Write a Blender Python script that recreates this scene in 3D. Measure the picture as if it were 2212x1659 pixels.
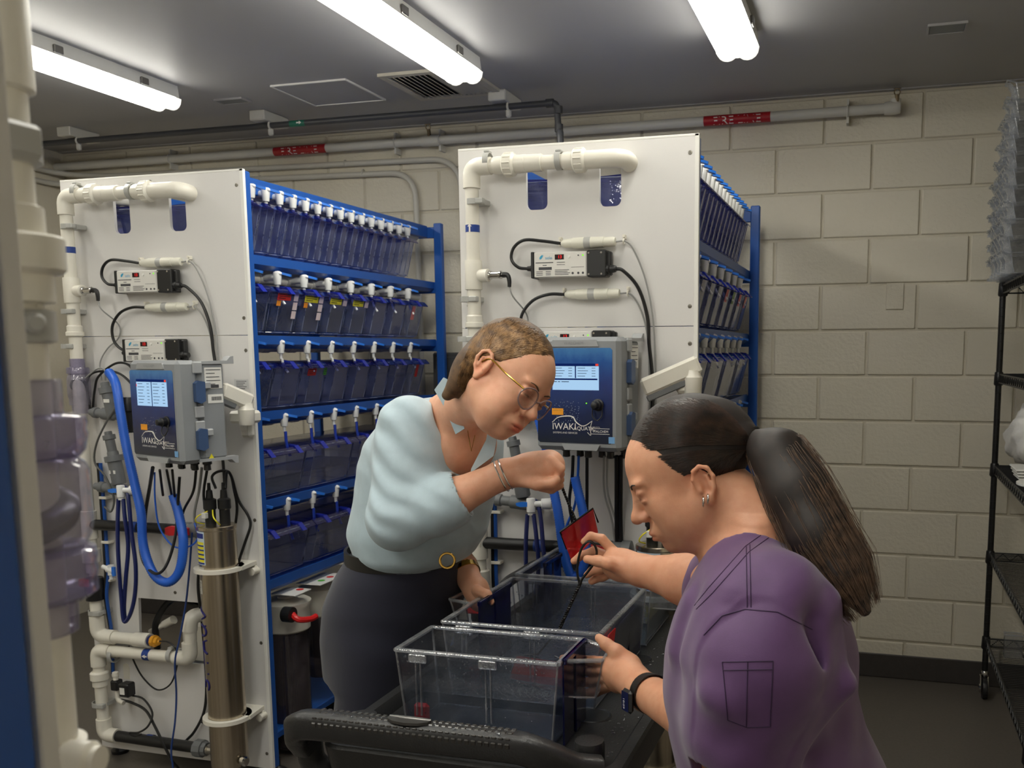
import bpy, bmesh, math, random
import numpy as np
from mathutils import Vector, Matrix
from mathutils.geometry import tessellate_polygon

for _o in list(bpy.data.objects): bpy.data.objects.remove(_o)
SC = bpy.context.scene
COL = SC.collection
RND = random.Random(7)
PI = math.pi

# ---------------------------------------------------------------- camera
FPX, PCX, PCY, CAMH = 2021.75, 1316.25, 1013.72, 1.495
_r = np.array([0.125613829, 0.275975597, 0.0136401003])
_a = np.linalg.norm(_r); _k = _r / _a
_K = np.array([[0, -_k[2], _k[1]], [_k[2], 0, -_k[0]], [-_k[1], _k[0], 0]])
RM = (np.eye(3) + math.sin(_a) * _K + (1 - math.cos(_a)) * _K @ _K) @ np.array([[1, 0, 0], [0, 0, -1], [0, 1, 0.]])
cam_d = bpy.data.cameras.new('camera')
cam = bpy.data.objects.new('camera', cam_d); COL.objects.link(cam)
cam.matrix_world = Matrix(((RM[0][0], -RM[1][0], -RM[2][0], 0), (RM[0][1], -RM[1][1], -RM[2][1], 0),
                           (RM[0][2], -RM[1][2], -RM[2][2], CAMH), (0, 0, 0, 1)))
cam_d.sensor_width = 36.0; cam_d.sensor_fit = 'HORIZONTAL'
cam_d.lens = FPX / 2212 * 36
cam_d.shift_x = (1106 - PCX) / 2212
cam_d.shift_y = (PCY - 829.5) / 2212
cam_d.clip_start = 0.05
cam_d.dof.use_dof = True
cam_d.dof.focus_distance = 1.95
cam_d.dof.aperture_fstop = 11
SC.camera = cam
# ---------------------------------------------------------------- world, exposure
w = bpy.data.worlds.new('world'); SC.world = w
w.use_nodes = True
w.node_tree.nodes['Background'].inputs[0].default_value = (0.9, 0.95, 1, 1)
w.node_tree.nodes['Background'].inputs[1].default_value = 0.02
SC.view_settings.view_transform = 'Standard'
SC.view_settings.look = 'None'
SC.view_settings.gamma = 1
SC.view_settings.use_curve_mapping = False
SC.view_settings.exposure = 0.08
try:
    SC.cycles.max_bounces = 10
    SC.cycles.diffuse_bounces = 4
    SC.cycles.glossy_bounces = 4
    SC.cycles.transmission_bounces = 8
    SC.cycles.transparent_max_bounces = 40
    SC.cycles.caustics_reflective = False
    SC.cycles.caustics_refractive = False
    SC.cycles.sample_clamp_indirect = 4.0
    SC.cycles.use_denoising = True
except Exception:
    pass
LAMP_E = 20.0

# ---------------------------------------------------------------- pixel -> point on a known plane
def ray(px, py):
    return RM.T @ np.array([(px - PCX) / FPX, (py - PCY) / FPX, 1.0])
def PY(px, py, Y):
    d = ray(px, py) * 1.0; d = d * (Y / d[1]); return Vector((d[0], d[1], d[2] + CAMH))
def PX(px, py, X):
    d = ray(px, py); d = d * (X / d[0]); return Vector((d[0], d[1], d[2] + CAMH))
def PZ(px, py, Z):
    d = ray(px, py); d = d * ((Z - CAMH) / d[2]); return Vector((d[0], d[1], d[2] + CAMH))

# ---------------------------------------------------------------- materials
def lin(c):
    return tuple((x / 255 / 12.92) if x / 255 <= 0.04045 else ((x / 255 + 0.055) / 1.055) ** 2.4 for x in c)
MATS = {}
def _noise(nt, scale, detail=4, coord='Object', rough=0.55):
    tc = nt.nodes.new('ShaderNodeTexCoord'); n = nt.nodes.new('ShaderNodeTexNoise')
    n.inputs['Scale'].default_value = scale; n.inputs['Detail'].default_value = detail; n.inputs['Roughness'].default_value = rough
    nt.links.new(tc.outputs[coord], n.inputs['Vector']); return n
def mat(name, col, rough=0.5, metal=0.0, var=0.06, vscale=8.0, bump=0.0, bscale=60.0, spec=0.5, coat=0.0, sss=0.0, sssr=None, emit=0.0, sheen=0.0, stretch=None):
    if name in MATS: return MATS[name]
    m = bpy.data.materials.new(name); m.use_nodes = True; nt = m.node_tree
    b = nt.nodes['Principled BSDF']
    c = lin(col)
    b.inputs['Roughness'].default_value = rough; b.inputs['Metallic'].default_value = metal
    b.inputs['Specular IOR Level'].default_value = spec
    if coat: b.inputs['Coat Weight'].default_value = coat; b.inputs['Coat Roughness'].default_value = 0.15
    if sheen: b.inputs['Sheen Weight'].default_value = sheen
    if sss:
        b.inputs['Subsurface Weight'].default_value = sss; b.inputs['Subsurface Radius'].default_value = sssr or (1, 0.35, 0.2); b.inputs['Subsurface Scale'].default_value = 0.006
    if emit:
        b.inputs['Emission Color'].default_value = (*c, 1); b.inputs['Emission Strength'].default_value = emit
    n = _noise(nt, vscale)
    if stretch:
        mp = nt.nodes.new('ShaderNodeMapping'); mp.inputs['Scale'].default_value = stretch
        l = n.inputs['Vector'].links[0]; src = l.from_socket; nt.links.remove(l)
        nt.links.new(src, mp.inputs['Vector']); nt.links.new(mp.outputs[0], n.inputs['Vector'])
    r = nt.nodes.new('ShaderNodeValToRGB')
    r.color_ramp.elements[0].position = 0.3; r.color_ramp.elements[1].position = 0.7
    r.color_ramp.elements[0].color = (*[x * (1 - var) for x in c], 1)
    r.color_ramp.elements[1].color = (*[min(1, x * (1 + var)) for x in c], 1)
    nt.links.new(n.outputs['Fac'], r.inputs['Fac']); nt.links.new(r.outputs['Color'], b.inputs['Base Color'])
    if bump:
        n2 = _noise(nt, bscale); bp = nt.nodes.new('ShaderNodeBump')
        bp.inputs['Strength'].default_value = bump; bp.inputs['Distance'].default_value = 0.01
        nt.links.new(n2.outputs['Fac'], bp.inputs['Height']); nt.links.new(bp.outputs['Normal'], b.inputs['Normal'])
    MATS[name] = m; return m
def clear(name, tint, gloss=0.9, haze=0.06, hazecol=(200, 205, 215), rough=0.03, wet=0.0, ior=1.5):
    """thin clear plastic: tinted see-through sheet with a fresnel reflection and a little surface haze"""
    if name in MATS: return MATS[name]
    m = bpy.data.materials.new(name); m.use_nodes = True; nt = m.node_tree; nt.nodes.clear()
    out = nt.nodes.new('ShaderNodeOutputMaterial')
    tr = nt.nodes.new('ShaderNodeBsdfTransparent'); tr.inputs[0].default_value = (*lin(tint), 1)
    df = nt.nodes.new('ShaderNodeBsdfDiffuse'); df.inputs[0].default_value = (*lin(hazecol), 1)
    gl = nt.nodes.new('ShaderNodeBsdfGlossy'); gl.inputs['Roughness'].default_value = rough; gl.inputs[0].default_value = (gloss, gloss, gloss, 1)
    n = _noise(nt, 22.0, 3)
    mr = nt.nodes.new('ShaderNodeMapRange'); mr.inputs[1].default_value = 0.35; mr.inputs[2].default_value = 0.75
    mr.inputs[3].default_value = haze * 0.4; mr.inputs[4].default_value = haze * 1.6
    nt.links.new(n.outputs['Fac'], mr.inputs[0])
    mx = nt.nodes.new('ShaderNodeMixShader'); nt.links.new(mr.outputs[0], mx.inputs[0])
    nt.links.new(tr.outputs[0], mx.inputs[1]); nt.links.new(df.outputs[0], mx.inputs[2])
    fr = nt.nodes.new('ShaderNodeLayerWeight'); fr.inputs['Blend'].default_value = 0.5      # same from both faces of the sheet
    pw = nt.nodes.new('ShaderNodeMath'); pw.operation = 'POWER'; pw.inputs[1].default_value = 4.0; nt.links.new(fr.outputs['Facing'], pw.inputs[0])
    f0 = ((ior - 1) / (ior + 1)) ** 2 * 1.6
    ma = nt.nodes.new('ShaderNodeMath'); ma.operation = 'MULTIPLY_ADD'; ma.inputs[1].default_value = .8; ma.inputs[2].default_value = f0; nt.links.new(pw.outputs[0], ma.inputs[0])
    mx2 = nt.nodes.new('ShaderNodeMixShader'); nt.links.new(ma.outputs[0], mx2.inputs[0])
    nt.links.new(mx.outputs[0], mx2.inputs[1]); nt.links.new(gl.outputs[0], mx2.inputs[2])
    n2 = _noise(nt, 45.0 if not wet else 160.0, 2); bp = nt.nodes.new('ShaderNodeBump')
    bp.inputs['Strength'].default_value = 0.12 if not wet else wet; bp.inputs['Distance'].default_value = 0.004
    nt.links.new(n2.outputs['Fac'], bp.inputs['Height'])
    nt.links.new(bp.outputs[0], gl.inputs['Normal']); nt.links.new(bp.outputs[0], fr.inputs['Normal'])
    nt.links.new(mx2.outputs[0], out.inputs[0])
    MATS[name] = m; return m
def glow(name, col, e):
    if name in MATS: return MATS[name]
    m = bpy.data.materials.new(name); m.use_nodes = True; nt = m.node_tree; nt.nodes.clear()
    out = nt.nodes.new('ShaderNodeOutputMaterial'); em = nt.nodes.new('ShaderNodeEmission')
    em.inputs[0].default_value = (*lin(col), 1); em.inputs[1].default_value = e
    nt.links.new(em.outputs[0], out.inputs[0]); MATS[name] = m; return m

# ---------------------------------------------------------------- mesh builder
def frame(d):
    d = Vector(d).normalized(); a = Vector((0, 0, 1)) if abs(d.z) < 0.9 else Vector((1, 0, 0))
    u = d.cross(a).normalized(); v = d.cross(u).normalized(); return u, v, d
def catmull(pts, n=6):
    pts = [Vector(p) for p in pts]
    if len(pts) < 3: return pts
    P = [pts[0] * 2 - pts[1]] + pts + [pts[-1] * 2 - pts[-2]]
    out = []
    for i in range(1, len(P) - 2):
        p0, p1, p2, p3 = P[i - 1:i + 3]
        for k in range(n):
            t = k / n
            out.append(0.5 * ((2 * p1) + (p2 - p0) * t + (2 * p0 - 5 * p1 + 4 * p2 - p3) * t * t + (3 * p1 - p0 - 3 * p2 + p3) * t ** 3))
    out.append(pts[-1]); return out
class MB:
    def __init__(s): s.v = []; s.f = []; s.mi = []; s.m = 0; s.X = None
    def add(s, vs, fs, M=None):
        b = len(s.v)
        if s.X is not None: vs = [s.X @ Vector(p) for p in vs]
        if M is not None: vs = [M @ Vector(p) for p in vs]
        s.v += [tuple(p) for p in vs]; s.f += [tuple(i + b for i in f) for f in fs]; s.mi += [s.m] * len(fs); return s
    def box(s, lo, hi, bev=0.0, M=None):
        x0, y0, z0 = lo; x1, y1, z1 = hi
        if x1 < x0: x0, x1 = x1, x0
        if y1 < y0: y0, y1 = y1, y0
        if z1 < z0: z0, z1 = z1, z0
        if bev <= 0:
            v = [(x0, y0, z0), (x1, y0, z0), (x1, y1, z0), (x0, y1, z0), (x0, y0, z1), (x1, y0, z1), (x1, y1, z1), (x0, y1, z1)]
            return s.add(v, [(0, 3, 2, 1), (4, 5, 6, 7), (0, 1, 5, 4), (1, 2, 6, 5), (2, 3, 7, 6), (3, 0, 4, 7)], M)
        b = min(bev, (x1 - x0) * .49, (y1 - y0) * .49, (z1 - z0) * .49)
        v = []; idx = {}
        for i, X in enumerate((x0, x1)):
            for j, Y in enumerate((y0, y1)):
                for k, Z in enumerate((z0, z1)):
                    sx, sy, sz = (1 - 2 * i) * b, (1 - 2 * j) * b, (1 - 2 * k) * b
                    idx[i, j, k] = len(v)
                    v += [(X, Y + sy, Z + sz), (X + sx, Y, Z + sz), (X + sx, Y + sy, Z)]
        f = []
        for i in (0, 1):
            q = [idx[i, 0, 0], idx[i, 1, 0], idx[i, 1, 1], idx[i, 0, 1]]; f.append(tuple(q if i else q[::-1]))
            q = [idx[0, i, 0] + 1, idx[1, i, 0] + 1, idx[1, i, 1] + 1, idx[0, i, 1] + 1]; f.append(tuple(q[::-1] if i else q))
            q = [idx[0, 0, i] + 2, idx[1, 0, i] + 2, idx[1, 1, i] + 2, idx[0, 1, i] + 2]; f.append(tuple(q if i else q[::-1]))
        for i in (0, 1):
            for j in (0, 1):
                a, c = idx[i, j, 0], idx[i, j, 1]; q = (a, a + 1, c + 1, c); f.append(q if (i + j) % 2 else q[::-1])
                a, c = idx[i, 0, j], idx[i, 1, j]; q = (a, a + 2, c + 2, c); f.append(q[::-1] if (i + j) % 2 else q)
                a, c = idx[0, i, j], idx[1, i, j]; q = (a + 1, a + 2, c + 2, c + 1); f.append(q if (i + j) % 2 else q[::-1])
                for k in (0, 1):
                    t = idx[i, j, k]; f.append((t, t + 1, t + 2) if (i + j + k) % 2 else (t, t + 2, t + 1))
        return s.add(v, f, M)
    def cyl(s, p0, p1, r0, r1=None, n=16, caps=True, M=None):
        r1 = r0 if r1 is None else r1; p0 = Vector(p0); p1 = Vector(p1); u, v, d = frame(p1 - p0)
        vs = []; 
        for p, r in ((p0, r0), (p1, r1)):
            vs += [p + u * (r * math.cos(2 * PI * i / n)) + v * (r * math.sin(2 * PI * i / n)) for i in range(n)]
        fs = [(i, (i + 1) % n, n + (i + 1) % n, n + i) for i in range(n)]
        if caps: fs += [tuple(range(n))[::-1], tuple(range(n, 2 * n))]
        return s.add(vs, fs, M)
    def lathe(s, p0, d, prof, n=20, M=None, cap=True):
        """profile = [(distance along d, radius), ...]"""
        p0 = Vector(p0); u, v, d = frame(d); vs = []
        for t, r in prof:
            vs += [p0 + d * t + u * (r * math.cos(2 * PI * i / n)) + v * (r * math.sin(2 * PI * i / n)) for i in range(n)]
        fs = []
        for k in range(len(prof) - 1):
            fs += [(k * n + i, k * n + (i + 1) % n, (k + 1) * n + (i + 1) % n, (k + 1) * n + i) for i in range(n)]
        if cap: fs += [tuple(range(n))[::-1], tuple(range((len(prof) - 1) * n, len(prof) * n))]
        return s.add(vs, fs, M)
    def tube(s, pts, r, n=8, res=6, caps=True, M=None):
        P = catmull(pts, res) if res > 1 else [Vector(p) for p in pts]
        R = r if isinstance(r, (list, tuple)) else None
        u, v, d = frame(P[1] - P[0]); vs = []
        for i, p in enumerate(P):
            d2 = (P[min(i + 1, len(P) - 1)] - P[max(i - 1, 0)])
            if d2.length < 1e-9: d2 = d
            d2 = d2.normalized(); ax = d.cross(d2)
            if ax.length > 1e-7:
                q = Matrix.Rotation(d.angle(d2), 3, ax.normalized()); u = q @ u; v = q @ v
            d = d2
            rr = r if R is None else R[0] + (R[-1] - R[0]) * i / (len(P) - 1) if len(R) == 2 else float(np.interp(i / (len(P) - 1), np.linspace(0, 1, len(R)), R))
            vs += [p + u * (rr * math.cos(2 * PI * k / n)) + v * (rr * math.sin(2 * PI * k / n)) for k in range(n)]
        fs = []
        for k in range(len(P) - 1):
            fs += [(k * n + i, k * n + (i + 1) % n, (k + 1) * n + (i + 1) % n, (k + 1) * n + i) for i in range(n)]
        if caps: fs += [tuple(range(n))[::-1], tuple(range((len(P) - 1) * n, len(P) * n))]
        return s.add(vs, fs, M)
    def pipe(s, pts, r, n=14, bend=None, k=6, M=None):
        """straight pipe runs with rounded elbows"""
        pts = [Vector(p) for p in pts]; bend = bend or r * 1.6; out = [pts[0]]
        for i in range(1, len(pts) - 1):
            a = (pts[i - 1] - pts[i]); b = (pts[i + 1] - pts[i]); q = min(bend, a.length * .49, b.length * .49)
            A = pts[i] + a.normalized() * q; B = pts[i] + b.normalized() * q
            for t in range(k + 1):
                t /= k; out.append(A * (1 - t) ** 2 + pts[i] * 2 * t * (1 - t) + B * t * t)
        out.append(pts[-1]); return s.tube(out, r, n, 1, M=M)
    def ball(s, c, r, n=12, m=8, M=None):
        c = Vector(c); r = r if isinstance(r, (tuple, list)) else (r, r, r)
        vs = [c + Vector((0, 0, r[2]))]
        for j in range(1, m):
            a = PI * j / m
            vs += [c + Vector((r[0] * math.sin(a) * math.cos(2 * PI * i / n), r[1] * math.sin(a) * math.sin(2 * PI * i / n), r[2] * math.cos(a))) for i in range(n)]
        vs.append(c - Vector((0, 0, r[2]))); fs = [(0, 1 + i, 1 + (i + 1) % n) for i in range(n)]
        for j in range(m - 2):
            a = 1 + j * n; fs += [(a + i, a + n + i, a + n + (i + 1) % n, a + (i + 1) % n) for i in range(n)]
        a = 1 + (m - 2) * n; fs += [(a + (i + 1) % n, a + i, len(vs) - 1) for i in range(n)]
        return s.add(vs, fs, M)
    def torus(s, c, ax, R, r, n=24, m=8, a0=0, a1=2 * PI, M=None):
        c = Vector(c); u, v, d = frame(ax); full = abs(a1 - a0 - 2 * PI) < 1e-6; k = n if full else n + 1; vs = []
        for i in range(k):
            a = a0 + (a1 - a0) * i / n; o = u * math.cos(a) + v * math.sin(a)
            vs += [c + o * (R + r * math.cos(2 * PI * j / m)) + d * (r * math.sin(2 * PI * j / m)) for j in range(m)]
        fs = []
        for i in range(n):
            i2 = (i + 1) % k
            fs += [(i * m + j, i2 * m + j, i2 * m + (j + 1) % m, i * m + (j + 1) % m) for j in range(m)]
        if not full: fs += [tuple(range(m)), tuple(range(n * m, n * m + m))[::-1]]
        return s.add(vs, fs, M)
    def prism(s, loops, o, u, v, h, M=None):
        """polygon (first loop) with holes (other loops) in the plane o+u*a+v*b, extruded along u x v by h"""
        o = Vector(o); u = Vector(u); v = Vector(v); w_ = u.cross(v).normalized() * h
        tri = tessellate_polygon([[Vector((a, b, 0)) for a, b in L] for L in loops])
        flat = [p for L in loops for p in L]; n = len(flat)
        vs = [o + u * a + v * b for a, b in flat]; vs += [p + w_ for p in vs]
        fs = []
        for t in tri:
            a, b, c = [flat[i] for i in t]
            if (b[0] - a[0]) * (c[1] - a[1]) - (b[1] - a[1]) * (c[0] - a[0]) < 0: t = t[::-1]
            fs += [tuple(t[::-1]), tuple(i + n for i in t)]
        k = 0
        for L in loops:
            m = len(L); ar = sum(L[i][0] * L[(i + 1) % m][1] - L[(i + 1) % m][0] * L[i][1] for i in range(m))
            outer = (k == 0)
            for i in range(m):
                a, b = k + i, k + (i + 1) % m; q = (a, b, b + n, a + n)
                fs.append(q if (ar > 0) == outer else q[::-1])
            k += m
        return s.add(vs, fs, M)
    def quad(s, a, b, c, d, M=None): return s.add([a, b, c, d], [(0, 1, 2, 3)], M)
    def text(s, body, M, size=0.02, align='CENTER', bend=None, ext=0.0):
        """lettering as flat faces; M maps text x,y to place; bend = function on points"""
        cu = bpy.data.curves.new('t', 'FONT'); cu.body = body; cu.size = size; cu.align_x = align; cu.align_y = 'CENTER'; cu.extrude = ext; cu.resolution_u = 3
        o = bpy.data.objects.new('t', cu); me = bpy.data.meshes.new_from_object(o)
        vs = [p.co.copy() for p in me.vertices]; fs = [tuple(p.vertices) for p in me.polygons]
        if bend: vs = [bend(p) for p in vs]
        else: vs = [M @ p for p in vs]
        s.add(vs, fs); bpy.data.objects.remove(o); bpy.data.curves.remove(cu); bpy.data.meshes.remove(me); return s
    def mesh(s, name, mats, off=None, smooth=35):
        me = bpy.data.meshes.new(name)
        vs = s.v if off is None else [(a - off[0], b - off[1], c - off[2]) for a, b, c in s.v]
        me.from_pydata(vs, [], s.f)
        mats = mats if isinstance(mats, (list, tuple)) else [mats]
        for m in mats: me.materials.append(m)
        if len(mats) > 1: me.polygons.foreach_set('material_index', s.mi)
        if smooth:
            me.polygons.foreach_set('use_smooth', [True] * len(me.polygons)); me.set_sharp_from_angle(angle=math.radians(smooth))
        me.update(); return me
    def build(s, name, mats, parent=None, smooth=35, local=False):
        off = None
        if parent is not None and not local: off = WLOC[parent.name]
        me = s.mesh(name, mats, off, smooth); return link(name, me, parent)
WLOC = {}
def link(name, me, parent=None):
    o = bpy.data.objects.new(name, me); COL.objects.link(o)
    if parent is not None:
        o.parent = parent; WLOC[o.name] = WLOC.get(parent.name, (0, 0, 0))
    else: WLOC[o.name] = (0, 0, 0)
    return o
def tag(o, label, cat, group=None, kind=None):
    if label: o['label'] = label
    if cat: o['category'] = cat
    if group: o['group'] = group
    if kind: o['kind'] = kind
    return o
def thing(name, label, cat, loc=(0, 0, 0), group=None):
    o = bpy.data.objects.new(name, None); COL.objects.link(o); o.empty_display_size = 0.05
    o.location = loc; WLOC[o.name] = tuple(loc); return tag(o, label, cat, group)
def struct(o): o['kind'] = 'structure'; return o
def kids(o): return [c for c in o.children]
def dup(o, loc, rotz=0.0, label=None, group=None, skip=()):
    def cp(a, par):
        b = a.copy(); COL.objects.link(b); b.parent = par
        for ch in CH.get(a.name, []):
            if ch.name.split('.')[0] not in skip: cp(ch, b)
        return b
    b = cp(o, None); b.location = loc; b.rotation_euler = (0, 0, rotz); WLOC[b.name] = tuple(loc)
    if label: b['label'] = label
    if group: b['group'] = group
    return b
CH = {}
def reg(o):
    """remember a finished thing's children so that it can be copied"""
    for c in [x for x in COL.objects if x.parent == o]:
        CH.setdefault(o.name, []).append(c); reg(c)
    return o
# ================================================================= ROOM
M_WALL = mat('wall_paint', (214, 207, 190), 0.55, var=0.025, vscale=3, bump=0.35, bscale=55)
M_MORTAR = mat('mortar_paint', (206, 199, 182), 0.65, var=0.03, bump=0.3, bscale=90)
M_CEIL = mat('ceiling_paint', (168, 167, 168), 0.5, var=0.02, vscale=1.5, bump=0.05, bscale=160)
M_FLOOR = mat('floor_epoxy', (92, 86, 80), 0.38, var=0.12, vscale=90, bump=0.12, bscale=300)
M_COVE = mat('cove_base', (60, 56, 54), 0.45, var=0.12, vscale=30, bump=0.1, bscale=120)
XL, XR, YB, YF, ZC = -4.38, 1.12, 4.34, -2.6, 2.594
struct(MB().box((XL - .1, YF - .1, -.1), (XR + .1, YB + .2, 0)).build('floor', M_FLOOR))
struct(MB().box((XL - .1, YF - .1, ZC), (XR + .1, YB + .2, ZC + .1)).build('ceiling', M_CEIL))
struct(MB().box((XL - .15, YF, 0), (XL, YB + .2, ZC)).build('wall_left', M_WALL))
struct(MB().box((XR, YF, 0), (XR + .15, YB + .2, ZC)).build('wall_right', M_WALL))
struct(MB().box((XL - .1, YF - .15, 0), (XR + .1, YF, ZC)).build('wall_front', M_WALL))
wb = struct(MB().box((XL, YB + .006, 0), (XR, YB + .15, ZC)).build('wall_back', M_MORTAR))
BW, BH = 0.411, 0.2008
J0 = PY(1771.6, 690, YB)          # a vertical joint of the fourth course below eye level
zc0 = PY(1855, 714, YB).z         # a bed joint
k0 = int(math.ceil(zc0 / BH)); zb = zc0 - k0 * BH
bm_ = {}
r_ = 0; z = zb
while z < ZC:
    z0, z1 = max(z + .005, .0), min(z + BH - .005, ZC)
    if z1 - z0 > .02:
        par = (round((z - zc0) / BH)) % 2       # the course just above zc0 holds J0
        x = J0.x - (0 if par == 0 else BW / 2); 
        while x > XL: x -= BW
        while x < XR:
            x0, x1 = max(x + .005, XL), min(x + BW - .005, XR)
            if x1 - x0 > .02:
                key = (round(x1 - x0, 3), round(z1 - z0, 3))
                if key not in bm_:
                    bm_[key] = MB().box((0, -.002, 0), (x1 - x0, .02, z1 - z0), .004).mesh('block', M_WALL, smooth=0)
                o = bpy.data.objects.new('block', bm_[key]); COL.objects.link(o); o.parent = wb
                o.location = (x0, YB + RND.uniform(-.0006, .0006), z0)
            x += BW
    z += BH
m = MB(); m.prism([[(0, 0), (.012, .012), (.006, .105), (0, .112)]], (XL, YB, 0), (0, -1, 0), (0, 0, 1), XR - XL)
m.v = [(p[0] if p[0] > XL else XL, p[1], p[2]) for p in m.v]
if max(p[0] for p in m.v) < XL + .1:
    m = MB(); m.prism([[(0, 0), (.012, .012), (.006, .105), (0, .112)]], (XR, YB, 0), (0, -1, 0), (0, 0, 1), -(XR - XL))
struct(MB().box((XL, YB - .008, 0), (XR, YB + .004, .112), .004).build('baseboard_back', M_COVE))
struct(MB().box((XL, YB - .028, ZC - .004), (XR, YB + .004, ZC), .0).build('trim_1', M_CEIL))

# ----------------------------------------------------------------- ceiling lamps
M_WHITE = mat('white_enamel', (225, 224, 220), 0.4, var=0.02)
M_CLIP = mat('steel_clip', (120, 118, 115), 0.35, 0.8)
M_DIFF = glow('lamp_diffuser', (255, 252, 240), LAMP_E)
M_DEND = mat('diffuser_end', (240, 238, 228), 0.4, emit=1.1)
def lamp(x, y0, y1, label):
    t = thing('ceiling_light', label, 'ceiling light', (x, (y0 + y1) / 2, ZC), 'fluorescent ceiling lights')
    MB().prism([[(-.068, .0), (.068, .0), (.074, -.05), (-.074, -.05)]], (x, y0 + .01, ZC), (1, 0, 0), (0, 0, 1), -(y1 - y0 - .02)).build('housing', M_WHITE, t, 0)
    prof = [(-.073, -.05)]
    for cx in (-.034, .034):
        for i in range(9):
            a = PI - PI * i / 8; prof.append((cx + .038 * math.cos(a), -.055 - .036 * math.sin(a)))
    prof.append((.073, -.05))
    MB().prism([prof], (x, y0 + .03, ZC), (1, 0, 0), (0, 0, 1), -(y1 - y0 - .06)).build('diffuser', M_DIFF, t, 40)
    for yy in (y0, y1 - .03):
        MB().prism([[(a * 1.03, b * 1.02) for a, b in prof]], (x, yy, ZC), (1, 0, 0), (0, 0, 1), -.03).build('end_cap', M_DEND, t, 40)
    for i in range(3):
        yy = y0 + (y1 - y0) * (i + .5) / 3
        for sx in (-1, 1):
            MB().box((x + sx * .070, yy - .02, ZC - .046), (x + sx * .082, yy + .02, ZC - .018), .003).build('clip', M_CLIP, t)
    return t
lamp(-2.90, 2.2, 3.43, 'leftmost fluorescent lamp, half hidden by the near white pipe, over the left tank rack')
lamp(-1.54, 2.2, 3.43, 'middle fluorescent lamp whose end overlaps the louvred ceiling vent')
lamp(-0.50, 2.2, 3.43, 'right fluorescent lamp, its end above the fire pipe label on the blank wall')
for x in (-2.9, -1.54, -.5):  # unseen lamps, added to brighten the near side
    for y in (0.45, -1.5):
        lamp(x, y, y + 1.23, 'unseen fluorescent lamp added overhead to light the near side of the room')

# ----------------------------------------------------------------- ceiling fittings
M_VENT = mat('vent_metal', (190, 184, 170), 0.5, var=0.03)
M_DARK = mat('dark_void', (22, 22, 24), 0.8, var=0.1)
M_PLATE = mat('grey_plate', (120, 124, 126), 0.5, var=0.03)
t = thing('ceiling_vent', 'louvred beige air vent in the ceiling above the second tank rack', 'vent', (-1.76, 3.68, ZC))
x0, x1, y0, y1 = -1.95, -1.565, 3.50, 3.88
MB().prism([[(x0, y0), (x1, y0), (x1, y1), (x0, y1)], [(x0 + .03, y0 + .03), (x0 + .03, y1 - .03), (x1 - .03, y1 - .03), (x1 - .03, y0 + .03)]], (0, 0, ZC - .012), (1, 0, 0), (0, 1, 0), .012).build('frame', M_VENT, t, 0)
MB().box((x0 + .02, y0 + .02, ZC - .003), (x1 - .02, y1 - .02, ZC - .001)).build('duct_opening', M_DARK, t, 0)
sl = MB()
for i in range(14):
    x = x0 + .045 + i * (x1 - x0 - .09) / 13
    mm = Matrix.Translation((x, 0, ZC - .006)) @ Matrix.Rotation(math.radians(35 if i < 8 else -35), 4, 'Y')
    me_ = MB().box((-.011, y0 + .03, -.001), (.011, y1 - .03, .001), M=mm).build('louvre', M_VENT, t, 0)
for a, b, c, d, lb in ((-2.82, 3.64, -2.69, 3.70, 'small dark square plate in the ceiling above the left tank rack'),
                       (.14, 3.525, .257, 3.615, 'small dark square plate in the ceiling right of the lamps, above the blank wall'),):
    t = thing('ceiling_plate', lb, 'plate', ((a + c) / 2, (b + d) / 2, ZC), 'dark ceiling plates')
    MB().box((a, b, ZC - .006), (c, d, ZC), .002).build('cover', M_PLATE, t)
    MB().prism([[(a - .006, b - .006), (c + .006, b - .006), (c + .006, d + .006), (a - .006, d + .006)], [(a, b), (a, d), (c, d), (c, b)]], (0, 0, ZC - .008), (1, 0, 0), (0, 1, 0), .008).build('rim', M_CEIL, t, 0)
t = thing('ceiling_hatch', 'flush square access hatch with a thin bright rim in the ceiling', 'hatch', (-2.28, 3.67, ZC))
x0, x1, y0, y1 = -2.45, -2.11, 3.525, 3.84
MB().box((x0, y0, ZC - .004), (x1, y1, ZC), .001).build('door', M_CEIL, t)
MB().prism([[(x0 - .007, y0 - .007), (x1 + .007, y0 - .007), (x1 + .007, y1 + .007), (x0 - .007, y1 + .007)], [(x0, y0), (x0, y1), (x1, y1), (x1, y0)]], (0, 0, ZC - .007), (1, 0, 0), (0, 1, 0), .007).build('rim', M_WHITE, t, 0)

# ----------------------------------------------------------------- pipes on wall and ceiling
M_CPVC = mat('painted_pipe', (205, 203, 196), 0.4, var=0.03)
M_GREYP = mat('dark_grey_pvc', (62, 63, 67), 0.42, var=0.05)
M_RED = mat('red_label', (165, 22, 32), 0.4, var=0.04)
M_LETTER = mat('white_print', (238, 234, 230), 0.5, var=0.01)
M_BRASS = mat('dull_brass', (120, 105, 80), 0.35, 0.7, var=0.2, vscale=60)
YP, ZP, RP = 4.285, 2.508, .021
t = thing('fire_pipe', 'white fire pipe along the top of the back wall with red FIRE LINE labels', 'pipe', (-2, YP, ZP))
m = MB().cyl((XL + .01, YP, ZP), (.03, YP, ZP), RP, n=20); m.build('pipe', M_CPVC, t)
m = MB().lathe((.0, YP, ZP), (1, 0, 0), [(0, .026), (.02, .028), (.045, .028), (.065, .024), (.067, .0)]); m.cyl((.045, YP, ZP), (.045, YP, ZP + .035), .022, n=16); m.build('elbow_fitting', M_CPVC, t)
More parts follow.
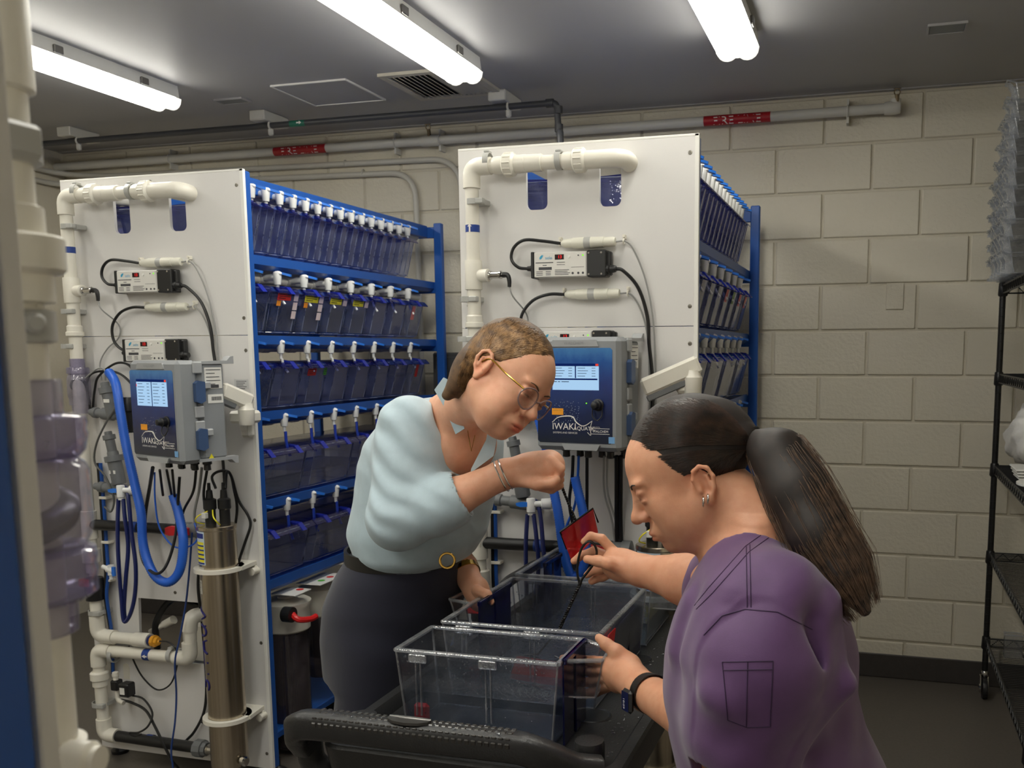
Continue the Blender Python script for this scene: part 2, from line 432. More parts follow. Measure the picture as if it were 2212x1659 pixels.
def sprinkler(x):
    m = MB().cyl((x, YP - .012, ZP + .02), (x, YP - .02, ZP + .05), .009, n=10)
    for a in (-.012, .012): m.tube([(x + a * .5, YP - .02, ZP + .045), (x + a, YP - .024, ZP + .058), (x + a * .3, YP - .026, ZP + .072)], .0025, 6, 3)
    m.cyl((x, YP - .026, ZP + .070), (x, YP - .027, ZP + .073), .016, n=12); m.build('sprinkler_head', M_BRASS, t)
sprinkler(.05); sprinkler(-2.11)
MB().lathe((-2.16, YP, ZP), (1, 0, 0), [(0, .024), (.012, .027), (.088, .027), (.1, .024)]).build('tee_fitting', M_CPVC, t)
for x in (-3.62, -2.30, -2.06, -.15):
    m = MB().torus((x, YP, ZP), (1, 0, 0), .023, .004, 20, 6); m.box((x - .005, YP - .004, ZP + .02), (x + .005, YP + .05, ZP + .05)); m.box((x - .005, YP - .004, ZP - .05), (x + .005, YP + .05, ZP - .021)); m.build('pipe_hanger', M_CPVC, t)
def fire_label(xa, xb):
    n = 20; r = RP + .0008
    m = MB().cyl((xa, YP, ZP), (xb, YP, ZP), r, n=n, caps=False); l = m.build('label', M_RED, t)
    def bend(p):
        a = p.y / (r + .0004); return Vector(((xa + xb) / 2 + p.x, YP - (r + .0006) * math.cos(a + .35 - 0.75), ZP + (r + .0006) * math.sin(a + .35 - .75)))
    MB().text('FIRE LINE', None, .052, bend=bend).build('lettering', M_LETTER, l, 0)
fire_label(PY(594, 322, YP).x, PY(706, 318, YP).x); fire_label(PY(1521, 260, YP).x, PY(1665, 250, YP).x)
M_COND = mat('painted_conduit', (196, 193, 184), 0.45, var=0.03)
yc = 4.318
t = thing('conduit', 'upper painted conduit bending down behind the second tank rack', 'conduit', (-3, yc, 2.43), 'painted conduits')
m = MB().pipe([(XL + .03, 1.5, 2.52), (XL + .03, yc - .03, 2.47), (XL + .3, yc, 2.45), (-1.97, yc, 2.425), (-1.955, yc, .5)], .014, 12, .16, 10); m.build('tube', M_COND, t)
for x in (-3.3, -2.6): MB().torus((x, yc, 2.435), (1, 0, 0), .0155, .003, 16, 6).build('strap', M_COND, t)
t = thing('conduit', 'lower painted conduit bending down the wall beside the left tank rack', 'conduit', (-3, yc, 2.38), 'painted conduits')
m = MB().pipe([(XL + .03, 1.5, 2.44), (XL + .03, yc - .03, 2.41), (XL + .3, yc, 2.40), (-2.215, yc, 2.372), (-2.20, yc, .4)], .014, 12, .14, 10); m.build('tube', M_COND, t)
for x in (-3.1, -2.5): MB().torus((x, yc, 2.385), (1, 0, 0), .0155, .003, 16, 6).build('strap', M_COND, t)
yd, zd = 3.90, 2.535
t = thing('grey_pipe', 'dark grey water pipe hung under the ceiling with an elbow down to the second rack', 'pipe', (-2.5, yd, zd))
e1 = PZ(1207, 226, zd); e2 = PY(1212, 288, e1.y); 
MB().pipe([(-4.2, yd, zd), (e1.x, yd, zd), (e1.x + .01, yd, e2.z - .01), (e1.x + .10, yd - .25, e2.z - .06), (e1.x + .12, yd - .3, 2.05)], .0135, 14, .02).build('tube', M_GREYP, t)
m = MB()
for a, b in (((e1.x - .045, yd, zd), (e1.x - .012, yd, zd)), ((e1.x + .008, yd, zd - .015), (e1.x + .008, yd, zd - .045)), ((e1.x + .01, yd, e2.z + .03), (e1.x + .01, yd, e2.z))): m.cyl(a, b, .018, n=14)
m.build('elbow_sockets', M_GREYP, t)
gl = MB().cyl((PZ(628, 268, zd).x, yd, zd), (PZ(662, 266, zd).x, yd, zd), .0142, n=14, caps=False).build('flow_label', mat('green_label', (30, 110, 90), .5), t)
MB().prism([[(0, -.003), (.014, -.003), (.014, -.008), (.026, 0), (.014, .008), (.014, .003), (0, .003)]], (PZ(645, 267, zd).x, yd - .0146, zd), (1, 0, 0), (0, 0, 1), .0005).build('arrow', M_LETTER, gl, 0)
for x in (-3.86, -2.76, -1.58):
    t2 = thing('pipe_hanger', {-3.86: 'white strut hanger at the far left end of the dark grey pipe', -2.76: 'white strut hanger holding the dark grey pipe over the left rack', -1.58: 'white strut hanger holding the dark grey pipe beside the louvred vent'}[x], 'hanger', (x, yd, ZC), 'strut hangers of the grey pipe')
    MB().box((x - .04, yd - .06, ZC - .045), (x + .04, yd + .13, ZC), .004).build('strut', M_CPVC, t2)
    m = MB().torus((x + .03, yd, zd), (1, 0, 0), .016, .005, 16, 8); m.box((x + .02, yd - .006, zd + .01), (x + .04, yd + .006, ZC - .04), .002); m.box((x + .018, yd - .010, zd - .045), (x + .042, yd + .010, zd - .012), .006); m.build('clamp', M_CPVC, t2)
t = thing('cover_plate', 'small painted blank cover plate on the block wall', 'plate', (.07, YB, 1.725))
a = PY(1915, 612, YB); b = PY(1951, 668, YB)
MB().box((a.x, YB - .010, b.z), (b.x, YB - .001, a.z), .002).build('plate', M_WALL, t)
for zz in (a.z - .018, b.z + .018): MB().cyl(((a.x + b.x) / 2, YB - .0095, zz), ((a.x + b.x) / 2, YB - .0115, zz), .003, n=8).build('screw', M_WALL, t)
t = thing('wall_box', 'dark grey electrical box on the wall between the two tank racks', 'box', (-1.98, 4.28, 1.2))
MB().box((-2.10, 4.22, .95), (-1.80, YB - .004, 1.49), .008).build('enclosure', mat('dark_grey_box', (70, 70, 72), .5), t)
MB().box((-2.08, 4.212, .97), (-1.82, 4.222, 1.47), .006).build('cover', mat('dark_grey_box', (70, 70, 72), .5), t)
# ================================================================= TANK RACKS
M_BLUE = mat('blue_powder_coat', (28, 84, 166), 0.38, var=0.03, vscale=5)
M_PANEL = mat('white_board', (224, 222, 220), 0.42, var=0.012, vscale=3, bump=0.04, bscale=400)
M_PEDGE = mat('white_board_edge', (236, 235, 230), 0.4, var=0.01)
M_SCREW = mat('screw_steel', (130, 126, 118), 0.35, 0.85, var=0.1)
M_PVC = mat('white_pvc', (232, 228, 216), 0.3, var=0.015, spec=0.55)
M_PVCL = mat('light_grey_pvc', (176, 176, 172), 0.35, var=0.03)
M_VALVE = mat('valve_plastic', (238, 238, 236), 0.32, var=0.01)
M_VBLUE = mat('valve_blue', (40, 120, 225), 0.35, var=0.03)
M_TUBEB = mat('blue_tubing', (28, 60, 170), 0.3, var=0.05)
M_BLK = mat('black_plastic', (26, 26, 27), 0.42, var=0.1)
M_RUB = mat('black_cable', (24, 24, 25), 0.38, var=0.08)
M_GREYC = mat('grey_cable', (150, 150, 148), 0.4, var=0.05)
M_TANK = clear('blue_tank_plastic', (230, 233, 246), haze=0.14, hazecol=(150, 160, 205))
M_TANKL = clear('dark_blue_lid', (128, 136, 210), haze=0.14, hazecol=(50, 58, 150))
M_RIM = clear('tank_edge', (150, 160, 205), haze=0.3, hazecol=(190, 198, 225))
M_WATER = clear('tank_water', (190, 205, 222), haze=0.05, hazecol=(150, 165, 185), ior=1.33)
M_NOTCH = mat('lid_latch_blue', (30, 45, 160), 0.25, var=0.04)
STK = {k: mat('sticker_' + k, c, 0.55, var=0.02) for k, c in dict(red=(215, 45, 40), yellow=(238, 226, 50), orange=(240, 150, 40), white=(226, 208, 208), green=(90, 190, 60), pink=(214, 120, 120), sage=(130, 160, 110)).items()}
Y0P = 2.68
XS = (-1.9893, -0.4961)
ZOFF = (0.0, 0.014)

def tank_proto(kind, wdt, hgt):
    """tank in local axes: +x is the front, y along the row, z up; origin under the middle of the front edge"""
    root = bpy.data.objects.new(kind, None); COL.objects.link(root); WLOC[root.name] = (0, 0, 0)
    hw = wdt / 2 - .002; t = .0022; d = .30; ch = min(.03, hw * .55)
    def outline(inset, zz):
        fx = .045 * zz / hgt; h = hw - inset
        return [(-d + inset, -h), (fx - ch * .55, -h), (fx - inset, -h + ch), (fx - inset, h - ch), (fx - ch * .55, h), (-d + inset, h)]
    m = MB(); top = hgt - .018
    o0 = outline(.006, 0); o1 = outline(0, .012); o2 = outline(0, top); n = 6
    vs = [(a - (.010 if a > -.2 else 0), b, 0) for a, b in o0] + [(a, b, .012) for a, b in o1] + [(a, b, top) for a, b in o2]
    fs = [tuple(range(n))[::-1]] + [(k * n + i, k * n + (i + 1) % n, (k + 1) * n + (i + 1) % n, (k + 1) * n + i) for k in (0, 1) for i in range(n)]
    m.add(vs, fs); m.build('body', M_TANK, root, 0)
    m = MB()                       # thick edges that catch the light
    for i in (1, 2, 3, 4): m.tube([Vector((*o1[i], .012)), Vector((*o2[i], top))], .0016, 5, 1)
    m.tube([Vector((*p, .006)) for p in (o1[1], o1[2], o1[3], o1[4])], .0017, 5, 1)
    m.tube([Vector((*p, top)) for p in o2 + o2[:1]], .0024, 5, 1)
    m.build('rim', M_RIM, root, 40)
    fx = .045
    m = MB(); m.prism([[(-d, top + .002), (fx - .055, top + .016), (fx - .012, top + .010), (fx + .006, top - .008), (fx + .004, top - .011), (fx - .014, top + .004), (-d, top - .003)]], (0, -hw, 0), (1, 0, 0), (0, 0, 1), -2 * hw)
    m.build('lid', M_TANKL, root, 30)
    if wdt > .1:
        for yy in ((0,) if wdt < .2 else (-wdt * .25, wdt * .25)):
            m = MB(); m.prism([[(fx - .05, top + .019), (fx - .010, top + .014), (fx + .012, top - .012), (fx - .004, top - .012)]], (0, yy - .012, 0), (1, 0, 0), (0, 0, 1), -.024); m.build('latch', M_NOTCH, root)
    return root
T_N = tank_proto('fish_tank', .0785, .178); T_M = tank_proto('fish_tank', .158, .17); T_L = tank_proto('fish_tank', .327, .178)
wm = {}
def add_water(tk, wdt, lvl):
    hw = wdt / 2 - .006; fx = .045 * lvl / .17
    if (wdt, lvl) not in wm: wm[wdt, lvl] = MB().prism([[(-.29, .006), (-.012, .006), (fx - .012, lvl), (-.29, lvl)]], (0, -hw, 0), (1, 0, 0), (0, 0, 1), -2 * hw).mesh('water', M_WATER, smooth=0)
    link('water', wm[wdt, lvl], tk)
def sticker(tk, col, ya, yb, za, zb, hgt=.17, txt=False):
    """flat label stuck on the sloping front of a tank"""
    o = .0025
    f = lambda z: .045 * z / hgt + o
    m = MB(); m.quad((f(za), ya, za), (f(za), yb, za), (f(zb), yb, zb), (f(zb), ya, zb)); s_ = m.build('sticker', STK[col], tk, 0, local=True)
    if txt:
        m = MB()
        for i in range(3):
            z = za + (zb - za) * (.22 + .28 * i); y1 = ya + (yb - ya) * .1; y2 = ya + (yb - ya) * (.9 if i else .6)
            m.quad((f(z) + .0004, y1, z), (f(z) + .0004, y2, z), (f(z + .0022) + .0004, y2, z + .0022), (f(z + .0022) + .0004, y1, z + .0022))
        m.build('print', M_BLK, s_, 0, local=True)

def valve_meshes():
    m = MB(); m.lathe((-.075, 0, 0), (1, 0, 0), [(0, .015), (.02, .015), (.03, .012), (.06, .0125), (.075, .014)], 12)
    m.lathe((0, 0, .020), (0, 0, -1), [(0, .006), (.004, .014), (.018, .0155), (.034, .013), (.046, .0115), (.048, .006), (.066, .0055), (.068, .003)], 12)
    m.ball((.002, 0, .012), (.018, .011, .010), 10, 6)
    body = m.mesh('valve', M_VALVE)
    m = MB(); m.prism([[(.0, -.006), (.016, -.009), (.032, -.006), (.035, 0), (.032, .006), (.016, .009), (.0, .006)]], (.012, 0, .004), (1, 0, -.25), (0, 1, .0), .008)
    hd = m.mesh('handle', M_VBLUE)
    return body, hd
VB, VH = valve_meshes()
m = MB().tube([(.004, 0, -.045), (.006, 0, -.09), (.018, .002, -.135)], .0055, 8, 5); TUBE_M = m.mesh('drip_tube', M_TUBEB)
m = MB().tube([(.004, 0, -.045), (.010, 0, -.07), (.026, .001, -.095)], .0045, 8, 4); TIP_M = m.mesh('drip_tip', M_VALVE)

def rack(ri, label):
    xs = XS[ri]; dz = ZOFF[ri]; xl = xs - .734; S = lambda x: xs + x
    t = thing('tank_rack', label, 'rack', (xs - .367, 3.4, 0), 'zebrafish tank racks' if False else 'blue tank racks')
    q = lambda px, py: PY(px, py, Y0P)
    dx = xs - XS[0]
    zt = 2.083 + dz
    # board in two panels with cut-outs
    sl = []
    for a, b in ((-.517, -.451), (-.291, -.226)):
        c = .018; zb_, z1 = 1.896 + dz, 2.026 + dz; L = []
        for cx, cz, a0 in ((a + c, zb_ + c, PI), (b - c, zb_ + c, 1.5 * PI), (b - c, z1 - c, 0), (a + c, z1 - c, .5 * PI)):
            L += [(cx + c * math.cos(a0 + .5 * PI * k / 4), cz + c * math.sin(a0 + .5 * PI * k / 4)) for k in range(5)]
        sl.append(L)
    zs = 1.551 + dz
    m = MB().prism([[(-.734, zs + .001), (0, zs + .001), (0, zt), (-.734, zt)]] + sl, (xs, Y0P, 0), (1, 0, 0), (0, 0, 1), -.012); p = m.build('front_panel', M_PANEL, t, 0)
    for x, z in ((-.025, 2.033), (-.023, 1.607), (-.71, 1.62), (-.36, 2.06)): MB().lathe((S(x), Y0P + .001, z + dz), (0, -1, 0), [(0, .0065), (.0018, .006), (.0022, .0028), (.0012, .0025)], 12).build('screw', M_SCREW, p)
    hole = [(-.535, .40), (-.23, .40), (-.23, .625), (-.525, .625)]
    m = MB().prism([[(-.734, .045), (0, .045), (0, zs - .001 - dz), (-.734, zs - .001 - dz)], hole], (xs, Y0P, dz), (1, 0, 0), (0, 0, 1), -.012); p = m.build('front_panel', M_PANEL, t, 0)
    for x, z in ((-.022, 1.501), (-.022, .93), (-.022, .5), (-.022, .10), (-.365, .655), (-.33, .075), (-.71, 1.48)): MB().lathe((S(x), Y0P + .001, z + dz), (0, -1, 0), [(0, .0065), (.0018, .006), (.0022, .0028), (.0012, .0025)], 12).build('screw', M_SCREW, p)
    m = MB().box((xs - .012, Y0P - .0005, .045 + dz), (xs + .001, Y0P + .0125, zt + .001), .001); m.box((xl, Y0P - .0005, zt - .006), (xs, Y0P + .0125, zt + .001), .001); m.build('panel_edge', M_PEDGE, t, 0)
    # frame
    for x in (xl + .002, xs - .042):
        MB().box((x, Y0P + .013, .04 + dz), (x + .04, Y0P + .043, zt - .002), .004).build('post', M_BLUE, t)
        MB().box((x, 4.126, .04 + dz), (x + .04, 4.156, zt + .012), .004).build('post', M_BLUE, t)
        for y in (2.74, 4.14): MB().lathe((x + .02, y, 0), (0, 0, 1), [(0, .03), (.012, .032), (.02, .022), (.03, .008), (.06 + dz, .008)], 14).build('foot', M_BLK, t)
    zrow = (1.828, 1.558, 1.296, .985, .70)
    ztop = 2.078 + dz
    for z in (ztop, 1.822 + dz, 1.548 + dz, 1.285 + dz, .97 + dz, .69 + dz, .13 + dz):
        MB().box((xl + .04, 4.13, z - .052 if z < 2 else z - .05), (xs - .04, 4.15, z), .002).build('crossbar', M_BLUE, t)
        if z > 1.9:
            for x in (xs - .085, xl + .075): MB().box((x - .012, 2.71, z - .05), (x + .012, 4.13, z + .006), .003).build('top_beam', M_BLUE, t)
    for z in (1.822, 1.552, 1.290, .980, .694):
        z += dz
        for sgn in (1, -1):
            xo = xs - .045 if sgn > 0 else xl + .045; xi = xs - .36 if sgn > 0 else xl + .36
            m = MB().prism([[(0, 0), (.0, -.03), (-.018, -.045), (-.30, -.045), (-.30, 0), (-.29, 0), (-.29, -.008), (-.01, -.008), (-.01, 0)]], (xo, 2.7, z), (sgn, 0, 0), (0, 0, 1), -1.43 * sgn); m.build('shelf', M_BLUE, t, 0)
    for side in ((1, -1) if ri == 0 else (1,)):
        rows = ((2.036, .0785, 15, 2.79), (1.757, .1605, 8, 2.752), (1.517, .1605, 8, 2.752), (1.257, .1605, 8, 2.752), (.953, .1605, 8, 2.744))
        if side < 0: rows = rows[:1]
        for k, (z, pitch, n, ys) in enumerate(rows):
            z += dz; xo = (xs - .052) if side > 0 else xl + .052
            m = MB().cyl((xo - side * .07, 2.70, z - .004), (xo - side * .07, 4.10, z - .004), .018, n=14)
            for i in range(0, n, 1 if n < 10 else 2): m.cyl((xo - side * .07, ys + i * pitch - .022, z - .004), (xo - side * .07, ys + i * pitch + .022, z - .004), .021, n=14)
            m.build('manifold', M_PVC, t)
            for i in range(n):
                v = link('valve', VB, t); v.location = Vector((xo, ys + i * pitch, z)) - Vector(WLOC[t.name]); h = link('handle', VH, v)
                v.rotation_euler = (0, 0, 0 if side > 0 else PI)
                h.rotation_euler = (0, 0, RND.uniform(.35, .7)); h.location = (0, 0, .006)
                if k >= 3: link('drip_tube', TUBE_M, v)
                elif k >= 1: link('drip_tip', TIP_M, v)
    if ri == 0:
        MB().box((xl + .05, 2.75, .10), (xs - .06, 4.1, .128), .004).build('floor_tray', M_BLUE, t)
    MB().box((xl + .36, 2.72, .2), (xl + .375, 4.1, 1.95), 0).build('centre_board', mat('rack_centre_board', (150, 152, 156), .6), t, 0) if False else None
    return t
R1 = rack(0, 'left blue tank rack with white front board, blue side full of tanks facing the aisle')
R2 = rack(1, 'second blue tank rack behind the two women, its white board turned to the camera')

ORD = ['first', 'second', 'third', 'fourth', 'fifth', 'sixth', 'seventh', 'eighth', 'ninth', 'tenth', 'eleventh', 'twelfth', 'thirteenth', 'fourteenth', 'last']
def place(proto, ri, row, i, label, side=1):
    zr = (1.828, 1.558, 1.296, .985, .70)[row] + ZOFF[ri]
    pitch = (.0785, .1625, .1625, .327, .327)[row]; y = 2.775 + i * pitch if row == 0 else 2.776 + i * pitch if row < 3 else 2.862 + i * pitch
    x = XS[ri] - .062 if side > 0 else XS[ri] - .734 + .062
    grp = ('left', 'second')[ri] + ' rack tanks, ' + ('top', 'second', 'third', 'fourth', 'fifth')[row] + ' row'
    return x, y, zr, grp
reg(T_N); reg(T_M); reg(T_L)
RN = ('left', 'second')
for ri in (0, 1):
    for i in range(15):
        x, y, z, g = place(T_N, ri, 0, i, '')
        dup(T_N, (x, y, z), 0, f'{ORD[i]} narrow clear tank from the white board, top row of the {RN[ri]} rack', g)['category'] = 'fish tank'
    for i in range(8):
        x, y, z, g = place(T_M, ri, 1, i, '')
        nm = ORD[i] if i < 7 else 'last'
        st = {0: {1: ' with red, orange and white stickers', 2: ' with yellow, orange and white stickers', 3: ' with a yellow and one white sticker', 4: ' with a yellow and one white sticker', 7: ' with a red patch inside'},
              1: {4: ' with a reddish sticker', 5: ' with a green sticker', 6: ' with a pink sticker', 7: ' with a pink sticker'}}[ri].get(i, '')
        tk = dup(T_M, (x, y, z), 0, f'{nm} mid-size tank from the board{st}, second row of {RN[ri]} rack', g); tk['category'] = 'fish tank'
        if ri == 0:
            if i in (1, 2, 3, 4, 0): add_water(tk, .1605, .105)
            if i == 1: sticker(tk, 'red', -.066, .012, .118, .143, txt=True); sticker(tk, 'orange', -.066, -.042, .098, .116); [sticker(tk, 'white', .030, .056, .118 - .031 * j, .145 - .031 * j) for j in range(3)]
            if i == 2: sticker(tk, 'yellow', -.066, .020, .118, .143, txt=True); sticker(tk, 'orange', -.066, -.042, .098, .116); [sticker(tk, 'white', .026, .054, .118 - .031 * j, .145 - .031 * j) for j in range(3)]
            if i in (3, 4): sticker(tk, 'yellow', -.062, .018, .118, .143, txt=True); sticker(tk, 'white', .028, .056, .115, .142)
            if i == 7: sticker(tk, 'pink', -.05, -.02, .08, .14)
        else:
            if i in (4, 5, 6, 7): sticker(tk, ('pink', 'sage', 'pink', 'pink')[i - 4], -.05, .0, .095, .14)
    for i in range(8 if ri == 0 else 0):
        x, y, z, g = place(T_M, ri, 2, i, '')
        st = {2: ' with a red and a green sticker', 7: ' with a red patch inside'}.get(i, '')
        tk = dup(T_M, (x, y, z), 0, f'{ORD[i] if i < 7 else "last"} mid-size tank from the board{st}, third row of {RN[ri]} rack', g); tk['category'] = 'fish tank'
        if i == 2: sticker(tk, 'red', -.066, -.012, .112, .138, txt=True); sticker(tk, 'green', .038, .058, .112, .138, txt=True)
        if i == 0: add_water(tk, .1605, .105)
        if i == 7: sticker(tk, 'red', -.03, -.005, .085, .14)
    for row in ((3, 4) if ri == 0 else (2,)):
        for i in range(4):
            if ri == 1: x, y, z, g = XS[1] - .062, 2.868 + i * .327, 1.310, 'second rack tanks, third row'
            else: x, y, z, g = place(T_L, ri, row, i, '')
            tk = dup(T_L, (x, y, z), 0, f'{ORD[i] if i < 3 else "last"} wide tank from the white board, {("third", "fourth", "fifth")[row - 2]} row of the {RN[ri]} rack', g); tk['category'] = 'fish tank'
            if row == 3 and i == 0: add_water(tk, .327, .07)
for i in range(5):
    dup(T_N, (XS[0] - .734 + .062, 2.79 + i * .0785, 1.828), PI, f'{ORD[i]} tank of the hidden far side, seen through the slots of the left board', 'left rack tanks, far side')['category'] = 'fish tank'
for i in range(5):
    dup(T_N, (XS[1] - .734 + .062, 2.79 + i * .0785, 1.842), PI, f'{ORD[i]} tank of the hidden far side, seen through the slots of the second board', 'second rack tanks, far side')['category'] = 'fish tank'
for T in (T_N, T_M, T_L):
    for c in list(T.children):
        for cc in list(c.children): bpy.data.objects.remove(cc)
        bpy.data.objects.remove(c)
    bpy.data.objects.remove(T)

# ----------------------------------------------------------------- filter housings under the left rack
M_FHEAD = mat('filter_head', (226, 222, 210), 0.4, var=0.02)
M_BOWL = clear('smoky_filter_bowl', (150, 145, 150), haze=0.25, hazecol=(120, 112, 118))
M_CART = mat('pleated_cartridge', (148, 140, 142), 0.7, var=0.06)
def canister(x, y, z0, z1, r, label, cart=True):
    t = thing('water_filter', label, 'filter', (x, y, z0), 'filter housings under the left rack')
    h = z1 - z0; zb = z1 - .13
    MB().lathe((x, y, zb), (0, 0, 1), [(0, r * 1.02), (.006, r * 1.1), (.085, r * 1.12), (.095, r * 1.18), (.108, r * 1.18), (.116, r * 1.0), (.122, r * .4), (.128, r * .38)], 28).build('head', M_FHEAD, t)
    MB().lathe((x, y, z0), (0, 0, 1), [(0, r * .5), (.01, r * .9), (.03, r), (zb - z0 - .0, r)], 28).build('bowl', M_BOWL, t)
    if cart:
        n = 48; m = MB(); prof = []
        for i in range(n * 2): a = PI * i / n; rr = r * (.93 if i % 2 else .84); prof.append((rr * math.cos(a), rr * math.sin(a)))
        m.prism([prof], (x, y, z0 + .02), (1, 0, 0), (0, 1, 0), zb - z0 - .03); m.build('cartridge', M_CART, t, 0)
    return t
t = canister(-2.085, 2.935, .015, .60, .076, 'near tall pleated filter under the left rack, with a red valve lever')
m = MB().tube([(-2.0, 2.84, .565), (-1.965, 2.83, .545), (-1.945, 2.875, .535), (-1.94, 2.905, .538)], .011, 8, 4); m.build('lever', mat('red_lever', (220, 40, 40), .35), t)
m = MB().cyl((-2.02, 2.83, .56), (-1.985, 2.83, .56), .028, n=16); m.build('valve_body', M_BLK, t)
t = canister(-2.085, 3.16, .215, .60, .072, 'shorter smoky filter behind the tall one, by the navy trousers', False)
MB().cyl((-2.085, 3.16, .3), (-2.085, 3.16, .47), .05, n=20).build('cartridge', mat('dark_cartridge', (60, 56, 58), .7), t)
for i, (px, py) in enumerate(((635, 1274), (672, 1252))):
    y = (2.90, 3.10)[i]
    t = thing('status_card', ('white status card lying on the near filter, with a red dot', 'longer white status card with a green and a red dot, behind the first')[i], 'card', (-2.04, y, .625), 'status cards on the filters')
    L = (.05, .09)[i]
    MB().box((-2.09, y - L, .622), (-1.985, y + L, .626), .001).build('card', M_PEDGE, t, 0)
    for j, cc in enumerate(('red',) if i == 0 else ('green', 'red')): MB().cyl((-2.02, y + (.03 if i == 0 else -.03 + .06 * j), .6259), (-2.02, y + (.03 if i == 0 else -.03 + .06 * j), .6266), .014, n=14).build('dot', STK[cc], t)
t = thing('drain_hose', 'black drain hose curving to the floor behind the filters', 'hose', (-2.1, 3.35, .2))
MB().tube([(-2.1, 3.36, .42), (-2.08, 3.35, .30), (-2.09, 3.33, .18), (-2.15, 3.25, .10), (-2.25, 3.2, .1)], .019, 10).build('tube', M_RUB, t)
t = thing('sump_tank', 'white sump box on the blue base tray inside the left rack', 'box', (-2.3, 3.7, .13))
MB().box((-2.62, 3.45, .13), (-2.06, 4.05, .44), .012).build('box', M_PANEL, t)
# ================================================================= EQUIPMENT ON THE WHITE BOARDS
def P1(px, py, off=.03): return PY(px, py, Y0P - off)
M_CLRP = clear('clear_pvc', (222, 220, 232), haze=0.22, hazecol=(178, 174, 198))
M_CLRP2 = clear('clear_pvc_thick', (204, 200, 220), haze=0.30, hazecol=(160, 155, 188))
M_STEEL = mat('brushed_steel', (196, 184, 165), 0.27, 1.0, var=0.16, vscale=26, stretch=(6, 6, .02), bump=0.0)
M_CHROME = mat('chrome', (205, 203, 200), 0.15, 1.0, var=0.03)
M_ALU = mat('aluminium_face', (214, 212, 208), 0.42, 0.25, var=0.02)
M_INK = mat('printed_ink', (70, 70, 74), 0.6, var=0.02)
M_INKB = mat('blue_ink', (60, 160, 200), 0.6, var=0.02)
M_FLOW = mat('flow_label_blue', (28, 62, 140), 0.5, var=0.03)
M_GENC = mat('grey_enclosure', (140, 143, 146), 0.5, var=0.02, bump=0.05, bscale=300)
M_GENC2 = mat('grey_enclosure_light', (162, 164, 166), 0.45, var=0.02)
M_LATCH = mat('slate_blue_latch', (62, 84, 122), 0.42, var=0.03)
M_HOSE = mat('blue_corrugated', (36, 98, 208), 0.38, var=0.04)
M_NAVY = mat('navy_tubing', (26, 38, 96), 0.28, var=0.05)
M_GPVC = mat('grey_pvc', (112, 114, 116), 0.42, var=0.04)
M_REDP = mat('red_plastic', (214, 40, 44), 0.35, var=0.03)
M_AMBER = mat('amber_cap', (226, 160, 40), 0.35, var=0.04)
DUPS = []      # things repeated on the second board: (thing, label for the copy)
def sleeve(m, a, b, r, n=16):
    a = Vector(a); b = Vector(b); d = (b - a).length; m.lathe(a, b - a, [(0, r * .98), (.002, r), (d - .002, r), (d, r * .98)], n)
def clamp(px, py, off, horiz, parent, r=.0235):
    p = P1(px, py, off); m = MB(); ax = (1, 0, 0) if horiz else (0, 0, 1)
    m.lathe(p - Vector(ax) * .008, ax, [(0, r), (0, r + .003), (.016, r + .003), (.016, r)], 20, cap=False)
    if horiz: m.box((p.x - .008, p.y, p.z - .012), (p.x + .008, Y0P, p.z + .012)); m.box((p.x - .009, p.y - .012, p.z + r), (p.x + .009, p.y + .012, p.z + r + .007), .002)
    else:
        m.box((p.x - .012, p.y, p.z - .008), (p.x + .03, Y0P, p.z + .008), .002); m.box((p.x + .01, p.y - r - .004, p.z - .008), (p.x + .036, p.y - r + .016, p.z + .008), .002)
    m.build('pipe_clamp', M_PVCL, parent)
# ---- return pipe: slot, two unions, elbow, down to the clear check valve
OF = .045
t = thing('water_pipe', 'white plumbing run along top and left edge of the left board, with clear check valve', 'pipe', P1(150, 640, OF))
A = P1(391, 409, OF); B = P1(140, 425, OF); B.z = A.z; xv = B.x; 
R_ = .0205
m = MB(); m.pipe([(A.x + .0, Y0P + .10, A.z - .012), (A.x, A.y, A.z), (B.x, A.y, A.z), (B.x, A.y, 1.33)], R_, 18, .04, 8); m.build('pipe', M_PVC, t)
m = MB()
m.pipe([(A.x, Y0P + .03, A.z - .01), (A.x, A.y, A.z), (A.x - .085, A.y, A.z)], .0262, 18, .045, 8); m.build('elbow', M_PVC, t)
m = MB(); m.pipe([(B.x + .062, A.y, A.z), (B.x, A.y, A.z), (B.x, A.y, A.z - .062)], .0258, 18, .036, 8); m.build('elbow', M_PVC, t)
def union(c, ax, parent, r=.034):
    c = Vector(c); m = MB(); m.lathe(c - Vector(ax) * .05, ax, [(0, .024), (.01, .0255), (.03, .0255), (.032, r - .003), (.036, r), (.062, r), (.066, r - .004), (.068, .026), (.1, .026), (.104, .023)], 22)
    for k in range(12):
        a = 2 * PI * k / 12; u, v, d = frame(ax); o = u * math.cos(a) + v * math.sin(a); m.cyl(c + o * (r - .001) - d * .012, c + o * (r - .001) + d * .01, .003, n=5)
    m.build('union', M_PVC, parent)
union((P1(318, 410, OF).x, A.y, A.z), (1, 0, 0), t); union((P1(203, 416, OF).x, A.y, A.z), (1, 0, 0), t)
sleeve(m := MB(), (P1(218, 416, OF).x, A.y, A.z), (P1(256, 414, OF).x, A.y, A.z), .0255); m.build('socket', M_PVC, t)
for px in (167, 284): clamp(px, 414, OF, True, t)
for py in (490, 673, 748): clamp(150, py, OF, False, t)
zz = lambda py: P1(152, py, OF).z
v = lambda py: (xv, A.y, zz(py))
sleeve(m := MB(), v(600), v(655), .026); m.cyl((xv, A.y, zz(629)), (xv + .05, A.y - .005, zz(629)), .017, n=16); m.lathe((xv + .02, A.y - .002, zz(629)), (1, -.1, 0), [(0, .019), (.03, .0195), (.033, .015)], 16); m.build('tee', M_PVC, t)
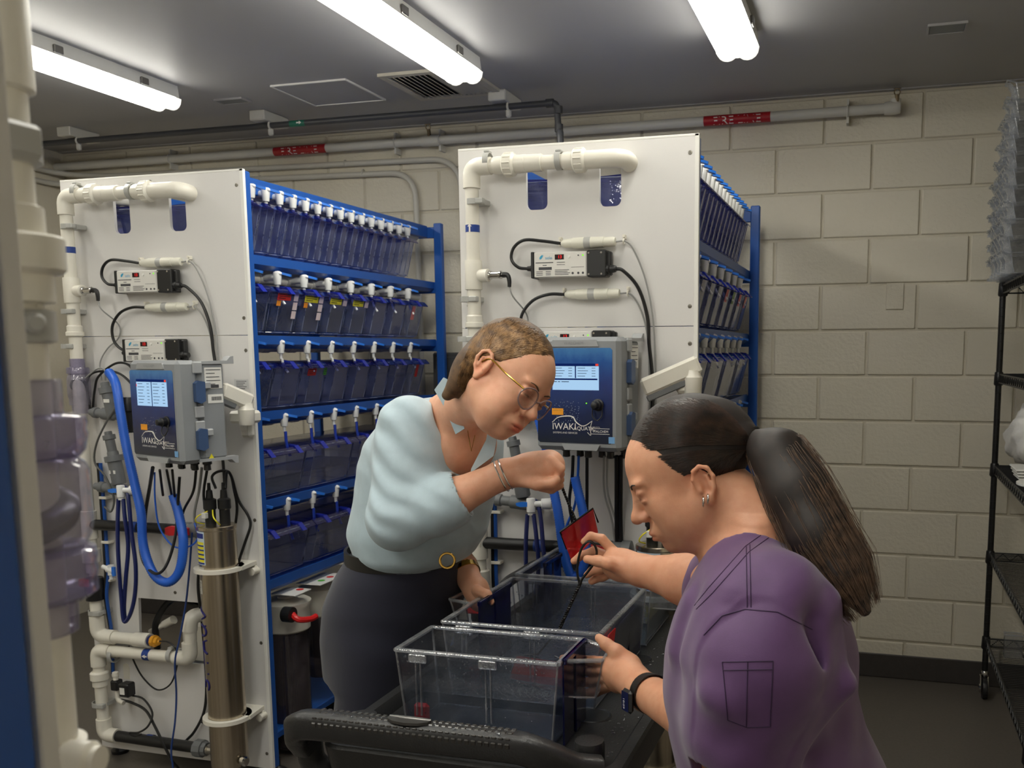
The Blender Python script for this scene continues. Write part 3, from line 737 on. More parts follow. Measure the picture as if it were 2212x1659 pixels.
m = MB(); m.lathe(v(728), (0, 0, 1), [(0, .024), (.004, .029), (.016, .029), (.018, .025), (.036, .025), (.04, .021)], 20); m.build('socket', M_PVC, t)
m = MB(); m.lathe((xv + .05, A.y - .006, zz(629)), (1, -.1, 0), [(0, .011), (.003, .013), (.010, .013), (.011, .0105), (.036, .0105), (.038, .012), (.044, .012), (.046, .006), (.056, .006)], 14); m.build('sensor_body', M_CHROME, t)
m = MB(); m.tube([(xv + .098, A.y - .010, zz(629)), (xv + .114, A.y - .012, zz(629) - .002), (xv + .119, A.y - .012, zz(629) - .018), (xv + .119, A.y - .012, zz(629) - .036)], (.0085, .0055), 8, 4); m.build('sensor_plug', M_BLK, t)
m = MB(); m.lathe(v(775), (0, 0, -1), [(0, .0245), (.028, .0245), (.03, .034), (.034, .036), (.05, .036), (.054, .031)], 22); m.build('valve_collar', M_CLRP2, t)
m = MB(); m.lathe((xv, A.y, zz(775) - .054), (0, 0, -1), [(0, .031), (.012, .036), (.02, .037), (.07, .037), (.078, .036), (.082, .034), (.105, .034), (.108, .027), (.135, .0265)], 24); m.build('check_valve', M_CLRP, t)
MB().cyl((xv, A.y, zz(775) - .09), (xv + .004, A.y - .006, zz(775) - .094), .027, n=20).build('flap', M_BLK, t)
m = MB().cyl((xv, A.y, zz(775) - .06), (xv, A.y, .72), R_, n=18); m.build('pipe', M_PVC, t)
m = MB(); m.lathe((xv + .002, A.y, .70), (0, 0, -1), [(0, .03), (.01, .033), (.05, .033), (.055, .03), (.08, .03)], 20); m.build('ball_valve', M_BLK, t)
MB().box((xv - .035, A.y - .035, .672), (xv + .012, A.y - .012, .70), .004).build('lever', M_REDP, t)
e = P1(212, 1373, OF); x2 = P1(330, 1384, OF).x
m = MB(); m.pipe([(xv + .003, A.y, .64), (xv + .003, A.y, e.z), (x2 - .02, A.y, e.z - .0)], R_, 18, .036, 8); m.build('pipe', M_PVC, t)
m = MB(); m.pipe([(xv + .003, A.y, e.z + .075), (xv + .003, A.y, e.z), (xv + .075, A.y, e.z)], .0258, 18, .036, 8); m.build('elbow', M_PVC, t)
sleeve(m := MB(), (x2 - .075, A.y, e.z), (x2 - .012, A.y, e.z), .0258); m.build('socket', M_PVC, t)
m = MB().lathe((x2 - .012, A.y, e.z), (1, 0, 0), [(0, .019), (.012, .019)], 16); m.build('gasket', M_NAVY, t)
m = MB().lathe((x2, A.y, e.z), (1, 0, 0), [(0, .021), (.012, .021), (.014, .016), (.024, .015), (.026, .007), (.03, .006)], 10); m.build('sensor_cap', M_AMBER, t)
clamp(208, 1322, OF, False, t)
m = MB().cyl((xv, A.y, P1(156, 560, OF).z + .02), (xv, A.y, P1(156, 545, OF).z + .018), .0212, n=18, caps=False); l = m.build('flow_label', M_FLOW, t)
MB().prism([[(-.0025, -.012), (.0025, -.012), (.0025, .004), (.007, .004), (0, .012), (-.007, .004), (-.0025, .004)]], (xv, A.y - .0218, P1(156, 552, OF).z + .019), (1, 0, 0), (0, 0, 1), .0004).build('arrow', M_LETTER, l, 0)
DUPS.append((t, 'white plumbing run along top and left edge of the second board, behind the blonde head'))
# ---- drain pipe loop at the foot of the board
t = thing('drain_pipe', 'white and black drain pipe looping low on the left board into the steel lamp tube', 'pipe', P1(300, 1590, OF))
a = P1(212, 1418, OF); b = P1(395, 1425, OF); c = P1(412, 1350, OF); d = P1(219, 1585, OF)
a.z = b.z = P1(300, 1412, OF).z; b.x = P1(411, 1420, OF).x
m = MB(); m.pipe([(b.x + .03, Y0P + .08, c.z + .02), (b.x + .012, A.y, c.z + .03), (b.x, A.y, b.z), (a.x, A.y, a.z), (a.x + .003, A.y, d.z), (a.x + .05, A.y, d.z)], R_, 18, .036, 8); m.build('pipe', M_PVC, t)
for q in ([(b.x - .06, A.y, b.z), (b.x, A.y, b.z), (b.x, A.y, b.z + .06)], [(a.x + .06, A.y, a.z), (a.x, A.y, a.z), (a.x, A.y, a.z - .06)], [(a.x + .003, A.y, d.z + .06), (a.x + .003, A.y, d.z), (a.x + .062, A.y, d.z)], [(b.x + .004, A.y, c.z - .02), (b.x + .012, A.y, c.z + .03), (b.x + .025, Y0P + .02, c.z + .024)]):
    m = MB(); m.pipe(q, .0258, 18, .034, 8); m.build('elbow', M_PVC, t)
m = MB(); m.lathe((a.x + .001, A.y, P1(207, 1455, OF).z + .012), (0, 0, -1), [(0, .026), (.006, .032), (.03, .032), (.034, .026), (.055, .026), (.057, .023)], 22); m.build('union', M_PVC, t)
for px in (246, 372): clamp(px, 1415, OF, True, t)
clamp(216, 1520, OF, False, t)
m = MB().cyl((P1(314, 1414, OF).x, A.y, a.z), (P1(328, 1414, OF).x, A.y, a.z), .0211, n=18, caps=False); l = m.build('flow_label', M_FLOW, t)
MB().prism([[(-.011, -.0025), (-.003, -.0025), (-.003, -.007), (.011, 0), (-.003, .007), (-.003, .0025), (-.011, .0025)]], (P1(321, 1414, OF).x, A.y - .0216, a.z), (-1, 0, 0), (0, 0, -1), .0004).build('arrow', M_LETTER, l, 0)
xe = P1(432, 1610, OF).x
m = MB().cyl((a.x + .055, A.y, d.z), (xe, A.y - .01, d.z), .0195, n=18); m.build('black_pipe', M_BLK, t)
m = MB().lathe((xe - .01, A.y - .01, d.z), (1, 0, 0), [(0, .024), (.004, .031), (.034, .031), (.036, .026), (.05, .024)], 10); m.build('coupling', M_GPVC, t)
m = MB().lathe((xe + .036, A.y - .011, d.z), (1, 0, 0), [(0, .019), (.01, .019), (.012, .017), (.04, .017)], 14); m.build('threaded_end', M_CHROME, t)
m = MB().cyl((P1(318, 1597, OF).x, A.y, d.z), (P1(331, 1597, OF).x, A.y, d.z), .0201, n=18, caps=False); m.build('flow_label', M_FLOW, t)
# ---- black supply pipe halfway up
t = thing('supply_pipe', 'black supply pipe halfway down the left board with a red-handled ball valve', 'pipe', P1(300, 1138, OF))
a = P1(216, 1134, OF); x3 = P1(412, 1145, OF).x
m = MB().cyl((a.x - .04, A.y, a.z), (x3, A.y, a.z), .0185, n=18); m.build('pipe', M_BLK, t)
m = MB().lathe((xv + .002, A.y, a.z), (1, 0, 0), [(0, .026), (a.x - .035 - xv, .026), (a.x - .033 - xv, .021)], 18); m.build('white_tee', M_PVC, t)
m = MB().lathe((xv, A.y, a.z + .05), (0, 0, -1), [(0, .022), (.002, .0262), (.10, .0262), (.102, .022)], 20); m.build('white_tee', M_PVC, t)
m = MB().lathe((xv, A.y, a.z - .085), (0, 0, -1), [(0, .024), (.004, .030), (.05, .030), (.054, .024)], 20); m.build('white_union', M_PVC, t)
m = MB().lathe((x3 - .03, A.y, a.z), (1, 0, 0), [(0, .02), (.004, .027), (.03, .027), (.034, .024), (.06, .024), (.064, .03), (.09, .03), (.094, .02)], 14); m.build('valve_body', M_GPVC, t)
m = MB().prism([[(-.045, -.012), (-.03, -.016), (.03, -.011), (.045, -.012), (.045, .012), (.03, .014), (-.03, .016), (-.045, .010)]], (P1(384, 1147, .07).x, A.y - .034, a.z), (1, 0, 0), (0, 0, 1), -.018); m.build('red_handle', M_REDP, t)
m = MB().cyl((P1(285, 1137, OF).x, A.y, a.z), (P1(300, 1137, OF).x, A.y, a.z), .0191, n=18, caps=False); m.build('flow_label', M_FLOW, t)
DUPS.append((t, 'black supply pipe on the second board, left of the red net'))
# ---- ultraviolet lamp tube
def uv(ri):
    dx = XS[ri] - XS[0]; dz = ZOFF[ri]
    t = thing('uv_steriliser', ('brushed steel water steriliser tube with SITAUV written in marker, left rack', 'brushed steel steriliser tube on the second rack, behind the purple scrubs')[ri], 'steriliser', (-2.083 + dx, 2.578, .1 + dz))
    x, y, r = -2.083 + dx, 2.578, .0605
    m = MB().lathe((x, y, .10 + dz), (0, 0, 1), [(0, r * .9), (.004, r), (.815, r), (.818, r * 1.03), (.828, r * 1.03), (.830, r * .98), (.832, .02)], 36); m.build('steel_body', M_STEEL, t, 30)
    for zc in (.777, .262):
        m = MB(); m.lathe((x, y, zc + dz), (0, 0, 1), [(0, r + .001), (0, r + .018), (.013, r + .018), (.013, r + .001)], 30, cap=False)
        m.prism([[(-.03, 0), (.062, 0), (.05, .1), (-.02, .1)]], (x + .02, y + .01, zc + dz), (1, 0, 0), (0, 1, 0), .013)
        m.box((x + .055, Y0P - .012, zc - .035 + dz), (x + .075, Y0P, zc + dz), .005); m.cyl((x + .07, Y0P - .03, zc - .02 + dz), (x + .07, Y0P, zc - .02 + dz), .013, n=14)
        m.build('ring_bracket', M_PVC, t)
    def bend(p, off, zc, tilt=0.0):   # lettering wrapped around the tube, reading upwards
        a = -p.y / r + off; q = p.x
        return Vector((x + (r + .0006) * math.sin(a), y - (r + .0006) * math.cos(a), zc + dz + q))
    def patch(nm, mt, a0, a1, z0, z1, par, lift=.0005):
        m = MB(); n = 10
        for i in range(n):
            b0 = a0 + (a1 - a0) * i / n; b1 = a0 + (a1 - a0) * (i + 1) / n; rr = r + lift
            m.quad((x + rr * math.sin(b0), y - rr * math.cos(b0), z0 + dz), (x + rr * math.sin(b1), y - rr * math.cos(b1), z0 + dz), (x + rr * math.sin(b1), y - rr * math.cos(b1), z1 + dz), (x + rr * math.sin(b0), y - rr * math.cos(b0), z1 + dz))
        return m.build(nm, mt, par, 60)
    # facing angle of the label towards the aisle
    fa = (-.75, -.35)[ri]
    l = patch('label', M_PEDGE if False else mat('label_paleblue', (205, 220, 235), .5, var=.02), fa - .62, fa + .72, .805, .915, t)
    patch('label_band', mat('label_navy', (30, 48, 130), .5), fa - .58, fa + .66, .893, .910, l, .0009)
    for k in range(5):
        patch('label_stripe', STK['yellow'], fa + .0, fa + .66, .872 - .0145 * k, .881 - .0145 * k, l, .0009); patch('label_stripe', mat('label_navy', (30, 48, 130), .5), fa + .0, fa + .66, .8655 - .0145 * k, .871 - .0145 * k, l, .0009)
    for k in range(3): patch('label_mark', M_INK, fa - .45, fa - .2, .868 - .02 * k, .876 - .02 * k, l, .0009)
    if ri == 0:
        l2 = patch('small_label', mat('label_silver', (190, 186, 176), .45, .2), fa - .45, fa + .35, .705, .752, t)
        for k in range(5): patch('label_line', M_INK, fa - .4, fa - .4 + (.7, .5, .6, .3, .55)[k], .742 - .008 * k, .7435 - .008 * k, l2, .0009)
        patch('small_label', mat('label_silver', (190, 186, 176), .45, .2), fa - .5, fa + .6, .782, .797, t)
        m = MB(); mk = mat('marker_ink', (24, 24, 110), .5, var=.03)
        G = {'S': [[(.9, .95), (.55, 1.0), (.2, .86), (.22, .62), (.6, .5), (.85, .32), (.75, .08), (.4, .0), (.1, .1)]], 'I': [[(.5, 1), (.5, 0)]],
             'T': [[(.0, .98), (1.0, 1.0)], [(.5, .98), (.48, 0)]], 'A': [[(.0, 0), (.5, 1.0), (1.0, .02)], [(.2, .36), (.85, .4)]],
             'U': [[(.05, 1), (.08, .3), (.4, .0), (.75, .1), (.9, .5), (.92, 1)], [(.92, 1), (.95, .02)]], 'V': [[(0, 1), (.5, 0), (1.0, 1.05)]]}
        q = 0
        for ch, wd in zip('SITAUV', (.042, .018, .042, .046, .042, .046)):
            for st in G[ch]:
                pts = []
                for (a, b) in catmull([Vector((a, b, 0)) for a, b in st], 4) if False else [(p.x, p.y) for p in catmull([Vector((a, b, 0)) for a, b in st], 5)]:
                    pts.append(bend(Vector((q + a * wd, (b - .5) * .052, 0)), -.72, .375))
                m.tube(pts, .0032, 5, 1)
            q += wd + .009
        m.build('handwriting', mk, t)
    m = MB().lathe((x + .062, y - .02, .128 + dz), (1, -.2, 0), [(0, .012), (.006, .012), (.008, .017), (.02, .017), (.024, .012)], 12); m.build('bleed_fitting', M_CHROME, t)
    # lamp plugs on top
    for i, (ox, oy) in enumerate(((-.012, -.012), (.028, .008))):
        m = MB().lathe((x + ox, y + oy, .93 + dz), (0, 0, 1), [(0, .017), (.05, .017), (.055, .021), (.085, .021), (.09, .012), (.115, .010), (.118, .006), (.14, .005)], 12); m.build('lamp_plug', M_BLK, t)
    m = MB().box((x - .022, y - .045, .955 + dz), (x - .006, y - .028, .975 + dz), .002); m.build('tag', M_PEDGE, t)
    for sx in (-1, 1):
        m = MB().tube([(x + .0, y - .015, .985 + dz), (x + .03 * sx, y - .05, .965 + dz), (x + .042 * sx, y - .045, .945 + dz), (x + .03 * sx, y - .02, .934 + dz)], .0022, 6); m.build('earth_wire', STK['yellow'], t)
    return t
uv(0); uv(1)
# ---- lamp ballasts with printed face
def ballast(zc, label, lab2, xl_=-.484):
    x0 = XS[0] + xl_; t = thing('lamp_ballast', label, 'power supply', (x0 + .12, Y0P - .02, zc)); y = Y0P - .048
    MB().box((x0 + .004, y, zc - .036), (x0 + .168, Y0P - .002, zc + .036), .003).build('case', M_ALU, t)
    MB().box((x0 - .004, y - .002, zc - .038), (x0 + .006, Y0P - .001, zc + .038), .002).build('end_cap', M_BLK, t)
    c = MB().box((x0 + .168, y - .002, zc - .038), (x0 + .226, Y0P - .004, zc + .038), .003).build('end_cap', M_BLK, t)
    for a in (.174, .212):
        for b in (-.03, .03): MB().lathe((x0 + a, y - .0015, zc + b), (0, -1, 0), [(0, .0035), (.002, .003)], 8).build('screw', M_CHROME, c)
    MB().box((x0 + .20, y + .01, zc - .034), (x0 + .238, y + .03, zc + .034), .003).build('mounting_ear', M_BLK, t)
    f = y - .0006
    P = lambda a, b: Vector((x0 + .008 + a * .156, f, zc - .034 + b * .068))
    def rect(m, a0, b0, a1, b1, dy=0): m.quad(P(a0, b0) - Vector((0, dy, 0)), P(a1, b0) - Vector((0, dy, 0)), P(a1, b1) - Vector((0, dy, 0)), P(a0, b1) - Vector((0, dy, 0)))
    m = MB(); rect(m, .0, .0, 1, 1); l = m.build('face_label', mat('label_face', (222, 220, 214), .5, var=.01), t, 0)
    m = MB(); rect(m, .40, .70, .58, .92, .0004); m.build('display', mat('display_dark', (40, 14, 16), .25), l, 0)
    m = MB(); m.text('13', Matrix.Translation(P(.50, .81) - Vector((0, .0009, 0))) @ Matrix.Rotation(PI / 2, 4, 'X'), .013); m.build('digits', glow('red_digits', (255, 40, 40), 1.3), l, 0)
    m = MB()
    for b, a0, a1 in ((.57, .02, .37),): rect(m, a0, b, a1, b + .035, .0004)
    rect(m, .08, .28, .34, .40, .0004)
    for k in range(3): rect(m, .03, .06 + .07 * k, .16, .085 + .07 * k, .0004); rect(m, .22, .06 + .07 * k, .32, .085 + .07 * k, .0004)
    for k in range(4): rect(m, .40, .06 + .065 * k, .40 + (.27, .30, .25, .28)[k], .085 + .065 * k, .0004)
    rect(m, .44, .58, .60, .60, .0004); rect(m, .44, .48, .60, .50, .0004); rect(m, .72, .36, .97, .375, .0004); rect(m, .16, .46, .24, .49, .0004)
    for a in (.75, .86, .95): m.cyl(P(a, .12) - Vector((0, .0003, 0)), P(a, .12) - Vector((0, .0006, 0)), .0035, n=10)
    m.cyl(P(.86, .86) - Vector((0, .0003, 0)), P(.86, .86) - Vector((0, .0008, 0)), .0022, n=8)
    m.build('print', M_INK, l, 0)
    m = MB(); m.text('z-pado', Matrix.Translation(P(.22, .79) - Vector((0, .0006, 0))) @ Matrix.Rotation(PI / 2, 4, 'X'), .0145) if False else m.prism([[(0, .002), (.006, .008), (.012, .008), (.008, 0), (.004, -.004), (0, -.004)]], P(.10, .79) - Vector((0, .0004, 0)), (1, 0, 0), (0, 0, 1), .0003)
    m.text('aelo', Matrix.Translation(P(.28, .78) - Vector((0, .0006, 0))) @ Matrix.Rotation(PI / 2, 4, 'X') , .013); m.build('logo', M_INKB, l, 0)
    m = MB().lathe(P(.68, .81), (0, -1, 0), [(0, .004), (.003, .0035)], 10); m.build('button', M_PEDGE, l)
    m = MB().cyl(P(.95, .86) - Vector((0, .0003, 0)), P(.95, .86) - Vector((0, .001, 0)), .0025, n=8); m.build('status_light', glow('green_led', (140, 255, 60), 1.0), l)
    m = MB().lathe((x0 - .004, y + .02, zc - .008), (-1, 0, 0), [(0, .011), (.006, .011), (.008, .008), (.018, .007)], 10); m.build('cable_gland', M_BLK, t)
    m = MB().lathe((x0 + .222, y + .012, zc - .016), (1, 0, 0), [(0, .013), (.01, .013), (.012, .010), (.02, .012), (.03, .009)], 10); m.build('cable_gland', M_BLK, t)
    DUPS.append((t, lab2)); return t
ballast(1.731, 'upper lamp ballast with a small red display on the left board', 'upper lamp ballast with a small red display on the second board')
ballast(1.502, 'lower lamp ballast above the grey controller on the left board', 'lower lamp ballast almost hidden behind the controller on the second board', -.47)
# ---- inline connectors
def connector(xa, xb, zc, label, lab2):
    x0 = XS[0] + xa; x1 = XS[0] + xb; L = x1 - x0; y = Y0P - .022
    t = thing('cable_connector', label, 'connector', ((x0 + x1) / 2, y, zc), 'inline cable connectors')
    M_I = mat('ivory_connector', (224, 222, 208), .4, var=.02)
    m = MB().lathe((x0, y, zc), (1, 0, 0), [(0, .006), (.006, .010), (.012, .0125), (.035, .014), (.036, .0155), (L * .43, .0165)], 18); m.build('plug', M_I, t)
    m = MB().cyl((x0 + L * .43, y, zc), (x0 + L * .55, y, zc), .0162, n=18); m.build('ring', M_PVCL, t)
    m = MB().lathe((x0 + L * .55, y, zc), (1, 0, 0), [(0, .0165), (L * .24, .0155), (L * .245, .014), (L * .40, .0145), (L * .44, .012), (L * .445, .007)], 18); m.build('socket', M_I, t)
    for xx in (x0 - .006, x1 + .022):
        m = MB().torus((xx, y + .006, zc), (1, 0, 0), .007, .0025, 14, 6); m.box((xx - .004, y + .006, zc + .008), (xx + .004, Y0P, zc + .02), .001); m.lathe((xx, Y0P, zc + .016), (0, -1, 0), [(0, .0), (.016, .0), (.016, .0045), (.02, .004)], 10); m.build('p_clip', M_PVC, t)
    DUPS.append((t, lab2)); return x0, x1, y
c1 = connector(-.402, -.236, 1.793, 'ivory cable connector above the upper ballast, left board', 'ivory cable connector above the upper ballast, second board')
c2 = connector(-.392, -.224, 1.646, 'ivory cable connector below the upper ballast, left board', 'ivory cable connector below the upper ballast, second board')
def cable(name, label, lab2, pts, r, mt, cat='cable', grp=None):
    t = thing(name, label, cat, pts[0], grp)
    MB().tube(pts, r, 8, 6).build('sheath', mt, t)
    if lab2: DUPS.append((t, lab2))
    return t
XB = XS[0]
cable('power_cable', 'black cable looping from the upper ballast to the upper connector, left board', 'black cable looping from the upper ballast to the upper connector, second board',
      [(XB - .505, Y0P - .028, 1.723), (XB - .535, Y0P - .03, 1.728), (XB - .556, Y0P - .03, 1.752), (XB - .548, Y0P - .03, 1.785), (XB - .515, Y0P - .03, 1.806), (XB - .46, Y0P - .026, 1.802), (XB - .402, Y0P - .022, 1.793)], .0048, M_RUB)
cable('power_cable', 'black cable bowing left from the lower connector to the lower ballast, left board', 'black cable bowing left from the lower connector, above the blonde head',
      [(XB - .392, Y0P - .022, 1.646), (XB - .44, Y0P - .028, 1.647), (XB - .49, Y0P - .03, 1.63), (XB - .525, Y0P - .03, 1.59), (XB - .528, Y0P - .03, 1.545), (XB - .51, Y0P - .028, 1.515), (XB - .47, Y0P - .028, 1.494)], .0048, M_RUB)
cable('power_cable', 'black cable dropping from the upper ballast down behind the controller, left board', 'black cable dropping from the upper ballast down behind the controller, second board',
      [(XB - .235, Y0P - .036, 1.715), (XB - .21, Y0P - .034, 1.708), (XB - .17, Y0P - .02, 1.66), (XB - .145, Y0P - .014, 1.58), (XB - .14, Y0P - .012, 1.50), (XB - .13, Y0P - .012, 1.40), (XB - .13, Y0P - .012, 1.25), (XB - .125, Y0P - .012, 1.0), (XB - .15, Y0P - .012, .8), (XB - .155, Y0P - .014, .5), (XB - .18, Y0P - .02, .32), (XB - .26, Y0P - .03, .20)], .0052, M_RUB)
cable('sensor_cable', 'thin grey cable falling from the upper connector on the left board', 'thin grey cable falling from the upper connector on the second board',
      [(XB - .236, Y0P - .022, 1.793), (XB - .205, Y0P - .018, 1.792), (XB - .18, Y0P - .014, 1.76), (XB - .15, Y0P - .010, 1.68), (XB - .13, Y0P - .010, 1.58), (XB - .122, Y0P - .010, 1.45), (XB - .12, Y0P - .010, 1.2)], .0026, M_GREYC)
cable('sensor_cable', 'thin grey cable falling from the lower connector on the left board', 'thin grey cable falling from the lower connector on the second board',
      [(XB - .224, Y0P - .022, 1.646), (XB - .195, Y0P - .018, 1.644), (XB - .17, Y0P - .012, 1.61), (XB - .15, Y0P - .010, 1.55), (XB - .14, Y0P - .010, 1.46), (XB - .138, Y0P - .010, 1.3)], .0026, M_GREYC)
cable('sensor_cable', 'thin grey lead curling down from the black sensor plug, left board', 'thin grey lead hanging from the black sensor plug, second board',
      [(xv + .119, A.y - .012, 1.668), (xv + .13, A.y - .01, 1.64), (xv + .155, Y0P - .012, 1.59), (xv + .15, Y0P - .012, 1.545), (xv + .10, Y0P - .01, 1.51), (xv + .065, Y0P - .012, 1.46), (xv + .075, Y0P - .02, 1.40)], .0024, M_GREYC)
# ---- grey flow cells
t = thing('flow_cell', 'grey plastic sensor cells stacked on the left board behind the blue hose', 'sensor housing', P1(240, 940, .05))
def cellv(pa, pb, r, off=.055):
    a = P1(*pa, off); b = P1(*pb, off); d = (b - a).length
    m = MB().lathe(a, b - a, [(0, r * .75), (.004, r * .8), (d * .12, r * .8), (d * .13, r * 1.32), (d * .30, r * 1.32), (d * .31, r), (d * .96, r), (d, r * .9)], 18); return m.build('cell', M_GPVC, t)
cellv((226, 826), (245, 905), .0185); cellv((233, 932), (246, 990), .0155); cellv((243, 975), (258, 1046), .023)
for a, b in (((196, 890), (262, 898)), ((206, 1050), (292, 1062))):
    a = P1(*a, .045); b = P1(*b, .045); L = (b - a).length
    m = MB().lathe(a, b - a, [(0, .012), (L * .1, .012), (L * .12, .019), (L * .22, .019), (L * .24, .015), (L * .4, .015), (L * .42, .021), (L * .75, .021), (L * .77, .016), (L, .016)], 14); m.build('flow_pipe', M_GPVC, t)
for px, py in ((230, 866), (243, 1020)):
    p = P1(px, py, .076); MB().box((p.x - .012, p.y - .001, p.z - .006), (p.x + .012, p.y, p.z + .006)).build('tape_label', M_PEDGE, t, 0)
p = P1(278, 890, .07); MB().lathe((p.x, p.y, p.z + .05), (0, 0, -1), [(0, .018), (.02, .024), (.045, .024), (.05, .016), (.12, .013)], 12).build('probe_cap', M_BLK, t)
DUPS.append((t, 'grey plastic sensor cells on the second board, beside the raised fist'))
t = cable('sensor_cable', 'pale wire arcing from the grey sensor cell out to the left, left board', 'pale wire arcing from the grey sensor cell on the second board', [P1(228, 822, .055), P1(226, 800, .06), P1(212, 796, .06), P1(190, 812, .05), P1(160, 840, .05)], .0028, M_GREYC)
cable('sensor_cable', 'dark cable coiled beside the grey sensor cells on the left board', 'dark cable beside the grey cells on the second board', [P1(195, 885, .03), P1(188, 830, .03), P1(200, 806, .03), P1(240, 802, .03), P1(270, 815, .03), P1(300, 850, .03)], .004, M_RUB)
cable('sensor_cable', 'second dark cable of the tangle beside the grey sensor cells, left board', None, [P1(200, 890, .02), P1(205, 840, .025), P1(214, 812, .03), P1(250, 785, .03), P1(280, 790, .03), P1(292, 820, .03)], .004, M_RUB)
cable('sensor_cable', 'slack grey cable hooking from the upper cell down to the lower cell, left board', None, [P1(250, 880, .07), P1(228, 915, .08), P1(208, 960, .08), P1(205, 1000, .075), P1(228, 1030, .07), P1(246, 1075, .07), P1(240, 1105, .07), P1(226, 1095, .06)], .0034, mat('slate_cable', (88, 88, 86), .45))
# ---- hoses
def corrugated(name, label, lab2, pts, r, mt):
    t = thing(name, label, 'hose', pts[0]); P = catmull(pts, 40)
    L = sum((P[i + 1] - P[i]).length for i in range(len(P) - 1)); n = int(L / .0035)
    acc = [0]; 
    for i in range(len(P) - 1): acc.append(acc[-1] + (P[i + 1] - P[i]).length)
    Q = []; rr = []
    for i in range(n + 1):
        s_ = L * i / n; k = min(max(int(np.searchsorted(acc, s_)) - 1, 0), len(P) - 2); f = (s_ - acc[k]) / max(1e-9, acc[k + 1] - acc[k]); Q.append(P[k].lerp(P[k + 1], f)); rr.append(r * (1.0 if i % 2 else .90))
    MB().tube(Q, rr, 12, 1).build('sheath', mt, t, 60)
    if lab2: DUPS.append((t, lab2))
    return t
corrugated('blue_hose', 'bright blue corrugated hose hanging in a deep U on the left board', None,
           [P1(235, 803, .07), P1(250, 830, .10), P1(260, 890, .12), P1(272, 960, .13), P1(292, 1050, .14), P1(305, 1110, .15), P1(310, 1180, .16), P1(332, 1240, .17), P1(363, 1258, .17), P1(388, 1232, .16), P1(396, 1170, .15), P1(386, 1110, .13), P1(374, 1070, .12)], .0155, M_HOSE)
t = thing('tube_valve', 'white valve with a blue lever feeding two navy tubes, left board', 'valve', P1(262, 1060, .09))
p = P1(261, 1062, .09)
MB().lathe((p.x, p.y, p.z + .022), (0, 0, -1), [(0, .012), (.003, .0135), (.04, .0135), (.043, .010), (.05, .010)], 14).build('body', M_VALVE, t)
MB().lathe((p.x + .01, p.y, p.z + .005), (1, .4, .0), [(0, .009), (.02, .009), (.022, .016), (.05, .017), (.055, .012)], 14).build('nut', M_VALVE, t)
MB().prism([[(0, -.006), (-.02, -.008), (-.034, -.005), (-.036, .003), (-.02, .007), (0, .007)]], (p.x - .008, p.y - .012, p.z + .004), (1, 0, 0), (0, 0, 1), -.008).build('lever', M_VBLUE, t)
DUPS.append((t, 'white valve with a blue lever feeding navy tubes, second board below the fist'))
cable('navy_tube', 'navy tube falling in a long loop from the white valve, left board', 'navy tube falling in a long loop from the white valve, second board',
      [P1(256, 1078, .09), P1(254, 1140, .10), P1(256, 1210, .11), P1(262, 1290, .11), P1(268, 1342, .11), P1(282, 1325, .11), P1(292, 1280, .11), P1(293, 1220, .11), P1(284, 1150, .10), P1(279, 1090, .09), P1(274, 1058, .08), P1(264, 1050, .07)], .0068, M_NAVY, 'tube')
cable('navy_tube', 'second navy tube hanging inside the long loop, left board', 'second navy tube hanging beside the loop, second board',
      [P1(266, 1078, .09), P1(270, 1120, .10), P1(277, 1180, .10), P1(272, 1250, .105), P1(268, 1310, .10), P1(270, 1340, .10)], .0068, M_NAVY, 'tube')
# ---- riser of black and blue tubing clipped to the board
t = thing('tube_riser', 'black and blue tubes clipped in a vertical bundle on the left board', 'tube', P1(222, 1150, .02))
for dx_, mt in ((0, M_RUB), (.010, mat('teal_tube', (30, 80, 160), .35))):
    MB().tube([P1(212, 1000, .02) + Vector((dx_, 0, 0)), P1(220, 1100, .02) + Vector((dx_, 0, 0)), P1(226, 1190, .02) + Vector((dx_, 0, 0)), P1(229, 1240, .025) + Vector((dx_, 0, 0)), P1(228, 1290, .03) + Vector((dx_ * .5, 0, 0)), P1(240, 1370, .02) + Vector((dx_ * .3, 0, 0)), P1(244, 1455, .02)], .0062, 8).build('tube', mt, t)
for py in (1075, 1171, 1253):
    p = P1(222 + (py - 1075) * .05, py, .022); MB().box((p.x - .012, p.y - .008, p.z - .005), (p.x + .022, Y0P - .001, p.z + .005), .002).build('clip', M_PVC, t)
DUPS.append((t, 'black and blue tubes clipped in a vertical bundle on the second board, beside the blouse'))
# ---- small valve at lower left of the board, solenoid
t = thing('tube_valve', 'small white stop valve with a blue lever low on the left board', 'valve', P1(236, 1228, .05))
p = P1(237, 1230, .05)
MB().lathe((p.x - .03, p.y, p.z + .008), (1, 0, -.25), [(0, .008), (.02, .008), (.022, .013), (.05, .013)], 12).build('inlet', M_VALVE, t)
MB().lathe((p.x + .006, p.y, p.z + .016), (0, 0, -1), [(0, .011), (.035, .012), (.037, .008), (.05, .008)], 12).build('body', M_VALVE, t)
MB().prism([[(-.005, .012), (.006, .012), (.006, -.02), (-.003, -.022), (-.006, -.01)]], (p.x + .024, p.y - .012, p.z), (1, 0, 0), (0, 0, 1), -.008).build('lever', M_VBLUE, t)
t = thing('solenoid_valve', 'black solenoid valve with white fittings low on the left board', 'valve', P1(260, 1482, .05))
p = P1(252, 1480, .05)
MB().box((p.x - .015, p.y - .016, p.z - .017), (p.x + .014, p.y + .018, p.z + .02), .004).build('body', M_BLK, t)
b_ = P1(274, 1487, .06); MB().box((b_.x - .02, b_.y - .02, b_.z - .028), (b_.x + .022, b_.y + .02, b_.z + .022), .005).build('coil', M_BLK, t)
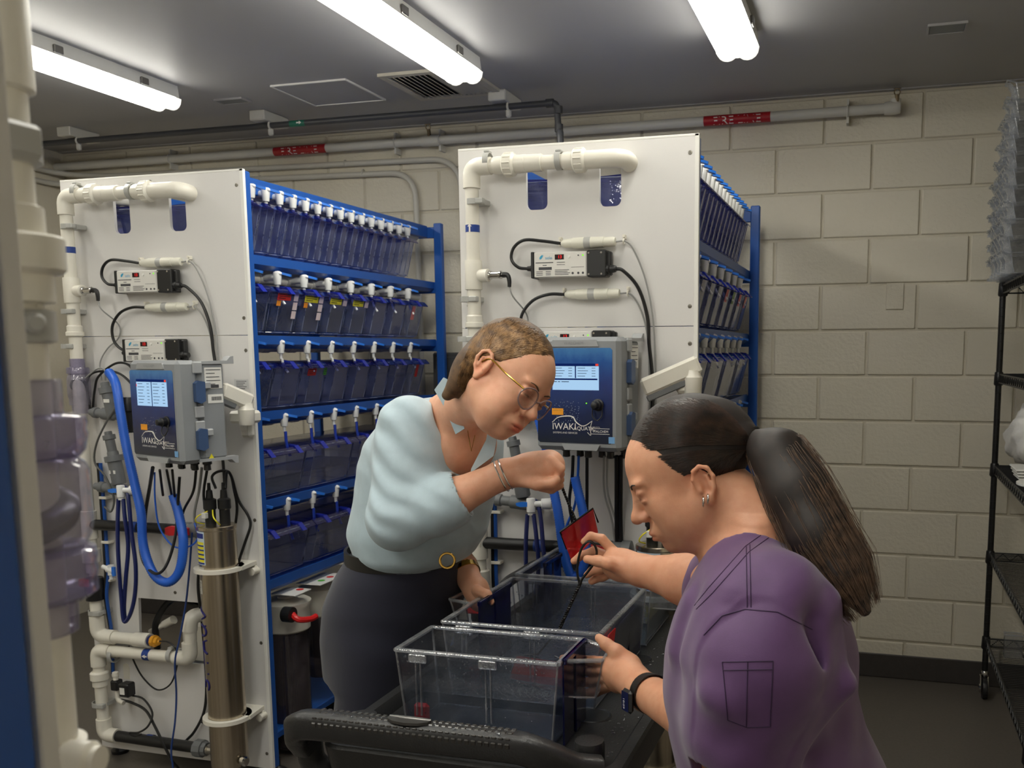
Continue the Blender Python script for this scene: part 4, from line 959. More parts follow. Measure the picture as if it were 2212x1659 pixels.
MB().box((b_.x - .012, b_.y - .0212, b_.z - .016), (b_.x + .008, b_.y - .02, b_.z + .008)).build('coil_label', M_PEDGE, t, 0)
MB().lathe((p.x - .002, p.y, p.z + .018), (0, 0, 1), [(0, .009), (.014, .009), (.016, .012), (.03, .011), (.032, .007)], 12).build('fitting', M_PVC, t)
MB().pipe([(p.x, p.y, p.z - .016), (p.x, p.y, p.z - .055), (p.x + .03, p.y - .005, p.z - .062)], .0085, 12).build('fitting', M_PVC, t)
q_ = P1(268, 1452, .012); MB().prism([[(-.014, -.03), (.014, -.03), (.014, .016), (.01, .026), (0, .03), (-.01, .026), (-.014, .016)]], (q_.x, Y0P - .001, q_.z), (1, 0, 0), (0, 0, 1), -.003).build('bracket', M_PVC, t)
# ---- lower cables
cable('power_cable', 'black cable running from the solenoid valve down to the floor, left board', None, [P1(262, 1512, .05), P1(285, 1518, .04), P1(315, 1535, .04), P1(335, 1570, .07), P1(352, 1605, .08), P1(370, 1640, .08), P1(385, 1659, .06)], .0048, M_RUB)
cable('power_cable', 'thin black cable arching from the solenoid coil over the black pipe, left board', None, [P1(284, 1502, .05), P1(310, 1510, .04), P1(329, 1540, .05), P1(320, 1568, .08), P1(300, 1582, .09), P1(280, 1583, .09), P1(292, 1590, .09), P1(305, 1586, .09)], .0036, M_RUB)
cable('power_cable', 'black wire sagging between the sensor cap and the pipes, left board', None, [P1(278, 1395, .02), P1(290, 1430, .02), P1(310, 1465, .02), P1(340, 1490, .02), P1(368, 1478, .02), P1(382, 1440, .03), P1(381, 1405, .06), P1(365, 1388, .06), P1(345, 1385, .05)], .0030, M_RUB)
cable('blue_wire', 'thin blue air line dropping from the controller to the floor, left board', None, [P1(334, 1020, .14), P1(335, 1080, .14), P1(345, 1140, .13), P1(375, 1180, .13), P1(410, 1180, .13), P1(428, 1160, .12), P1(420, 1130, .11)], .0028, M_HOSE, 'tube')
cable('blue_wire', 'thin dark blue line falling straight down past the drain pipe, left board', None, [P1(415, 1150, .10), P1(410, 1220, .09), P1(402, 1300, .09), P1(388, 1380, .09), P1(378, 1430, .09), P1(381, 1500, .08), P1(378, 1560, .09), P1(370, 1620, .09), P1(374, 1659, .09)], .0032, mat('dark_blue_line', (38, 66, 130), .4), 'tube')
cable('power_cable', 'black cable running down beside the steel tube, left board', None, [P1(430, 1220, .01), P1(428, 1270, .01), P1(436, 1340, .012), P1(443, 1420, .012), P1(446, 1490, .012), P1(440, 1540, .014), P1(420, 1580, .02), P1(402, 1600, .02)], .0050, M_RUB)
cable('power_cable', 'black cable tied under the blue hose loop, left board', None, [P1(306, 1100, .10), P1(302, 1170, .13), P1(310, 1215, .16), P1(333, 1238, .19), P1(352, 1232, .19), P1(368, 1200, .17), P1(380, 1150, .15), P1(384, 1090, .13), P1(388, 1030, .13)], .0048, M_RUB)
for i, (a, b) in enumerate((((345, 1015), (352, 1070)), ((360, 1015), (372, 1075)), ((372, 1015), (378, 1078)))):
    cable('sensor_cable', f'{("left", "middle", "right")[i]} dark lead running from the controller glands into the blue hose, left board', None, [P1(*a, .19), P1((a[0] + b[0]) / 2, (a[1] + b[1]) / 2, .16), P1(*b, .12)], .0040, M_RUB)
cable('power_cable', 'thick black cable falling from the controller behind the blue hose, left board', None, [P1(330, 1010, .17), P1(322, 1060, .08), P1(314, 1110, .05), P1(312, 1160, .04)], .0060, M_RUB)
for i, pts in enumerate(([(424, 1010), (418, 1060), (398, 1100), (388, 1135)], [(436, 1010), (430, 1060), (420, 1110), (425, 1150)], [(448, 1010), (440, 1070), (450, 1130), (452, 1190), (440, 1215)])):
    cable('power_cable', f'black mains lead under the right glands of the left controller, {("bending left", "in the middle", "reaching the steel tube")[i]}', None, [P1(x, y, .15 - .02 * k) for k, (x, y) in enumerate(pts)], .0044, M_RUB if i != 1 else M_GREYC)
cable('power_cable', 'black lamp lead looping from the steel tube plugs along the board edge, left board', 'black lamp lead looping from the steel tube plugs, second board', [P1(487, 1055, .10), P1(490, 1020, .08), P1(500, 1030, .06), P1(515, 1080, .03), P1(535, 1112, .02), P1(541, 1135, .02), P1(530, 1170, .03), P1(520, 1200, .04), P1(514, 1222, .05)], .0046, M_RUB)
cable('power_cable', 'second black lamp lead curling behind the steel tube plugs, left board', 'second black lamp lead behind the steel tube plugs, second board', [P1(466, 1055, .10), P1(458, 1030, .09), P1(474, 1018, .08), P1(496, 1022, .06), P1(506, 1060, .04), P1(512, 1100, .03), P1(506, 1160, .03), P1(512, 1215, .04)], .0046, M_RUB)
t = thing('pump_cover', 'white rounded pump cover seen in the cut-out low in the left board', 'pump', (-2.33, 2.78, .3))
MB().box((-2.40, 2.715, .36), (-2.24, 2.80, .565), .04).build('cover', M_PVC, t)
MB().lathe((-2.42, 2.74, .535), (-1, 0, -.5), [(0, .016), (.05, .014), (.052, .010), (.12, .009)], 14).build('spout', M_PVC, t)
cable('power_cable', 'black hose inside the cut-out of the left board', None, [(-2.50, 2.74, .42), (-2.49, 2.73, .52), (-2.44, 2.75, .60), (-2.36, 2.74, .61), (-2.26, 2.73, .57), (-2.2, 2.75, .5)], .012, M_RUB)
for t, lb in DUPS:
    reg(t)
for t, lb in DUPS:
    L = Vector(WLOC[t.name]) + Vector((XS[1] - XS[0], 0, ZOFF[1])); b = dup(t, L, 0, lb)
# ---- spare detail on the left board
t = thing('notice_label', 'small grey notice stuck on the left board above the white arm bracket', 'label', P1(522, 830, .001)); a = P1(506, 819, 0); b = P1(538, 840, 0)
MB().box((a.x, Y0P - .0012, b.z), (b.x, Y0P - .0002, a.z)).build('sheet', mat('notice_grey', (205, 205, 205), .5), t, 0)
m = MB()
for k in range(5): m.box((a.x + .008, Y0P - .0016, a.z - .008 - .006 * k), (b.x - .008 - .006 * (k % 3), Y0P - .0011, a.z - .006 - .006 * k))
m.build('print', M_INK, t, 0)

# ================================================================= CONTROLLERS ON SWING ARMS
M_FACE = None
def face_mat():
    m = bpy.data.materials.new('controller_face'); m.use_nodes = True; nt = m.node_tree; b = nt.nodes['Principled BSDF']
    b.inputs['Roughness'].default_value = .25
    tc = nt.nodes.new('ShaderNodeTexCoord'); sp = nt.nodes.new('ShaderNodeSeparateXYZ'); nt.links.new(tc.outputs['Generated'], sp.inputs[0])
    r = nt.nodes.new('ShaderNodeValToRGB'); e = r.color_ramp.elements
    e[0].position = 0; e[0].color = (*lin((38, 42, 54)), 1); e[1].position = 1; e[1].color = (*lin((70, 130, 190)), 1)
    for p, c in ((.30, (24, 34, 78)), (.62, (22, 50, 120)), (.85, (30, 84, 158))): x = e.new(p); x.color = (*lin(c), 1)
    n = _noise(nt, 6, 3, 'Generated'); mr = nt.nodes.new('ShaderNodeMapRange'); mr.inputs[3].default_value = -.08; mr.inputs[4].default_value = .08; nt.links.new(n.outputs['Fac'], mr.inputs[0])
    ad = nt.nodes.new('ShaderNodeMath'); nt.links.new(sp.outputs['Z'], ad.inputs[0]); nt.links.new(mr.outputs[0], ad.inputs[1]); nt.links.new(ad.outputs[0], r.inputs['Fac'])
    v = nt.nodes.new('ShaderNodeTexVoronoi'); v.inputs['Scale'].default_value = 46; nt.links.new(tc.outputs['Generated'], v.inputs['Vector'])
    lt = nt.nodes.new('ShaderNodeMath'); lt.operation = 'LESS_THAN'; lt.inputs[1].default_value = .16; nt.links.new(v.outputs['Distance'], lt.inputs[0])
    # bubbles only in a column under the screen
    g1 = nt.nodes.new('ShaderNodeMath'); g1.operation = 'COMPARE'; g1.inputs[1].default_value = .40; g1.inputs[2].default_value = .17; nt.links.new(sp.outputs['X'], g1.inputs[0])
    g2 = nt.nodes.new('ShaderNodeMath'); g2.operation = 'COMPARE'; g2.inputs[1].default_value = .33; g2.inputs[2].default_value = .13; nt.links.new(sp.outputs['Z'], g2.inputs[0])
    mu = nt.nodes.new('ShaderNodeMath'); mu.operation = 'MULTIPLY'; nt.links.new(lt.outputs[0], mu.inputs[0]); nt.links.new(g1.outputs[0], mu.inputs[1])
    mu2 = nt.nodes.new('ShaderNodeMath'); mu2.operation = 'MULTIPLY'; nt.links.new(mu.outputs[0], mu2.inputs[0]); nt.links.new(g2.outputs[0], mu2.inputs[1])
    mx = nt.nodes.new('ShaderNodeMix'); mx.data_type = 'RGBA'; nt.links.new(mu2.outputs[0], mx.inputs[0]); nt.links.new(r.outputs[0], mx.inputs[6]); mx.inputs[7].default_value = (*lin((190, 205, 225)), 1)
    nt.links.new(mx.outputs[2], b.inputs['Base Color']); return m
def controller(ri, cx, cy, cz, rz, label, H=.315, W=.255, D=.165):
    """box with its front centre at (cx,cy,cz); local x to its right, y into it"""
    t = thing('controller', label, 'controller', (cx, cy, cz)); MX = Matrix.Translation((cx, cy, cz)) @ Matrix.Rotation(rz, 4, 'Z')
    def B(): m = MB(); m.X = MX; return m
    w, h = W / 2, H / 2
    B().box((-w, .0, -h), (w, .07, h), .012).build('door', M_GENC, t)
    B().box((-w + .004, .072, -h + .004), (w - .004, D, h - .004), .012).build('case', M_GENC, t)
    m = B(); m.prism([[(-w + .006, -h + .028), (-w + .012, -h + .022), (w - .028, -h + .022), (w - .022, -h + .028), (w - .022, h - .036), (w - .028, h - .030), (-w + .012, h - .030), (-w + .006, h - .036)]], (0, -.0012, 0), (1, 0, 0), (0, 0, 1), -.003); m.build('face', face_mat(), t, 0)
    m = B(); m.prism([[(-w * .62, 0), (w * .52, 0), (w * .46, .018), (-w * .56, .018)]], (0, -.004, h - .026), (1, 0, 0), (0, 0, 1), -.006); l = m.build('name_plate', M_GENC2, t, 0)
    m = MB(); m.X = None; m.text('WALCHEM', MX @ Matrix.Translation((-w * .05, -.0065, h - .017)) @ Matrix.Rotation(PI / 2, 4, 'X'), .012); m.build('lettering', M_GENC, l, 0)
    m = B(); m.prism([[(-w * .35, 0), (w * .55, 0), (w * .48, -.016), (-w * .28, -.016)]], (0, -.003, -h + .019), (1, 0, 0), (0, 0, 1), .005); m.build('bottom_plate', M_GENC2, t, 0)
    # screen
    sx0, sx1, sz0, sz1 = ((-w * .68, w * .58, .018, .100) if ri == 0 else (-w * .58, w * .52, .012, .085))
    y = -.0016
    m = B(); m.quad((sx0, y, sz0), (sx1, y, sz0), (sx1, y, sz1), (sx0, y, sz1)); s_ = m.build('screen', glow('screen_blue', (168, 205, 238), .95), t, 0)
    m = B(); f = y - .0004
    R4 = lambda m, a0, b0, a1, b1: m.quad(*[(sx0 + (sx1 - sx0) * a, f, sz0 + (sz1 - sz0) * b) for a, b in ((a0, b0), (a1, b0), (a1, b1), (a0, b1))])
    R4(m, 0, .90, 1, 1); R4(m, .49, .0 if ri == 0 else .45, .515, .9)
    if ri: R4(m, .0, .38, .97, .44)
    m.build('screen_header', glow('screen_navy', (24, 46, 110), .6), s_, 0)
    m = B(); f = y - .0006
    for k in range(7 if ri == 0 else 4):
        b = .82 - k * (.118 if ri == 0 else .10)
        for a in (.05, .55): R4(m, a, b, a + (.16, .22, .19)[k % 3], b + .018); R4(m, a + .3, b, a + .38, b + .018)
    if ri: R4(m, .03, .30, .1, .325); R4(m, .12, .30, .17, .325); R4(m, .2, .30, .36, .325)
    m.build('screen_text', glow('screen_ink', (40, 60, 90), .4), s_, 0)
    m = B(); f = y - .0006; R4(m, .93, .91, .99, .99); 
    if ri == 0: R4(m, .0, .72, .02, .82)
    m.build('screen_alert', glow('screen_red', (235, 70, 50), .9), s_, 0)
    # lettering on the face
    LM = lambda a, b: MX @ Matrix.Translation((a, -.0019, b)) @ Matrix.Rotation(PI / 2, 4, 'X')
    m = MB(); m.text('IWAKI', LM(-w * .60, -h + .067) , .026, 'LEFT'); lg = m.build('logo_lettering', M_LETTER, t, 0)
    m = MB(); m.text('AQUATIC', LM(-w * .60 + .066, -h + .063), .015, 'LEFT'); m.build('lettering', M_LETTER, lg, 0)
    m = MB(); m.text('SYSTEMS AND SERVICES', LM(-w * .58, -h + .050), .007, 'LEFT'); m.build('lettering', M_LETTER, lg, 0)
    m = B(); bx, bz = -w * .60, -h + .067
    m.tube([(bx + .001, -.002, bz + .012), (bx + .02, -.002, bz + .026), (bx + .052, -.002, bz + .030), (bx + .066, -.002, bz + .026), (bx + .074, -.002, bz + .014), (bx + .090, -.002, bz + .004), (bx + .104, -.002, bz + .006), (bx + .122, -.002, bz + .018)], (.0008, .0016, .002, .0012, .0008), 5, 5)
    m.tube([(bx + .066, -.002, bz + .029), (bx + .060, -.002, bz + .024)], .001, 4, 1)
    m.tube([(bx + .122, -.002, bz + .018), (bx + .117, -.002, bz - .002), (bx + .118, -.002, bz - .022), (bx + .108, -.002, bz - .014)], .0009, 5, 3); m.build('fish_emblem', M_LETTER, lg)
    m = MB(); m.text('WALCHEM', LM(w * .55, -h + .056), .0095); m.text('Controlled by', LM(w * .45, -h + .068), .004); m.build('lettering', M_LETTER, t, 0)
    m = B(); 
    for dz_ in (.0075, -.0075): m.quad((w * .55 - .027, -.0019, -h + .056 + dz_), (w * .55 + .027, -.0019, -h + .056 + dz_), (w * .55 + .027, -.0019, -h + .0572 + dz_), (w * .55 - .027, -.0019, -h + .0572 + dz_))
    m.build('logo_rule', M_LETTER, t, 0)
    m = B(); m.quad((w * .74, -.0019, -h + .024), (w * .74 + .018, -.0019, -h + .024), (w * .74 + .018, -.0019, -h + .042), (w * .74, -.0019, -h + .042)); m.build('blue_tag', mat('tag_paleblue', (120, 170, 220), .5), t, 0)
    m = B(); m.quad((-w * .60, -.0019, -h + .10), (-w * .60 + .035, -.0019, -h + .10), (-w * .60 + .035, -.0019, -h + .118), (-w * .60, -.0019, -h + .118)); o = m.build('orange_tag', mat('tag_orange', (240, 160, 30), .5), t, 0)
    m = MB(); m.text('DRAIN OUT', LM(-w * .60 + .017, -h + .1125), .0048); m.text('TANK 4', LM(-w * .60 + .017, -h + .1055), .0048) if False else None; m.build('lettering', M_INK, o, 0)
    m = B(); k_ = (w * .50, -.09)[0]; kz = -.028
    m.lathe((k_, 0, kz), (0, -1, 0), [(0, .017), (.004, .017), (.006, .013), (.02, .014), (.022, .011), (.034, .009), (.036, .004)], 14); kb = m.build('port_cap', M_BLK, t)
    m = B(); m.tube([(k_ - .014, -.006, kz - .006), (k_ - .012, -.014, kz - .03), (k_ + .002, -.016, kz - .042), (k_ + .014, -.012, kz - .03), (k_ + .014, -.006, kz - .008)], .0016, 6); m.build('tether', M_BLK, kb)
    m = B(); m.cyl((k_ - .035, -.0012, kz + .004), (k_ - .035, -.003, kz + .004), .0018, n=8); m.build('status_light', glow('green_led', (140, 255, 60), 1.0), t)
    # latches on the right side
    for zc in (.062, -.083):
        m = B(); m.prism([[(.05, -.03), (.066, -.036), (.082, -.028), (.082, .03), (.06, .034), (.05, .026)]], (w - .001, 0, zc), (0, 1, 0), (0, 0, 1), .016); m.build('latch', M_LATCH, t, 0)
        B().box((w - .002, .055, zc + .008), (w + .012, .105, zc + .030), .003).build('latch_strap', M_GENC2, t)
    m = B(); 
    for zc in (.135, .0, -.045): m.box((w - .002, .05, zc - .018), (w + .006, .082, zc + .018), .003)
    m.build('hinge_knuckles', M_GENC2, t)
    o = B().box((w - .0045, .093, .07), (w - .0028, .152, .135)).build('rating_label', mat('label_face', (222, 220, 214), .5), t, 0)
    m = B()
    for k in range(5): m.box((w - .003, .098, .127 - .011 * k), (w - .0022, .098 + (.05, .03, .045, .048, .03)[k], .129 - .011 * k))
    m.box((w - .003, .098, .072), (w - .0022, .14, .082)); m.build('print', M_INK, o, 0)
    if ri == 0:
        o = B().box((w - .0045, .10, .025), (w - .0028, .153, .052)).build('serial_label', M_PEDGE, t, 0)
        m = B(); [m.box((w - .003, .113 + .0035 * k, .033), (w - .0022, .115 + .0035 * k, .045)) for k in range(10)]; m.build('barcode', M_INK, o, 0)
        m = B(); m.prism([[(.09, -.150), (.112, -.150), (.101, -.131)]], (w - .003, 0, 0), (0, 1, 0), (0, 0, 1), .001); m.build('warning_label', STK['yellow'], t, 0)
    for zc, sg in ((h - .012, 1), (-h + .012, -1)):
        m = B(); m.prism([[(.06, 0), (D + .03, 0), (D + .03, sg * .024), (D + .018, sg * .022), (D + .006, sg * .010), (.06, sg * .009)][::1 if sg > 0 else -1]], (w - .03, 0, zc), (0, 1, 0), (0, 0, 1), .030); m.build('mounting_lug', M_GENC2, t, 0)
    for i in range(6):
        x = -w * .55 + i * w * .27
        m = B(); m.lathe((x, .08 + .02 * (i % 2), -h + .004), (0, 0, -1), [(0, .014), (.012, .014), (.014, .010), (.03, .011), (.032, .006)], 10); m.build('cable_gland', M_BLK if i != 1 else M_REDP if False else M_BLK, t)
    return t
P_ = PY(334, 890, 2.385)
controller(0, P_.x, 2.385, P_.z, math.radians(-17), 'grey controller with a blue face and lit screen on the left rack')
P_ = PY(1248, 852, 2.475)
controller(1, P_.x - .002, 2.475, P_.z, math.radians(-6), 'grey controller with a blue face and lit screen between the two women')
def arm(label, pts, ri):
    t = thing('swing_arm', label, 'bracket', pts['wall'])
    w_ = pts['wall']; j = pts['joint']; e = pts['end']
    MB().box((w_[0] - .022, Y0P - .03, w_[2] - .07), (w_[0] + .022, Y0P - .001, w_[2] + .07), .009).build('wall_plate', M_PVC, t)
    MB().box((w_[0] - .014, Y0P - .045, w_[2] - .05), (w_[0] + .014, Y0P - .025, w_[2] + .02), .008).build('plate_cover', M_PVC, t)
    m = MB().lathe((j[0], j[1], j[2] - .05), (0, 0, 1), [(0, .022), (.004, .024), (.05, .026), (.056, .022), (.07, .02)], 18); m.build('pivot', M_PVC, t)
    d = Vector(e) - Vector(j); L = d.length; M4 = d.to_track_quat('X', 'Z').to_matrix().to_4x4(); M4.translation = Vector(j) + Vector((0, 0, .03))
    MB().box((-.02, -.016, -.026), (L, .016, .026), .008, M=M4).build('arm', M_PVC, t)
    MB().box((.03, -.012, -.042), (L, .012, -.024), .003, M=M4).build('arm_liner', M_GPVC, t)
    MB().lathe(M4 @ Vector((.012, -.0165, 0)), M4.to_3x3() @ Vector((0, -1, 0)), [(0, .006), (.002, .0055)], 12).build('bolt', M_CHROME, t)
    d2 = Vector(j) - Vector(w_)
    MB().box((min(w_[0], j[0]) - .015, min(j[1], Y0P) - .012, j[2] - .045), (max(w_[0], j[0]) + .015, Y0P - .02, j[2] - .005), .008).build('lower_link', M_PVC, t)
    return t
arm('white swing arm holding the left controller at the board edge', dict(wall=(XS[0] - .02, Y0P, PY(535, 900, 2.66).z), joint=tuple(PY(532, 885, 2.60)), end=tuple(PY(478, 862, 2.52))), 0)
arm('white swing arm reaching up from the second controller to the board edge', dict(wall=(XS[1] - .03, Y0P, PY(1500, 850, 2.66).z), joint=tuple(PY(1497, 815, 2.60)), end=tuple(PY(1388, 862, 2.57))), 1)
for i, (px, mt, rr) in enumerate(((1238, M_RUB, .005), (1250, M_HOSE, .004), (1268, M_RUB, .005), (1305, M_GREYC, .003), (1312, M_GREYC, .003), (1332, M_RUB, .0065), (1341, M_RUB, .0065))):
    q = lambda x, y, o: PY(x, y, Y0P - o)
    pts = [[q(px, 985, .13), q(px - 2, 1030, .11), q(px - 8, 1090, .06), q(px - 30 if i == 1 else px + 4, 1160, .04), q(px + 2, 1230, .03)], [q(px, 985, .13), q(px, 1060, .08), q(px + (18 if i in (3, 4) else 0), 1130, .04), q(px + (30 if i in (3, 4) else 2), 1230, .02)]][0 if i < 2 else 1]
    cable('power_cable', ('leftmost black lead', 'thin blue lead', 'third dark lead', 'left thin grey lead', 'right thin grey lead', 'thick black lead by the dark head', 'rightmost thick black lead')[i] + ' falling from the second controller', None, pts, rr, mt)
corrugated('blue_hose', 'bright blue corrugated hose hanging on the second board behind the nets', None, [PY(1120, 780, 2.60), PY(1150, 860, 2.57), PY(1178, 960, 2.56), PY(1192, 1040, 2.55), PY(1206, 1110, 2.54), PY(1216, 1180, 2.54), PY(1232, 1240, 2.54), PY(1256, 1235, 2.55), PY(1266, 1180, 2.56), PY(1260, 1110, 2.57), PY(1246, 1050, 2.57), PY(1242, 1030, 2.57)], .0145, M_HOSE)
# ================================================================= CART
M_CART = mat('cart_plastic', (40, 40, 41), 0.34, var=0.10, vscale=40, bump=0.12, bscale=220)
M_CARTG = mat('cart_grip', (64, 62, 60), 0.22, var=0.05)
def sweep(m, pts, prof, res=6, up=(0, 0, 1)):
    P = catmull(pts, res); up = Vector(up); vs = []; n = len(prof)
    for i, p in enumerate(P):
        d = (P[min(i + 1, len(P) - 1)] - P[max(i - 1, 0)]).normalized(); rt = d.cross(up).normalized(); u = rt.cross(d)
        s_ = 1.0
        vs += [p + rt * a + u * b for a, b in prof]
    fs = []
    for k in range(len(P) - 1): fs += [(k * n + i, (k + 1) * n + i, (k + 1) * n + (i + 1) % n, k * n + (i + 1) % n) for i in range(n)]
    fs += [tuple(range(n)), tuple(range((len(P) - 1) * n, len(P) * n))[::-1]]
    m.add(vs, fs); return m
def rrect(a, b, r, k=3):
    L = []
    for cx, cy, a0 in ((a - r, b - r, 0), (-a + r, b - r, .5 * PI), (-a + r, -b + r, PI), (a - r, -b + r, 1.5 * PI)):
        L += [(cx + r * math.cos(a0 + .5 * PI * i / k), cy + r * math.sin(a0 + .5 * PI * i / k)) for i in range(k + 1)]
    return L
CX0, CX1, CY0, CY1, CZ = -.985, -.402, 1.452, 2.66, .745
t = CART = thing('utility_cart', 'black plastic utility cart with a ribbed handle, wet and loaded with clear tanks', 'cart', (-.69, 2.05, 0))
def tray(z, nm, deep):
    m = MB(); o = [(CX0, CY0), (CX1, CY0), (CX1, CY1), (CX0, CY1)]
    def rr(i, c=.045, k=4):
        L = []
        for cx, cy, a0 in ((CX1 - i, CY1 - i, 0), (CX0 + i, CY1 - i, .5 * PI), (CX0 + i, CY0 + i, PI), (CX1 - i, CY0 + i, 1.5 * PI)):
            sx = 1 if cx > -.69 else -1; sy = 1 if cy > 2.05 else -1
            L += [(cx - sx * c + c * math.cos(a0 + .5 * PI * j / k), cy - sy * c + c * math.sin(a0 + .5 * PI * j / k)) for j in range(k + 1)]
        return L
    rings = [(.012, z - deep), (0, z + .02), (.004, z + .027), (.024, z + .027), (.030, z + .020), (.036, z + .001)]
    L = [rr(i) for i, _ in rings]; n = len(L[0]); vs = []
    for (i, zz_), R in zip(rings, L): vs += [(a, b, zz_) for a, b in R]
    fs = [tuple(range(n))[::-1]]
    for k in range(len(rings) - 1): fs += [(k * n + i, k * n + (i + 1) % n, (k + 1) * n + (i + 1) % n, (k + 1) * n + i) for i in range(n)]
    fs.append(tuple(range((len(rings) - 1) * n, len(rings) * n)))
    m.add(vs, fs); return m.build(nm, M_CART, t)
top_tray = tray(CZ, 'top_tray', .06); low_tray = tray(.20, 'bottom_tray', .06)
for x, y in ((CX0 + .05, CY0 + .09), (CX1 - .075, CY0 + .09), (CX0 + .05, CY1 - .06), (CX1 - .05, CY1 - .06)):
    MB().lathe((x, y, .17), (0, 0, 1), [(0, .026), (.60, .028), (.622, .028), (.628, .026), (.6285, .0)], 24).build('post', M_CART, t)
    m = MB().cyl((x, y, .05), (x, y, .15), .012, n=10); m.box((x - .018, y - .02, .05), (x + .018, y + .02, .11), .006); fk = m.build('caster_fork', M_CHROME, t)
    MB().cyl((x - .014, y - .01, .052), (x + .014, y - .01, .052), .052, n=20).build('wheel', M_BLK, fk)
hp = [(-1.035, 1.50, .742), (-1.036, 1.475, .775), (-1.018, 1.452, .800), (-.975, 1.445, .812), (-.80, 1.446, .812), (-.60, 1.450, .812), (-.560, 1.452, .808), (-.52, 1.462, .792), (-.485, 1.478, .772), (-.445, 1.50, .762)]
m = MB(); sweep(m, hp, rrect(.022, .026, .013)); m.build('handle', M_CART, t, 50)
MB().tube([(-1.035, 1.505, .76), (-1.035, 1.52, .70), (-1.0, 1.54, .66)], .026, 12, 4).build('handle_foot', M_CART, t)
m = MB(); n = 31
for i in range(n):
    x = -.965 + i * .375 / (n - 1); z = .812
    for k, (a, b) in enumerate(((-.0222, .010), (-.018, .020), (-.004, .0262), (.010, .0262))):
        Mx = Matrix.Translation((x, 1.4455 + a + .001 * i / n * 5, z + b - .001)) @ Matrix.Rotation((.25, .75, 1.45, 1.57)[k] - 1.57, 4, 'X')
        m.box((-.0048, -.0055, -.002), (.0048, .0055, .002), .0016, M=Mx)
o = m.build('grip_studs', M_CARTG, t, 0); o['kind'] = 'stuff'
m = MB().prism([[(-.042, 0), (.042, 0), (.040, -.010), (.026, -.020), (0, -.024), (-.026, -.020), (-.040, -.010)]], (-.785, 1.450, .8385), (1, 0, 0), (0, 1, .0), .005); m.build('hook_plate', M_CARTG, t, 30)
m = MB().tube([(-.826, 1.452, .8425), (-.785, 1.4525, .8435), (-.744, 1.452, .8425)], .0022, 6, 3); m.build('hook_edge', M_CHROME, t)
sweep(MB_ := MB(), [(CX0 + .05, 2.2, .775), (CX0 + .03, 2.25, .81), (CX0 + .02, 2.34, .855), (CX0 + .025, 2.46, .862), (CX0 + .03, 2.60, .860), (CX0 + .10, CY1 - .01, .855), (-.69, CY1, .85), (CX1 - .1, CY1 - .01, .845), (CX1 - .04, 2.58, .82)], rrect(.015, .014, .010)); MB_.build('end_rail', M_CART, t, 50)
M_PUD = clear('standing_water', (230, 232, 236), haze=0.0, ior=1.33, rough=.02)
for px, py, r in ((1282, 1546, .034), (1378, 1424, .03), (1384, 1446, .0)):
    if r:
        p = PZ(px, py, CZ + .001); m = MB().lathe((p.x, p.y, CZ - .012), (0, 0, 1), [(0, r * .9), (.0135, r * .98), (.0150, r * 1.08), (.0135, r * 1.14)], 26, cap=False); m.cyl((p.x, p.y, CZ + .0008), (p.x, p.y, CZ + .0016), r * .97, n=26); m.build('cup_recess', M_BLK, t)
def drops(name, pts, parent, sz=(.0015, .0042), flat=(0, 0, 1), mt=None):
    m = MB()
    for p in pts:
        r = RND.uniform(*sz); f = [r, r * RND.uniform(.8, 1.2), r * RND.uniform(.8, 1.3)]
        for k in range(3):
            if flat[k]: f[k] = r * .45
        m.ball(p, f, 7, 5)
    o = m.build(name, mt or M_DROP, parent); o['kind'] = 'stuff'; return o
M_DROP = clear('water_drop', (235, 238, 242), haze=.02, ior=1.6, rough=.01, wet=.3)
pts = []
while len(pts) < 190:
    x, y = RND.uniform(CX0 + .05, CX1 - .04), RND.uniform(CY0 + .045, CY1 - .05)
    if not (-.92 < x < -.52 and y > 1.58): pts.append((x, y, CZ + .002))
drops('water_drops', pts, t)
pts = [(CX1 - RND.uniform(.006, .02), RND.uniform(CY0, CY1), CZ + .0275) for _ in range(26)] + [(RND.uniform(-.97, -.55), 1.446 + RND.uniform(-.015, .02), .8395) for _ in range(20)]
drops('water_drops', pts, t)

